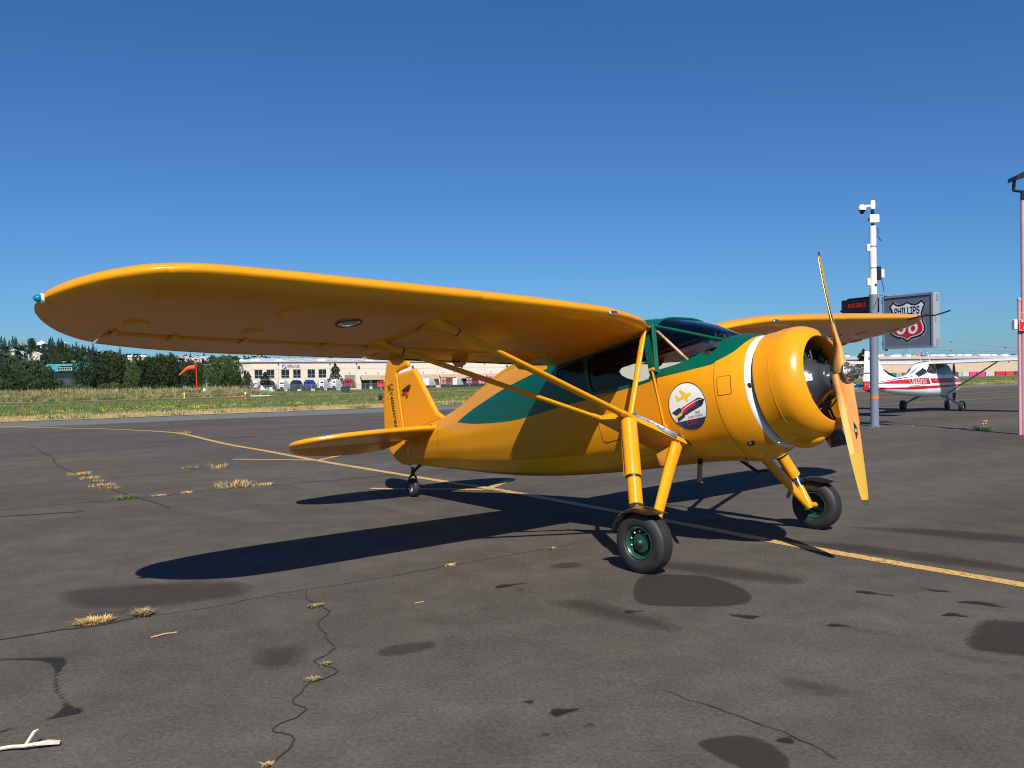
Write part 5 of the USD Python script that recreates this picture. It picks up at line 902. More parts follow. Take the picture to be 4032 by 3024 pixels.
for x in (22, 28, 36, 47, 60, 80): obj('roof_seam', MB().box((x, 16, zt_ + 1.5), (.5, 30, .12), np.array([[1, 0, 0], [0, math.cos(.07), -math.sin(.07)], [0, math.sin(.07), math.cos(.07)]])), mat('roof_grey', (.36, .38, .40), .5), rf)
for a, b in ((5.2, 7.9), (9.4, 12.1), (14.6, 17.4), (18.9, 21.6), (24.2, 26.9), (28.3, 31.1)):
    w_ = obj('window', MB().box(((a + b) / 2, .02, 6.15), (b - a, .12, 2.8)), m_dark, wh); obj('window_bar', MB().box(((a + b) / 2, -.06, 6.15), (.10, .08, 2.8)), m_mul, w_); obj('window_bar', MB().box(((a + b) / 2, -.06, 5.6), (b - a, .08, .10)), m_mul, w_)
    for z in (4.72, 7.58): obj('window_bar', MB().box(((a + b) / 2, -.07, z), (b - a + .1, .10, .08)), m_mul, w_)
for x in (1.2, 2.6): obj('window', MB().box((x, 4.3 - (x - 1.2) * 1.5, 6.1), (1.0, .2, 2.7), np.array([[.55, .83, 0], [-.83, .55, 0], [0, 0, 1.]])), m_dark, wh)
for x in (13.6, 32.6, 42.9, 58, 76.8, 98, 118, 140, 165): obj('wall_joint', MB().box((x, -.005, zt_ / 2), (.10, .03, zt_)), mat('joint_tan', (.36, .28, .21), .9), wh); obj('downpipe_head', MB().box((x, -.12, zt_ - .45), (.45, .25, .4)), m_cor, wh)
obj('wall_band', MB().box((36, -.012, 7.72), (64, .03, .07)), LOOK['joint_tan'], wh); obj('wall_band', MB().box((125, -.012, 7.72), (114, .03, .07)), LOOK['joint_tan'], wh); obj('wall_band', MB().box((18, -.01, 4.5), (28, .03, .06)), LOOK['joint_tan'], wh)
obj('dock_door', MB().box((40.25, -.01, 3.0), (4.1, .1, 4.8)), m_dock, wh)
for a, b in ((44.1, 57.5), (58.5, 76.5), (77.2, 97.5), (98.5, 117.5), (118.5, 139), (141, 164)):
    obj('canopy', MB().hull([(x, y, z) for x, y, z in ((a, 0, 5.35), (b, 0, 5.35), (a, -2.2, 3.6), (b, -2.2, 3.6), (a, 0, 4.9), (b, 0, 4.9), (a, -2.2, 3.45), (b, -2.2, 3.45))]), m_can, wh)
    for x in np.arange(a + 2.2, b - 2, 4.4): obj('dock_door', MB().box((x, -.02, 1.75), (3.2, .12, 3.3)), m_dark if (int(x) % 3) else m_dock, wh)
for x in (43.7, 65.8, 87.4, 108.7, 130): obj('wall_lamp', MB().box((x, -.25, 8.35), (.7, .5, .7)).tube([(x, -.1, 8.5), (x, .05, 8.8)], .08, 6), m_cor, wh)
for x in (40.2, 46.5, 51.5, 62, 70.5, 79, 84, 92, 101, 110): obj('dock_number', MB().box((x, -.02, 5.95), (.45, .05, .42)), m_cor, wh)
sg_ = obj('sign_logo', MB().box((15.7, -.03, 8.6), (1.5, .10, 1.5)), mat('logo_blue', (.03, .12, .42), .5), wh)
for q in (-.36, .0, .36): obj('logo_stripe', MB().prism(LineString([(15.7 - .5 + q * .5, 8.6 - .45 + q), (15.7 - .05 + q * .2, 8.6 + .0 + q * .6), (15.7 + .1 + q * .4, 8.6 - .02 + q * .6), (15.7 + .5 + q * .5, 8.6 + .45 + q)]).buffer(.10, cap_style=2), -.11, -.085, lambda p: p[:, [0, 2, 1]]), m_tank, sg_)
def walltext(txt, h, x, z, m, w=None, parent=wh, y=-.05, bold=True):
    tm = textpoly(txt, h, bold); v = np.array(tm.vertices); sx = 1. if w is None else w / (v[:, 0].max() - v[:, 0].min()); obj('lettering', MB().add(np.column_stack([x + (v[:, 0] - v[:, 0].min()) * sx, y - v[:, 2], z + v[:, 1]]), tm.faces), m, parent, False)
walltext('Mitco Ltd.', .92, 16.9, 8.45, mat('letter_dark', (.03, .03, .035), .6), 4.5); walltext('Transportation & Logistics Management', .20, 16.9, 8.12, LOOK['letter_dark'], 4.5)

# warehouse on the right
E3 = np.array([.9428, .3332]); RW3 = np.array([[E3[0], -E3[1], 0], [E3[1], E3[0], 0], [0, 0, 1.]])
rw = thing('tan_warehouse', 'long tan warehouse with a cluttered white roof on the right horizon', 'warehouse', (177., 464., -2.2), R=RW3)
m_tanw = mat('tan_wall', (.50, .37, .27), .85, vary=.03, vscale=.3); obj('wall', MB().box((80, 20, 4.8), (190, 40, 9.9)), m_tanw, rw); obj('cornice', MB().box((80, -.1, 9.85), (190.4, .5, .5)), m_cor, rw)
rf = obj('roof', MB().hull([(x, y, z) for x, y, z in ((-15, .3, 10.1), (175, .3, 10.1), (175, 40, 10.1), (-15, 40, 10.1), (-15, 12, 12.1), (175, 12, 12.1))]), mat('pale_grey_roof', (.42, .40, .37), .6, vary=.15, vscale=.3), rw)
for x in (18, 31.6, 44.6, 58.6, 71.5, 83.9, 96.1, 108, 121, 134, 148): obj('wall_joint', MB().box((x, -.01, 4.8), (.12, .05, 9.6)), LOOK['joint_tan'], rw)
obj('wall_band', MB().box((80, -.012, 7.85), (190, .05, .10)), LOOK['joint_tan'], rw)
for x in (25.3, 38.6, 51.9, 65.1, 78.2, 90.5, 102.5, 115, 128): obj('wall_lamp', MB().box((x, -.3, 8.3), (.55, .6, .5)), m_cor, rw)
rc = np.random.default_rng(3)
for k in range(44):
    x = 8 + k * 2.7 + rc.uniform(-1, 1); c = m_tank if rc.random() < .78 else [mat('roof_yellow', (.62, .45, .06), .5), mat('roof_red', (.5, .04, .04), .5), mat('roof_slate', (.10, .11, .12), .6)][int(rc.integers(0, 3))]
    obj('roof_unit', MB().box((x, 8 + rc.uniform(0, 8), 11.95 + rc.uniform(0, .25)), (rc.uniform(1.4, 4.5), 2, rc.uniform(.5, 1.3)), bev=.12), c, rf)

# containers, trucks, dumpster in front of the warehouses
def container(x, y, z, col, label, L_=12.2, rz=0., raised=1.3):
    m = mat('container_' + label.split()[0], col, .6, vary=.10, vscale=.6); t = thing('shipping_container', label, 'container', (x, y, z), rz, 'shipping containers by the warehouses'); h = 2.8; w = 2.44
    obj('box', MB().box((0, L_ / 2, raised + h / 2), (w, L_, h)), m, t)
    cor = MB()
    for k in np.arange(.4, L_ - .2, .55):
        for s in (-1, 1): cor.box((s * (w / 2 + .02), k, raised + h / 2), (.05, .28, h - .3))
    obj('corrugation', cor, m, t)
    for s in (-1, 1):
        dr = obj('door', MB().box((s * .60, -.03, raised + h / 2), (1.16, .07, h - .2)), m, t)
        for q in (.28, .9): obj('lock_bar', MB().tube([(s * q, -.10, raised + .15), (s * q, -.10, raised + h - .15)], .035, 6), m_hroof, dr)
        for z_ in (.55, 1.0, 1.9, 2.3): obj('stencil', MB().box((s * .62, -.068, raised + z_), (.7 - .3 * ((z_ * 7) % 1), .012, .13)), m_tank, dr)
    if raised > .5:
        obj('chassis', MB().box((0, L_ / 2, raised - .22), (1.4, L_, .35)), m_blk, t)
        for s in (-1, 1):
            for k in (1.2, 2.5): obj('wheel', MB().lathe([(-.16, .2), (-.16, .5), (.16, .5), (.16, .2)], 16, 'x', (s * .95, k, .5)), m_rub, t)
    return t
def fac(w, out=6.): return W0[:2] + E1 * w + N1 * out
BK = math.atan2(-.30, .95)
for w, c, lb in ((74.3, (.25, .05, .025), 'rust-red shipping container with white markings right of the tail fin'), (85.6, (.12, .02, .028), 'maroon shipping container between the rust-red and the pink ones'), (91.2, (.62, .03, .20), 'pink shipping container, left of the two pink ones'), (97.2, (.66, .04, .22), 'magenta shipping container, right of the two pink ones'), (108.6, (.05, .16, .30), 'blue shipping container behind the top of the fuselage')):
    p = fac(w, 9.); container(p[0], p[1], float(zg(*p)) - .1, c, lb, rz=-.25)
for w, lb in ((68.9, 'white trailer left of the rust-red container'), (81.0, 'cream trailer between the rust-red and maroon containers'), (94.6, 'narrow white trailer between the two pink containers'), (103., 'white trailer right of the pink containers'), (150.3, 'white trailer seen through the cabin windows'), (158.5, 'pale trailer seen through the cabin windows, right one')):
    p = fac(w, 5.); t = thing('trailer', lb, 'trailer', (*p, float(zg(*p))), -.25, 'white trailers at the dock'); obj('box', MB().box((0, 5, 2.3), (2.5, 10, 2.6), bev=.05), m_tank, t); obj('door', MB().box((-.6, -.02, 2.3), (1.15, .06, 2.4)), m_tank, t); obj('door', MB().box((.6, -.02, 2.3), (1.15, .06, 2.4)), m_tank, t); obj('chassis', MB().box((0, 5, .8), (1.2, 9.5, .35)), m_blk, t); [obj('wheel', MB().lathe([(-.16, .2), (-.16, .5), (.16, .5), (.16, .2)], 14, 'x', (s * .95, 1.6, .5)), m_rub, t) for s in (-1, 1)]
RCN = [(162.5, 164.9, (.20, .24, .22), 'grey-green'), (164.9, 166.9, (.30, .32, .30), 'pale grey'), (166.9, 168.1, (.05, .12, .09), 'dark teal'), (177.0, 178.4, (.20, .22, .22), 'slate grey'), (178.4, 180.4, (.02, .12, .05), 'bottle green'), (180.4, 182.4, (.025, .15, .07), 'mid green'), (182.4, 185.4, (.28, .30, .30), 'light grey'), (185.6, 188.8, (.40, .06, .03), 'orange-red'), (208.5, 211.6, (.30, .02, .04), 'dark red'), (211.9, 213.9, (.36, .35, .33), 'silver'), (213.9, 217.1, (.45, .46, .46), 'whitish grey'), (217.1, 220.7, (.55, .04, .18), 'pink'), (220.7, 224.7, (.58, .03, .20), 'magenta'), (224.9, 229.3, (.45, .45, .44), 'off-white'), (229.5, 234.3, (.45, .02, .04), 'crimson'), (234.3, 238.7, (.48, .05, .03), 'scarlet'), (238.9, 241.1, (.03, .07, .22), 'navy blue'), (241.3, 246., (.30, .31, .32), 'steel grey')]
for a, b, c, nm in RCN:
    x = (a + b) / 2; wd = (b - a) * .95; m = mat('far_box_' + nm.replace(' ', '_').replace('-', '_'), c, .6, vary=.08); t = thing('shipping_container', f'{nm} shipping container in the row under the white wing', 'container', (x, 415, -1.95), .05, 'far row of shipping containers'); obj('box', MB().box((0, 3, 1.25), (wd, 6, 2.5)), m, t)
    rb = MB(); [rb.box((-wd / 2 + .2 + k * .45, -.03, 1.25), (.2, .06, 2.2)) for k in range(int(wd / .45))]; obj('corrugation', rb, m, t)
def truck(u, D, col, label, h=3.75, round_=False, k=0):
    x = u * D; z = float(zg(x, D)); nm = label.split(' semi')[0].replace(' ', '_').replace('-', '_'); m = mat('truck_' + nm, col, .35, coat=.3, vary=.03); t = thing('semi_truck', label, 'truck', (x, D, z), -.32 + .04 * k, 'parked semi trucks behind the fence'); w = 2.45
    bk = MB().hull([(sx * (w / 2 - ins), y, z_) for sx in (-1, 1) for y, z_, ins in ((0, .95, 0), (0, h - .5, .0), (.15, h - .1, .25), (.6, h, .25), (2.0, h - .25, .25), (2.9, 2.6, .1), (2.9, .8, 0), (0, .8, 0))]); bd = obj('cab', bk, m, t, 35)
    obj('hood', MB().hull([(sx * (w / 2 - i), y, z_) for sx in (-1, 1) for y, z_, i in ((2.9, .7, 0), (2.9, 2.05, .2), (4.6, 1.75, .4), (4.8, .7, .25))]), m, t, 35)
    for s in (-1, 1):
        obj('side_fairing', MB().hull([(s * (w / 2 - .03 + q), y, z_) for q in (0, .05) for y, z_ in ((.02, .9), (.02, h - .45), (-.75, h - .7), (-.75, 1.0))]), m, t)
        obj('exhaust_stack', MB().tube([(s * (w / 2 - .22), -.12, 1.0), (s * (w / 2 - .22), -.12, h + .15)], .075, 8), m_alu, t)
        obj('mirror', MB().box((s * (w / 2 + .25), 3.0, 2.2), (.12, .2, .6)), m_blk, t)
        for y in (-2.2, -.9): obj('wheel', MB().lathe([(-.28, .25), (-.28, .5), (.28, .5), (.28, .25)], 16, 'x', (s * .85, y, .5)), m_rub, t)
    obj('rear_window', MB().box((.12, -.03, h - .95), (.95 if not round_ else 1.5, .06, .38), bev=.02), m_dark, bd); obj('chassis', MB().box((0, -1.3, .85), (.9, 3.4, .28)), m_blk, t); obj('rear_panel', MB().box((0, -.03, 1.3), (1.1, .06, .5)), m_blk, bd)
for k, (a, b, col, lb) in enumerate(((310, 465, (.62, .64, .66), 'white semi truck cab, leftmost of the parked row'), (490, 645, (.016, .016, .019), 'black semi truck cab beside the small pine'), (670, 870, (.76, .76, .75), 'white semi truck cab with a wide rear window'), (880, 1045, (.012, .035, .09), 'navy semi truck cab, darker of the two blue ones'), (1065, 1250, (.012, .04, .22), 'blue semi truck cab, brighter of the two blue ones'), (1265, 1435, (.74, .74, .73), 'white semi truck cab right of the blue one'), (1440, 1620, (.78, .78, .77), 'white semi truck cab beside the red one'), (1630, 1815, (.30, .01, .03), 'red semi truck cab beside the dark pine'))):
    u = (900 + (a + b) / 2 * .27125 - 2016) / 3441.67; truck(u, 288, col, lb, k=k % 3, round_=(k == 2))
x, y = -42.8, 286.; t = thing('pickup_truck', 'bright red low vehicle right of the red semi truck', 'truck', (x, y, float(zg(x, y))), -.3); mm = mat('bright_red', (.62, .015, .02), .35, coat=.3); obj('body', MB().hull([(sx * q, y_, z_) for sx in (-1, 1) for q, y_, z_ in ((1.35, 0, .5), (1.5, 0, 2.3), (1.35, 0, 2.75), (1.25, 3, 2.75), (1.3, 4.5, 1.7), (1.3, 4.6, .5))]), mm, t, 35); obj('rear_window', MB().box((0, -.03, 2.2), (1.8, .06, .4)), m_dark, t); obj('bumper', MB().box((0, -.1, .75), (2.6, .2, .3)), m_blk, t); [obj('wheel', MB().lathe([(-.16, .2), (-.16, .48), (.16, .48), (.16, .2)], 14, 'x', (s * 1.1, yy, .48)), m_rub, t) for s in (-1, 1) for yy in (.9, 3.6)]
x, y = -37.0, 288.; t = thing('forklift', 'small teal yard vehicle at the right end of the truck row', 'vehicle', (x, y, float(zg(x, y))), -.3); mm = mat('yard_teal', (.03, .25, .24), .45, coat=.2); obj('cab', MB().hull([(sx * 1.0, y_, z_) for sx in (-1, 1) for y_, z_ in ((0, 1.0), (0, 2.9), (1.6, 2.9), (1.9, 1.0))]), mm, t); obj('body', MB().box((0, 1.2, .9), (2.2, 3.2, 1.0), bev=.12), mm, t); obj('window', MB().box((-.45, -.03, 2.35), (.7, .06, .6)), m_dark, t); obj('window', MB().box((.45, -.03, 2.35), (.7, .06, .6)), m_dark, t); [obj('wheel', MB().lathe([(-.16, .2), (-.16, .5), (.16, .5), (.16, .2)], 14, 'x', (s * 1.0, yy, .5)), m_rub, t) for s in (-1, 1) for yy in (.2, 2.2)]
x, y = -32.4, 169.9; t = thing('utility_box', 'dark green utility box on the grass in front of the red trucks', 'box', (x, y, float(zg(x, y)))); mm = mat('box_green', (.012, .045, .035), .5); obj('cabinet', MB().box((0, 0, .55), (1.5, .9, 1.1), bev=.03), mm, t); obj('lid', MB().box((0, 0, 1.14), (1.6, 1.0, .08), bev=.02), mm, t); obj('door', MB().box((0, -.46, .55), (1.2, .03, .85)), mm, t)
t = thing('portable_tank', 'white and turquoise equipment pile behind the chain-link fence', 'equipment', (-67.6, 238, -2.0), .2); obj('tarp', MB().hull([(-1.6, 0, 0), (1.0, 0, 0), (-.6, 0, 2.2), (-1.2, 1.4, 0), (1., 1.4, 0), (-.4, 1.2, 2.0)]), m_tank, t); obj('barrel', MB().lathe([(0, .5), (1.4, .5), (1.5, .1)], 16, 'z', (.9, -.4, 0)), mat('turquoise', (.1, .4, .45), .5), t); obj('crate', MB().box((1.9, 0, .8), (.9, .8, 1.7), bev=.03), m_hwall, t)

# ---------------------------------------------------------------- chain-link fence
m_galv = mat('galvanised', (.40, .42, .43), .45, metal=.6); m_link = mat('chain_link', (.30, .32, .33), .5, metal=.5)
fe = thing('chain_link_fence', 'grey chain-link fence on posts running in front of the trucks', 'fence', (0, 0, 0))
US = [(u - 2016) / 3441.67 for u in (655, 690, 713, 752, 796, 845, 893, 945, 998, 1040, 1090, 1140, 1185, 1226, 1280, 1330, 1385, 1440, 1500, 1560, 1630, 1700, 1774, 1850, 1930, 2020, 2110, 2200)]; FP = []
for u in US: D = 236 / (.787 - .617 * u); FP.append((u * D, D, float(zg(u * D, D))))
lk = MB()
for (a, b) in zip(FP[:-1], FP[1:]):
    a, b = np.array(a), np.array(b); obj('rail', MB().tube([a + (0, 0, 2.0), b + (0, 0, 2.0)], .035, 5), m_galv, fe); obj('rail', MB().tube([a + (0, 0, .15), b + (0, 0, .15)], .02, 4), m_galv, fe)
    d = b - a; Ln = np.linalg.norm(d); e = d / Ln
    for q in np.arange(-1.9, Ln, .30):
        for s in (0, 1):
            q0, q1 = max(q, 0), min(q + 1.85, Ln); z0_, z1_ = (q0 - q), (q1 - q)
            if s: z0_, z1_ = 1.85 - z0_, 1.85 - z1_
            p0, p1 = a + e * q0 + (0, 0, .15 + z0_), a + e * q1 + (0, 0, .15 + z1_); lk.add([p0, p1, p1 + (0, 0, .03), p0 + (0, 0, .03)], [(0, 1, 2, 3)])
for a in FP: obj('post', MB().tube([np.array(a) - (0, 0, .2), np.array(a) + (0, 0, 2.08)], .06, 8), m_galv, fe)
obj('chain_link', lk, m_link, fe, False, kind='stuff')

# ---------------------------------------------------------------- windsock, weather station and runway furniture
m_or = mat('windsock_orange', (.75, .07, .015), .7); m_orp = mat('pole_orange', (.55, .045, .02), .5)
t = thing('windsock', 'bright orange windsock drooping left from a tall red pole', 'windsock', (-53., 147., -1.12)); obj('pole', MB().tube([(0, 0, 0), (-.05, 0, 3.6), (-.10, 0, 6.35)], [.12, .09, .06], 12), m_orp, t); obj('pole_lamp', MB().lathe([(6.3, .03), (6.32, .16), (6.45, .18), (6.5, .02)], 12, 'z', (-.12, 0, 0)).box((-.22, 0, 6.38), (.35, .12, .1)), m_orp, t)
P = np.array([(-.14, 0, 4.98), (-.7, 0, 4.98), (-1.35, -.05, 4.86), (-1.75, -.08, 4.62), (-2.3, -.1, 4.2), (-2.9, -.12, 3.72)]); sk_ = MB().tube(smoothpoly(P, 5, False), np.interp(np.linspace(0, 1, 26), [0, .3, .5, 1], [.49, .42, .34, .15]), 22, caps=False); obj('sock', sk_, m_or, t, True); obj('hoop', MB().tube([(-.12 + 0 * a, .49 * math.cos(a), 4.98 + .49 * math.sin(a)) for a in np.linspace(0, 2 * np.pi, 25)], .025, 6, caps=False), m_orp, t)
t = thing('weather_station', 'small weather station with a white box and thin masts right of the windsock', 'weather station', (-52., 148., -1.17)); obj('slab', MB().box((-.1, .2, .06), (3.0, 1.6, .14)), m_hroof, t); obj('instrument_box', MB().box((-.08, 0, 1.22), (.42, .3, .46), bev=.02), m_tank, t)
for x, h in ((-.22, 2.4), (.2, 2.9), (-.06, 1.1), (.95, 1.3), (-.5, 1.25)): obj('mast', MB().tube([(x * (1 if h > 1.3 else 1.1), 0, .1), (x, 0, h)], .03, 6), m_galv, t)
obj('cross_bar', MB().box((.45, 0, 1.25), (.7, .06, .06)), m_galv, t)
obj('marker_strip', MB().box((-43.3, 136.8, float(zg(-43.3, 136.8)) + .05), (3.0, 1.2, .07)), m_or, None, label='flat orange marker panel on the far runway edge', cat='marker'); obj('marker_strip', MB().box((-39.2, 136.8, float(zg(-39.2, 136.8)) + .05), (3.0, 1.2, .07)), m_tank, None, label='flat white marker panel on the far runway edge', cat='marker')
def edge_light(x, y, lb, c):
    t = thing('runway_light', lb, 'runway light', (x, y, float(zg(x, y)) + .02), 0, 'runway edge markers'); obj('stem', MB().tube([(0, 0, 0), (0, 0, .5)], .07, 8), c, t); obj('lamp', MB().lathe([(.5, .1), (.56, .12), (.72, .1), (.78, .01)], 12), m_tank, t); obj('base', MB().lathe([(0, .2), (.05, .18), (.06, .01)], 12), c, t)
edge_light(-32.1, 105.2, 'orange and white runway edge light right of the windsock', m_or); edge_light(-48.2, 128.5, 'yellow runway edge light left of the windsock pole', m_lemon)
x, y = -8.3, 55.1; t = thing('beacon_stub', 'short black and red light stub in the dry grass left of the tail fin', 'light', (x, y, float(zg(x, y)))); obj('stem', MB().tube([(0, 0, 0), (0, 0, .32)], .09, 10), m_orp, t); obj('lamp', MB().lathe([(.32, .12), (.55, .13), (.64, .07), (.66, .01)], 14), m_blk, t); obj('base', MB().lathe([(0, .17), (.06, .15), (.07, .01)], 12), m_orp, t)
# ---------------------------------------------------------------- THE WHITE AND RED AIRPLANE behind
CS = np.array([  # x, bottom, top, half width, height of max width, power
    (-5.65, 1.20, 1.36, .03, 1.28, 2.2), (-5.0, 1.06, 1.44, .12, 1.28, 2.3), (-4.0, .93, 1.52, .21, 1.26, 2.4), (-3.0, .83, 1.60, .31, 1.24, 2.5), (-2.2, .76, 1.70, .40, 1.22, 2.7), (-1.6, .72, 1.92, .46, 1.22, 2.9), (-1.1, .69, 2.17, .52, 1.24, 3.2), (-.5, .67, 2.26, .54, 1.25, 3.4),
    (.3, .66, 2.28, .55, 1.26, 3.5), (.72, .67, 2.22, .55, 1.26, 3.4), (1.12, .69, 1.76, .54, 1.24, 3.0), (1.5, .73, 1.68, .50, 1.22, 2.8), (2.0, .82, 1.58, .42, 1.22, 2.5), (2.25, .92, 1.48, .33, 1.22, 2.3), (2.30, 1.0, 1.42, .24, 1.22, 2.1)])
_PC = PchipInterpolator(CS[:, 0], CS[:, 1:])
def cq(x, z): s = _PC(x); return np.clip(np.where(z >= s[..., 3], (z - s[..., 3]) / (s[..., 1] - s[..., 3]), (z - s[..., 3]) / (s[..., 3] - s[..., 0])), -1, 1)
def cskin(x, q, side, off=0.):
    x, q = np.asarray(x, float), np.asarray(q, float); s = _PC(x); y = s[..., 2] * np.maximum(1 - np.abs(q) ** s[..., 4], 0) ** (1 / s[..., 4]); z = s[..., 3] + np.where(q >= 0, q * (s[..., 1] - s[..., 3]), q * (s[..., 3] - s[..., 0]))
    return np.stack([x, side * (y + off), z + off * .3 * np.sign(q) * (np.abs(q) > .9)], -1)
c_white = mat('airplane_white', (.80, .80, .78), .3, coat=.3); c_red = mat('airplane_red', (.50, .012, .025), .3, coat=.3); c_blue = mat('airplane_blue', (.015, .04, .20), .35); c_win = mat('airplane_window', (.03, .03, .035), .06, spec=.7, coat=.5); c_leg = mat('gear_grey', (.22, .25, .28), .4)
cz = thing('small_white_airplane', 'small white and red high-wing airplane parked on the apron behind the grey sign pole', 'airplane', (16.75, 34.9, 0.), .735, sc=(.94, .94, .86))
qs = np.sin(np.linspace(-np.pi / 2, np.pi / 2, 29)); xs_ = np.linspace(-5.65, 2.30, 70); b_ = MB()
for s in (-1, 1): X_, Q_ = np.meshgrid(xs_, qs, indexing='ij'); b_.grid(cskin(X_, Q_, s))
b_.lathe([(2.30, .23), (2.31, .01)], 20, 'x', (0, 0, 1.21)); obj('fuselage', b_, c_white, cz, 45)
def cpatch(nm, pts, m, off, sides=(-1, 1), par=None):
    pl = Polygon(pts).buffer(0)
    for s in sides: obj(nm, MB().tri2d(pl, lambda uv, s=s: cskin(uv[:, 0], cq(uv[:, 0], uv[:, 1]), s, off), .08), m, par or cz, 45)
cpatch('red_stripe', [(2.3, 1.44), (1.9, 1.43), (-.2, 1.33), (-1.9, 1.27), (-5.3, 1.20), (-5.3, 1.33), (-1.9, 1.58), (-1.2, 1.56), (-.2, 1.56), (1.2, 1.58), (2.28, 1.50)][:0] or [(2.28, 1.30), (1.2, 1.27), (-1.2, 1.27), (-1.35, 1.27), (-1.35, 1.26), (-5.4, 1.26), (-5.4, 1.34), (-4, 1.46), (-2.0, 1.545), (-1.2, 1.52), (1.2, 1.50), (2.25, 1.46)], c_red, .004)
cpatch('white_band', [(-1.42, 1.53), (-1.34, 1.53), (-1.22, 1.30), (2.2, 1.30), (2.2, 1.265), (-1.27, 1.26), (-1.32, 1.27)], c_white, .007); cpatch('red_stripe', [(2.2, 1.24), (1.2, 1.20), (-1.1, 1.19), (-5.0, 1.17), (-5.0, 1.12), (-2.5, 1.04), (-1.0, 1.07), (1.2, 1.12), (2.2, 1.19)], c_red, .004)
cpatch('cowl_red', [(1.1, 1.60), (1.14, 1.80), (1.5, 1.70), (2.2, 1.56), (2.2, 1.46), (1.6, 1.56)], c_red, .004); cpatch('navy_line', [(-5.4, 1.40), (-4.0, 1.50), (-2.4, 1.625), (-2.4, 1.60), (-4.0, 1.475), (-5.4, 1.375)], c_blue, .004)
for s in (-1,):
    tm = textpoly('N9690H', .30, True); v = np.array(tm.vertices); x = -1.62 - (v[:, 0].max() - v[:, 0]) * .78; z = 1.205 + v[:, 1] * 1.0; obj('registration', MB().add(cskin(x, cq(x, z), s, .008), tm.faces), c_white, cz, False)
tm = textpoly('Skyhawk II'[:0] or 'II', .09, True); v = np.array(tm.vertices); x = -.92 + v[:, 0]; obj('lettering', MB().add(cskin(x, cq(x, 1.40 + v[:, 1]), -1, .008), tm.faces), c_white, cz, False)
cpatch('side_window', smoothpoly([(.30, 1.70), (.98, 1.74), (.72, 2.10), (.32, 2.12)], 6), c_win, .006); cpatch('side_window', smoothpoly([(-.62, 1.70), (.18, 1.69), (.19, 2.12), (-.60, 2.12)], 6), c_win, .006); cpatch('side_window', smoothpoly([(-1.42, 1.80), (-.82, 1.74), (-.80, 2.09), (-1.05, 2.12)], 6), c_win, .006)
for s in (-1, 1): X_, Q_ = np.meshgrid(np.linspace(-2.08, -1.42, 10), np.linspace(.72, 1., 8), indexing='ij'); obj('rear_window', MB().grid(cskin(X_, Q_, s, .008)), c_win, cz, True); X_, Q_ = np.meshgrid(np.linspace(.80, 1.16, 8), np.linspace(.30, 1., 10), indexing='ij'); obj('windscreen', MB().grid(cskin(X_, Q_, s, .008)), c_win, cz, True)
for s in (-1, 1):
    P = []
    for y, l, t_, z in ((.30, .62, -1.01, 2.22), (2.6, .62, -1.01, 2.28), (5.2, .42, -.78, 2.36), (5.45, .30, -.70, 2.39), (5.5, .1, -.55, 2.40)):
        P.append([(l - c * (l - t_), s * y, z + .16 * (l - t_) / 1.6 * afoil(np.array(c), bool(u)) - c * .05) for c, u in [(c, 1) for c in kc[::-2]] + [(c, 0) for c in kc[2::2]]])
    w_ = obj('wing', MB().grid(np.array(P), cv=True).add(P[-1] + [np.mean(P[-1], 0)], [(i, (i + 1) % len(P[-1]), len(P[-1])) for i in range(len(P[-1]))]), c_white, cz, 40)
    obj('flap_gap', MB().box((-.62, s * 1.9, 2.34), (.012, 2.4, .01)), c_leg, w_); obj('wing_strut', MB().tube([(.25, s * .55, .80), (.15, s * 2.55, 2.22)], [(.065, .03)] * 2, 12, up=(0, 1, 0)), c_leg, cz, 40)
    obj('main_gear_leg', MB().tube([(-.05, s * .40, .72), (-.02, s * .8, .52), (0, s * 1.16, .26)], [(.06, .03), (.05, .025), (.035, .02)], 10, up=(1, 0, 0)), c_leg, cz, 40); wz_ = lambda c, r, w: [(-w, r * .45), (-w, r * .8), (-w * .7, r * .97), (0, r), (w * .7, r * .97), (w, r * .8), (w, r * .45)]
    wh_ = obj('wheel', MB().lathe(wz_(0, .235, .085), 28, 'y', (0, s * 1.22, .235)), m_rub, cz, 40); obj('wheel_hub', MB().lathe([(-.06, .001), (-.06, .10), (.06, .10), (.06, .001)], 18, 'y', (0, s * 1.22, .235)), c_leg, wh_)
    v, f = pillow(Polygon([(-4.72, .05), (-4.85, 1.0), (-4.98, 1.68), (-5.62, 1.70), (-5.72, 1.2), (-5.75, .06)]), .07, .06, .12); obj('tailplane', MB().add(np.column_stack([v[:, 0], s * v[:, 1], 1.30 + v[:, 2]]), f), c_white, cz, 45)
    v, f = pillow(Polygon([(-5.66, .15), (-5.66, 1.68), (-6.02, 1.60), (-6.10, .9), (-6.02, .15)]), .05, .04, .12); obj('elevator', MB().add(np.column_stack([v[:, 0], s * v[:, 1], 1.30 + v[:, 2] + (v[:, 0] + 5.66) * .22]), f), c_blue if s > 0 else c_white, cz, 45)
def yplate(nm, pts, t, b, m, par=None): v, f = pillow(Polygon(pts), t, b, .1); return obj(nm, MB().add(np.column_stack([v[:, 0], v[:, 2], v[:, 1]]), f), m, par or cz, 45)
fn_ = yplate('fin', [(-3.3, 1.56), (-4.1, 1.72), (-4.45, 1.90), (-5.15, 2.66), (-5.62, 2.70), (-5.60, 1.35), (-4.4, 1.40)], .09, .07, c_white); rd_ = yplate('rudder', [(-5.62, 2.70), (-5.98, 2.72), (-6.12, 1.45), (-5.60, 1.45)], .07, .06, c_white); yplate('rudder_base', [(-5.60, 1.46), (-6.12, 1.46), (-6.10, 1.08), (-5.6, .98), (-5.4, 1.2)], .09, .05, c_red)
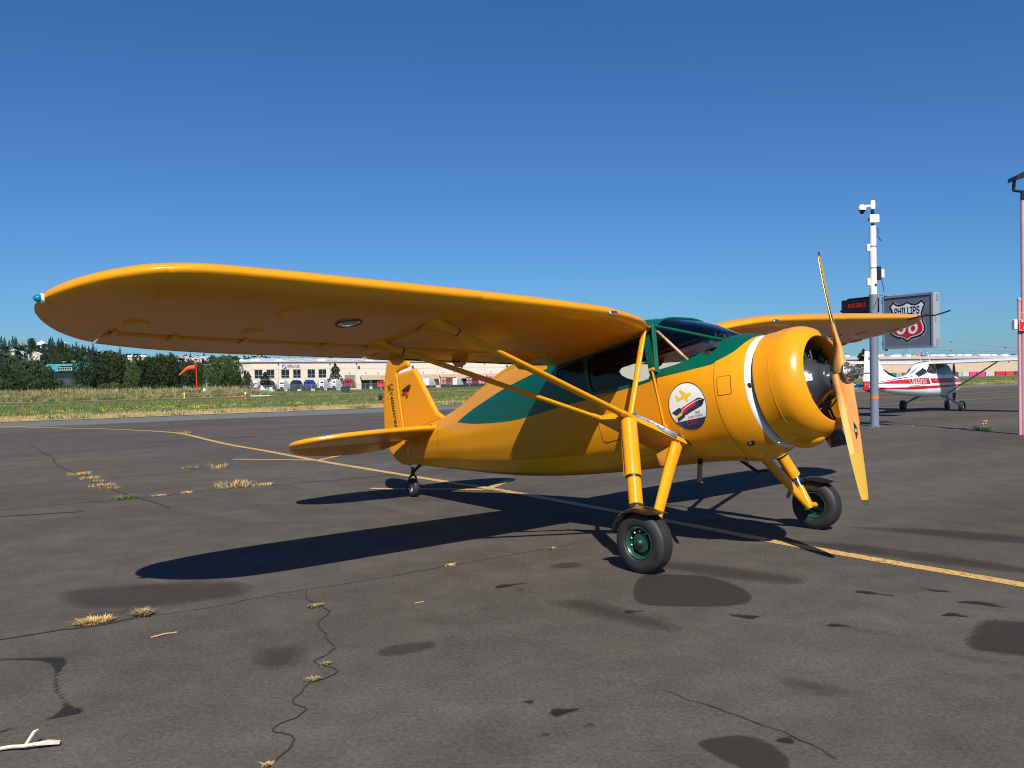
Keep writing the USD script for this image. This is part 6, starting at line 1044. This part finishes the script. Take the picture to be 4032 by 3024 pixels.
obj('beacon', MB().add(np.array(sph.vertices) * (.06, .06, .07) + (-5.5, 0, 2.77), sph.faces), m_rlens, cz, True); obj('rudder_line', MB().tube([(-5.61, -.036, 2.66), (-5.60, -.040, 1.5)], .012, 5), c_leg, fn_); obj('navy_line', MB().box((-5.86, -.037, 1.80), (.50, .006, .05)), c_blue, rd_)
obj('flag', MB().box((-5.70, -.036, 2.40), (.17, .006, .12)), mat('flag_red', (.5, .08, .10), .5), rd_); obj('flag_canton', MB().box((-5.65, -.040, 2.43), (.07, .006, .06)), c_blue, rd_); obj('fin_arrow', MB().hull([(x, -.05, z) for x, z in ((-5.0, 2.25), (-5.06, 2.24), (-5.0, 1.88), (-5.10, 1.88), (-5.05, 1.80))] + [(-5.03, -.046, 2.)]), c_leg, fn_)
for x in (.15, -.75): obj('whip_antenna', MB().tube([(x, .1, 2.26), (x - .28, .1, 2.72)], .008, 5), c_white, cz)
obj('tail_antenna_wire', MB().tube([(-5.3, 0, 2.7), (-6.2, .0, 2.52)], .006, 4), c_white, cz)
obj('nose_gear_leg', MB().tube([(1.62, 0, .95), (1.63, 0, .32)], [.05, .04], 10).tube([(1.63, -.11, .40), (1.63, -.11, .2)], .018, 6).tube([(1.63, .11, .40), (1.63, .11, .2)], .018, 6).tube([(1.63, -.12, .40), (1.63, .12, .40)], .03, 6), c_leg, cz); nw = obj('wheel', MB().lathe(wz_(0, .19, .075), 24, 'y', (1.63, 0, .19)), m_rub, cz, 40); obj('wheel_hub', MB().lathe([(-.05, .001), (-.05, .08), (.05, .08), (.05, .001)], 16, 'y', (1.63, 0, .19)), c_leg, nw)
obj('spinner', MB().lathe([(2.30, .17), (2.42, .15), (2.52, .09), (2.56, .01)], 20, 'x', (0, 0, 1.22)), c_white, cz, 40); obj('propeller_blade', MB().hull([(2.36 + q, y, 1.22 + z) for q in (0, .02) for y, z in ((-.05, .1), (.05, .1), (-.07, .6), (.07, .55), (.03, .95), (-.03, .95))]), m_blk, cz); obj('propeller_blade', MB().hull([(2.36 + q, y, 1.22 - z) for q in (0, .02) for y, z in ((-.05, .1), (.05, .1), (-.07, .6), (.07, .55), (.03, .95), (-.03, .95))]), m_blk, cz)
obj('exhaust_pipe', MB().tube([(1.75, -.2, .80), (1.78, -.22, .66)], .035, 8), m_exh, cz); obj('tail_tie_ring', MB().tube([(-5.3, 0, 1.12), (-5.32, 0, .98)], .02, 6), c_leg, cz)

# ---------------------------------------------------------------- grey pole with the fuel sign, message board, cameras
m_pole = mat('pole_grey', (.155, .185, .235), .5, vary=.06, vscale=3.); m_frame = mat('sign_frame_grey', (.20, .23, .27), .45, vary=.05); m_face = mat('sign_face_grey', (.125, .155, .20), .5); m_side = mat('sign_side_grey', (.28, .31, .33), .5, vary=.04)
m_sw = mat('sign_white', (.80, .80, .80), .35); m_sr = mat('sign_red', (.58, .012, .02), .35); m_box = mat('box_white', (.78, .78, .76), .45)
PP0 = np.array([10.62, 25.62, 0.]); SE = np.array([.4722, -.8815]); SN = np.array([-.8815, -.4722]); RS_ = np.array([[SE[0], -SN[0], 0], [SE[1], -SN[1], 0], [0, 0, 1.]])
pole = thing('sign_pole', 'thick grey pole with an orange band and a white upper tube carrying the fuel sign', 'pole', PP0)
obj('post', MB().lathe([(0, .15), (.03, .15), (.035, .1195), (3.86, .1195)], 36), m_pole, pole, 40); obj('orange_band', MB().lathe([(.80, .121), (.80, .1225), (.90, .1225), (.90, .121)], 36), mat('band_orange', (.70, .14, .02), .5), pole, 40)
obj('upper_tube', MB().lathe([(3.84, .100), (5.78, .096), (5.80, .10), (5.86, .10), (5.86, .01)], 32), m_box, pole, 30); obj('mast', MB().tube([(0, 0, 5.85), (.0, 0, 6.56)], .045, 12), m_blk, pole)
for z in (5.25, 4.62): obj('tube_clamp', MB().lathe([(z, .100), (z, .105), (z + .03, .105), (z + .03, .100)], 24), m_alu, pole)
obj('tube_hole', MB().add(np.array(sph.vertices) * (.04, .02, .045) + (.03, -.095, 4.13), sph.faces), m_blk, pole, True); obj('cable', MB().tube(smoothpoly([(.10, -.03, 5.85), (.14, -.05, 5.70), (.13, -.06, 5.55), (.22, -.06, 5.42)], 6, False), .012, 6), m_blk, pole); obj('cable', MB().tube(smoothpoly([(.20, -.05, 4.40), (.26, -.06, 4.1), (.28, -.06, 3.86), (.12, -.10, 3.80), (.02, -.13, 3.62), (-.05, -.12, 3.45)], 6, False), .010, 6), m_blk, pole)
cm = thing('security_camera', 'white dome security camera on a bracket at the top of the sign pole', 'camera', PP0 + (0, 0, 6.45)); obj('bracket', MB().box((.0, -.02, .02), (.13, .10, .26), bev=.02).box((-.16, -.02, -.02), (.24, .10, .09), bev=.03), m_box, cm); obj('housing', MB().lathe([(-.13, .11), (-.06, .12), (.0, .09), (.03, .05), (.03, .01)], 20, 'z', (-.31, -.02, 0)), m_box, cm, 35); obj('dome', MB().lathe([(-.13, .08), (-.19, .07), (-.23, .04), (-.24, .005)], 18, 'z', (-.31, -.02, 0)), m_blk, cm, 40)
def abox(c, s, lb, nm='antenna_box'):
    t = thing(nm, lb, 'antenna', PP0 + np.asarray(c, float)); obj('case', MB().box((0, 0, 0), s, bev=.02), m_box, t); obj('bracket', MB().box((-.5 * s[0] * np.sign(c[0] or 1), .02, -.02), (.06, .06, .08)), m_blk, t); return t
abox((.02, -.08, 6.06), (.28, .08, .25), 'square white antenna panel on the black mast above the white tube'); abox((-.14, 0, 5.22), (.09, .1, .22), 'upper small white box on the left side of the white tube'); abox((-.14, 0, 4.22), (.09, .1, .22), 'lower small white box on the left side of the white tube'); t = abox((.27, 0, 4.46), (.09, .12, .26), 'white radio box with black mount on the right side of the tube'); obj('mount', MB().box((-.10, 0, .02), (.08, .10, .40)), m_blk, t)
sg = thing('fuel_sign', 'square grey sign box with a red, white and black shield reading PHILLIPS 66', 'sign', (10.78, 25.32, 0.), R=RS_)   # local x along the face, -y towards the viewer
obj('cabinet', MB().box((.80, .135, 3.0), (1.62, .29, 1.50), bev=.012), m_side, sg); obj('frame', MB().prism(sbox(-.02, 2.24, 1.62, 3.76).difference(sbox(.035, 2.30, 1.565, 3.70)), -.035, -.006, lambda p: p[:, [0, 2, 1]]), m_frame, sg); obj('face', MB().box((.80, -.004, 3.0), (1.55, .02, 1.42)), m_face, sg)
SH = np.array([(0, .565), (.13, .50), (.26, .475), (.34, .50), (.46, .585), (.63, .415), (.55, .30), (.50, .15), (.53, -.02), (.60, -.18), (.595, -.33), (.50, -.45), (.33, -.515), (.14, -.555), (0, -.655)])
HS = smoothpoly(np.vstack([SH, (SH * (-1, 1))[-2:0:-1]]), 1); shp = np.vstack([SH, (SH * (-1, 1))[-2:0:-1]])
def rnd(P): return Polygon(P).buffer(.02).buffer(-.04).buffer(.02)
def shield(k): q = Polygon(shp).buffer(-k, join_style=1); return affinity.translate(q, .80, 3.03)
fz = lambda p: p[:, [0, 2, 1]]
def spl(nm, poly, t0, t1, m): return obj(nm, MB().prism(poly, -t1, -t0, fz), m, sg)
spl('shield_rim', shield(0), .006, .014, m_sw); spl('shield_outline', shield(.028), .014, .018, m_blk); spl('shield_field', shield(.078), .018, .022, m_sw); spl('shield_red', shield(.105).intersection(sbox(-1, 1, 3, 3.155)), .022, .026, m_sr)
tm = textpoly('PHILLIPS', .185, True); v = np.array(tm.vertices); u = (v[:, 0] - v[:, 0].min()) / (v[:, 0].max() - v[:, 0].min()); obj('lettering', MB().add(np.column_stack([.80 - .405 + u * .81, -.024 - v[:, 2] * 3, 3.205 + v[:, 1] * (1.0 + .12 * u)]), tm.faces), m_blk, sg, False)
tm = textpoly('66', .43, True); v = np.array(tm.vertices); u = (v[:, 0] - v[:, 0].min()) / (v[:, 0].max() - v[:, 0].min()); obj('lettering', MB().add(np.column_stack([.80 - .36 + u * .68 + v[:, 1] * .16, -.028 - v[:, 2] * 3, 2.66 + v[:, 1]]), tm.faces), m_sw, sg, False)
for z in (3.62, 2.40): obj('hinge_plate', MB().box((1.615, .17, z), (.012, .10, .17)), m_frame, sg)
obj('access_latch', MB().box((1.615, .10, 3.02), (.012, .05, .12)), m_frame, sg); obj('sign_bracket', MB().box((-.06, .14, 3.62), (.14, .12, .10)).box((-.06, .14, 2.4), (.14, .12, .10)).box((-.03, .14, 3.0), (.04, .10, 1.6)), m_blk, sg); obj('lifting_eye', MB().lathe([(.03 + .008 * math.cos(a), .03 + .008 * math.sin(a)) for a in np.linspace(0, 6.28, 8)], 14, 'y', (.28, .1, 3.77)), m_blk, sg)
led = thing('message_board', 'black message board with red dot-matrix digits left of the sign pole', 'sign', (10.08, 26.70, 0.), R=RS_); obj('case', MB().box((.65, .06, 3.56), (1.26, .16, .44), bev=.012), mat('case_black', (.012, .012, .013), .4), led); obj('screen', MB().box((.65, -.026, 3.56), (1.18, .012, .36)), mat('screen_black', (.006, .006, .007), .25), led)
m_led = custom('led_red', {'e': ('emission', {'color': (1., .02, .02), 'strength': .55})}, [], surface='e.emission')
rl = np.random.default_rng(2); PAT = {'5': ['111', '100', '111', '001', '111'], '1': ['010', '110', '010', '010', '111'], '2': ['111', '001', '111', '100', '111'], ':': ['0', '1', '0', '1', '0'], '0': ['111', '101', '101', '101', '111'], 'm': ['000', '110', '111', '101', '101'], ' ': ['0'] * 5}
dg = MB(); x = .30
for c in '5:12 20:11':
    for r_, row in enumerate(PAT[c]):
        for k_, b in enumerate(row):
            if b == '1': dg.box((x + k_ * .021, -.034, 3.64 - r_ * .025), (.015, .006, .015))
    x += .021 * len(PAT[c][0]) + .016
obj('digits', dg, m_led, led); obj('case_lip', MB().box((.75, .02, 3.80), (1.0, .10, .03)).box((1.02, .02, 3.33), (.4, .1, .03)), m_blk, led); obj('side_lug', MB().tube([(.0, .05, 3.46), (-.06, .05, 3.46)], .03, 8), m_blk, led); obj('status_light', MB().box((1.20, -.035, 3.44), (.03, .006, .07)), m_box, led)

# pink light pole with the fuel shut-off sign at the right edge
m_pink = mat('pink_paint', (.52, .27, .29), .55, vary=.10, vscale=5., rvar=.1); lp = thing('light_pole', 'faded pink light pole with a black flood lamp at the right edge of the view', 'pole', (12.60, 21.5, 0.)); obj('post', MB().lathe([(0, .075), (3.0, .072), (3.02, .058), (5.75, .05), (5.76, .01)], 20), m_pink, lp, 30); obj('lamp_bracket', MB().tube([(0, 0, 5.74), (0, 0, 5.95)], .05, 8).tube([(-.22, 0, 6.0), (.3, 0, 5.93)], .035, 8).tube([(-.22, 0, 6.0), (-.20, 0, 6.26)], .04, 8), m_blk, lp); obj('lamp_head', MB().hull([(x, y, z) for x, z in ((-.25, 6.22), (.35, 6.42), (.35, 6.60), (-.24, 6.32)) for y in (-.2, .2)]), m_blk, lp); obj('lamp_glass', MB().hull([(x, y, z) for x, z in ((-.16, 6.245), (.33, 6.41), (.33, 6.40)) for y in (-.17, .17)]), mat('lamp_lens', (.25, .24, .2), .3), lp)
p2 = thing('bollard_pipe', 'shorter pink pipe standing left of the light pole', 'pole', (12.49, 21.5, 0.)); obj('pipe', MB().lathe([(0, .038), (3.30, .038)], 16), m_pink, p2, 40); obj('cap', MB().lathe([(3.29, .05), (3.34, .05), (3.37, .03), (3.37, .005)], 16), m_pink, p2, 30)
for z in (.9, 2.1): obj('strap', MB().box((.05, 0, z), (.16, .02, .04)), m_pink, p2)
fs = thing('shutoff_sign', 'red EMERGENCY FUEL SHUT OFF sign with a white border on the pink pole', 'sign', (12.43, 21.39, 2.56)); obj('panel', MB().box((.22, 0, .14), (.46, .02, .285)), m_sr, fs); bd = MB(); [bd.box((x, -.012, z), (.022, .004, .010)) for x in np.arange(.01, .45, .036) for z in (.006, .274)]; [bd.box((x, -.012, z), (.010, .004, .022)) for z in np.arange(.02, .28, .036) for x in (-.004, .444)]; obj('border', bd, m_sw, fs)
def fst(tx, h, z): tm = textpoly(tx, h, True); v = np.array(tm.vertices); obj('lettering', MB().add(np.column_stack([.22 + (v[:, 0] - (v[:, 0].max() + v[:, 0].min()) / 2), -.011 - v[:, 2], z + v[:, 1]]), tm.faces), m_sw, fs, False)
fst('EMERGENCY', .042, .21); fst('FUEL', .045, .125); fst('SHUT OFF', .042, .045); obj('switch_box', MB().box((-.06, .10, .15), (.08, .14, .24), bev=.012), m_box, fs); obj('bracket', MB().box((.08, .05, .14), (.2, .08, .06)), m_blk, fs)

# ---------------------------------------------------------------- small plants in the cracks, litter
m_straw = mat('dry_straw', (.50, .33, .13), .8, vary=.25, vscale=30.); m_straw2 = mat('old_straw', (.26, .20, .09), .85, vary=.3, vscale=30.); m_gr = mat('fresh_blades', (.10, .17, .04), .7, vary=.3, vscale=30.)
def tuft(x, y, r, h, n, m, label, ell=1., az=0., group='grass tufts in the apron joints', seed=1, flowers=0):
    q = np.random.default_rng(seed); t = thing('grass_tuft', label, 'grass tuft', (x, y, 0), az, group); V, F = [], []
    for k in range(n):
        a = q.uniform(0, 6.28); rr = r * math.sqrt(q.random()); b = np.array([rr * math.cos(a), rr * ell * math.sin(a), 0]); L_ = h * (.62 if y > 9 else .8) * q.uniform(.5, 1.15); d = np.array([math.cos(a) * .7 + q.normal() * .5, math.sin(a) * .7 + q.normal() * .5, 0]); w = np.array([-d[1], d[0], 0]); w = w / (np.linalg.norm(w) + 1e-9) * (.0028 + .003 * q.random())
        m1, m2 = b + d * L_ * .35 + (0, 0, L_ * .62), b + d * L_ * 1.0 + (0, 0, L_ * q.uniform(.5, 1.)); i = len(V); V += [b - w, b + w, m1 - w * .8, m1 + w * .8, m2]; F += [(i, i + 1, i + 3), (i, i + 3, i + 2), (i + 2, i + 3, i + 4)]
    obj('blades', (np.array(V), np.array(F)), m, t, False)
    if flowers:
        for k in range(flowers): a = q.uniform(0, 6.28); rr = r * q.random(); obj('flower', MB().add(np.array(sph.vertices) * (.022, .022, .012) + (rr * math.cos(a), rr * math.sin(a), h * q.uniform(.6, 1.)), sph.faces), mat('flower_yellow', (.75, .55, .03), .6), t, True)
tuft(-2.83, 5.87, .11, .055, 420, m_straw, 'largest straw-coloured tuft, in the joint at the lower left', .5, .66, seed=1); tuft(-2.58, 6.04, .05, .06, 240, m_straw2, 'round brownish tuft right of the largest straw tuft', .8, seed=2)
for k, (x, y, r, h, n, m, lb) in enumerate(((-1.42, 6.2, .05, .035, 160, m_straw2, 'small dull tuft at the top of the winding crack'), (-1.08, 4.93, .022, .03, 80, m_straw2, 'tiny tuft halfway down the winding crack'), (-1.09, 4.68, .035, .03, 120, m_straw2, 'small tuft below the middle of the winding crack'), (-1.05, 3.66, .02, .02, 70, m_straw, 'pale tuft at the foot of the winding crack'), (-4.25, 13.2, .26, .20, 200, m_straw, 'tallest dry grass clump on the far joint, left of the tail wheel'), (-5.45, 16.1, .16, .18, 90, m_straw, 'dry clump above the far joint, near the short yellow line'), (-5.4, 12.1, .16, .10, 140, m_gr, 'green tuft on the far joint'), (-7.6, 15.3, .2, .10, 160, m_straw, 'first straw tuft along the diagonal joint'), (-7.1, 14.65, .17, .10, 130, m_straw, 'second straw tuft along the diagonal joint'), (-6.75, 14.15, .14, .08, 100, m_straw2, 'third tuft along the diagonal joint'), (-6.4, 13.6, .2, .09, 140, m_straw, 'fourth straw tuft along the diagonal joint'), (-6.1, 13.2, .16, .08, 110, m_straw2, 'fifth tuft along the diagonal joint'), (-3.85, 13.35, .18, .10, 110, m_straw, 'low straw tuft right of the tallest clump'), (-5.0, 12.35, .12, .05, 70, m_straw, 'low tuft right of the green one'), (-4.72, 12.6, .08, .06, 60, m_straw, 'small tuft on the far joint'), (-7.5, 11.2, .12, .06, 70, m_straw2, 'low tuft left of the far joint'), (-8.6, 14.3, .14, .08, 80, m_straw2, 'small tuft left of the diagonal joint'), (-6.0, 16.2, .2, .08, 90, m_straw2, 'flat dry tuft left of the clump near the short yellow line'), (-10.1, 26.9, .18, .16, 70, m_straw, 'dry tuft on the bend of the yellow line'), (10.2, 24.6, .2, .08, 90, m_straw2, 'dry tuft at the foot of the grey sign pole'), (11.4, 25.1, .2, .08, 70, m_straw2, 'dry tuft right of the grey sign pole'), (.35, 8.15, .05, .03, 60, m_straw2, 'small tuft beside the near wheel shadow'), (-.55, 7.5, .05, .03, 60, m_straw, 'small tuft in the joint under the wing shadow'))): tuft(x, y, r, h, n, m, lb, .5, .66, seed=10 + k)
tuft(12.45, 23.1, .28, .26, 260, m_gr, 'weed with yellow flowers between the sign pole and the pink pole', .6, seed=77, group=None, flowers=9)
m_stick = mat('stick_pale', (.62, .56, .42), .8, vary=.2, vscale=20.); t = thing('bark_scrap', 'pale twisted strip of dry leaf on the asphalt at the lower left corner', 'leaf', (-2.15, 3.86, .012)); obj('stem', MB().tube(smoothpoly([(-.20, -.06, 0), (-.10, -.02, .006), (-.02, -.02, .012), (.05, .02, .010)], 6, False), [.008] * 19, 6), m_stick, t); obj('blade', MB().hull([(.0, .0, 0), (.05, .035, .015), (.10, .05, .006), (.07, .0, .02), (.11, .02, .0), (.03, -.015, .01)]), m_stick, t); obj('blade', MB().tube([(-.02, -.02, .012), (-.01, .035, .05), (.0, .055, .055)], [.007, .008, .002], 5), m_stick, t)
obj('straw', MB().tube([(-2.3, 5.5, .008), (-2.24, 5.56, .012), (-2.18, 5.61, .006)], .004, 5), m_straw, None, label='single dry straw lying on the asphalt', cat='straw'); obj('straw', MB().tube([(-.72, 6.25, .006), (-.66, 6.28, .008)], .003, 5), m_straw, None, label='short dry straw near the round dark patch', cat='straw')

# ---------------------------------------------------------------- grass and weeds as ground cover
def clump(n, h, spread, seed, lean=.5, wd=.012):
    q = np.random.default_rng(seed); V, F = [], []
    for k in range(n):
        a = q.uniform(0, 6.28); b = np.array([q.normal() * spread, q.normal() * spread, -.02]); L_ = h * q.uniform(.5, 1.2); d = np.array([math.cos(a), math.sin(a), 0]) * lean * q.random(); w = np.array([-math.sin(a), math.cos(a), 0]) * wd * q.uniform(.6, 1.3); m1, m2 = b + d * L_ * .4 + (0, 0, L_ * .6), b + d * L_ + (0, 0, L_); i = len(V); V += [b - w, b + w, m1 - w, m1 + w, m2]; F += [(i, i + 1, i + 3), (i, i + 3, i + 2), (i + 2, i + 3, i + 4)]
    return np.array(V), np.array(F)
def scatter(name, label, protos, P, S, cat='grass'):
    pi = UsdGeom.PointInstancer.Define(stage, '/World/' + name); tag(pi, label, cat, kind='stuff'); paths = []
    for k, (g, m) in enumerate(protos): me = usdkit.mesh(stage, f'/World/{name}/kind_{"abcdefg"[k]}', g, m); paths.append(me.GetPath())
    n = len(P); q = np.random.default_rng(len(P)); pi.CreatePrototypesRel().SetTargets(paths); pi.CreateProtoIndicesAttr(Vt.IntArray.FromNumpy(q.integers(0, len(protos), n).astype(np.int32))); pi.CreatePositionsAttr(Vt.Vec3fArray.FromNumpy(P.astype(np.float32))); a = q.uniform(0, 2 * np.pi, n)
    pi.CreateOrientationsAttr(Vt.QuathArray([Gf.Quath(float(math.cos(t / 2)), 0, 0, float(math.sin(t / 2))) for t in a])); pi.CreateScalesAttr(Vt.Vec3fArray.FromNumpy(np.stack([S * q.uniform(.8, 1.2, n), S * q.uniform(.8, 1.2, n), S], 1).astype(np.float32)))
def area(n, s0, s1, t0, t1, seed, dens=None):
    q = np.random.default_rng(seed); s, t = q.uniform(s0, s1, n), q.uniform(t0, t1, n); P = s[:, None] * NS + t[:, None] * TS
    keep = (P[:, 1] > 5) & (np.abs(P[:, 0]) < P[:, 1] * .70 + 6)
    if dens is not None: keep &= q.random(n) < dens(s, t)
    P = P[keep]; return np.column_stack([P, zg(P[:, 0], P[:, 1]) + .02])
m_g1 = mat('blades_green', (.075, .12, .028), .8, vary=.3, vscale=.3); m_g2 = mat('blades_olive', (.16, .165, .05), .8, vary=.3, vscale=.3); m_g3 = mat('blades_dry', (.36, .27, .12), .85, vary=.2, vscale=.3); m_fl = mat('tiny_flowers', (.72, .58, .03), .7)
pch = lambda s, t: np.clip(1.6 - 2.4 * np.abs(fbm(np.stack([s * .09, t * .03, 0 * s], 1), 3, 9) - .42) * 3, .08, 1)
P = area(26000, 49.5, 106, -20, 190, 1, pch); scatter('verge_grass_blades', 'short green and olive grass of the verge between taxiway and runway', [(clump(16, .16, .14, 1), m_g1), (clump(14, .14, .15, 2), m_g1), (clump(14, .18, .13, 3), m_g2)], P, np.random.default_rng(1).uniform(.7, 1.6, len(P)))
P = area(9000, 42.4, 50.5, -20, 190, 2); scatter('dry_grass_blades', 'short straw-dry grass along the taxiway edge', [(clump(14, .10, .12, 4), m_g3), (clump(12, .12, .12, 5), m_g3)], P, np.random.default_rng(2).uniform(.5, 1.3, len(P)))
P = area(150, 42.0, 43.2, -10, 130, 21); scatter('edge_weeds', 'low dark green weeds along the taxiway edge', [(clump(40, .16, .22, 41, .9), m_g1)], P, np.random.default_rng(5).uniform(.6, 1.5, len(P)), 'weeds')
flw = lambda s, t: np.where(fbm(np.stack([s * .15, t * .08, 0 * s], 1), 3, 19) > .5, 1, .12); f0 = np.array(sph.vertices) * (.026, .026, .015) + (0, 0, .15); f1 = np.vstack([f0, f0 + (.12, .05, .03), f0 + (-.09, .10, -.02)]); ff_ = np.vstack([sph.faces, sph.faces + len(f0), sph.faces + 2 * len(f0)])
P = np.vstack([area(2300, 50.5, 57, -15, 130, 3, flw), area(300, 57, 103, -10, 120, 4, flw)]); scatter('yellow_flowers', 'tiny yellow wildflowers in the verge grass', [((f1, ff_), m_fl)], P, np.random.default_rng(3).uniform(.6, 1.3, len(P)), 'flowers')
P = area(5200, 134, 172, -30, 62, 5, lambda s, t: np.clip((s - 131) / 10, .25, 1)); h_ = np.clip((s_of(P[:, 0], P[:, 1]) - 130) / 26, .35, 1.25) * np.random.default_rng(4).uniform(.65, 1.35, len(P))
scatter('tall_weeds', 'tall tan and green weeds beyond the runway below the bushes', [(clump(46, 1.0, .42, 6, .35, .05), m_g2), (clump(40, 1.15, .40, 7, .3, .045), mat('weeds_tan', (.30, .235, .11), .85, vary=.2, vscale=.2)), (clump(60, .8, .5, 8, .8, .07), m_g1), (clump(50, .9, .45, 9, .5, .06), mat('weeds_green', (.07, .115, .025), .8, vary=.3, vscale=.2))], P, h_, 'weeds')
P = area(3200, 131, 235, 40, 200, 6); scatter('far_grass_blades', 'grass strip before the chain-link fence', [(clump(20, .35, .3, 10, .5, .03), m_g1), (clump(20, .35, .3, 11, .5, .03), m_g2)], P, np.random.default_rng(6).uniform(.5, 1.3, len(P)))
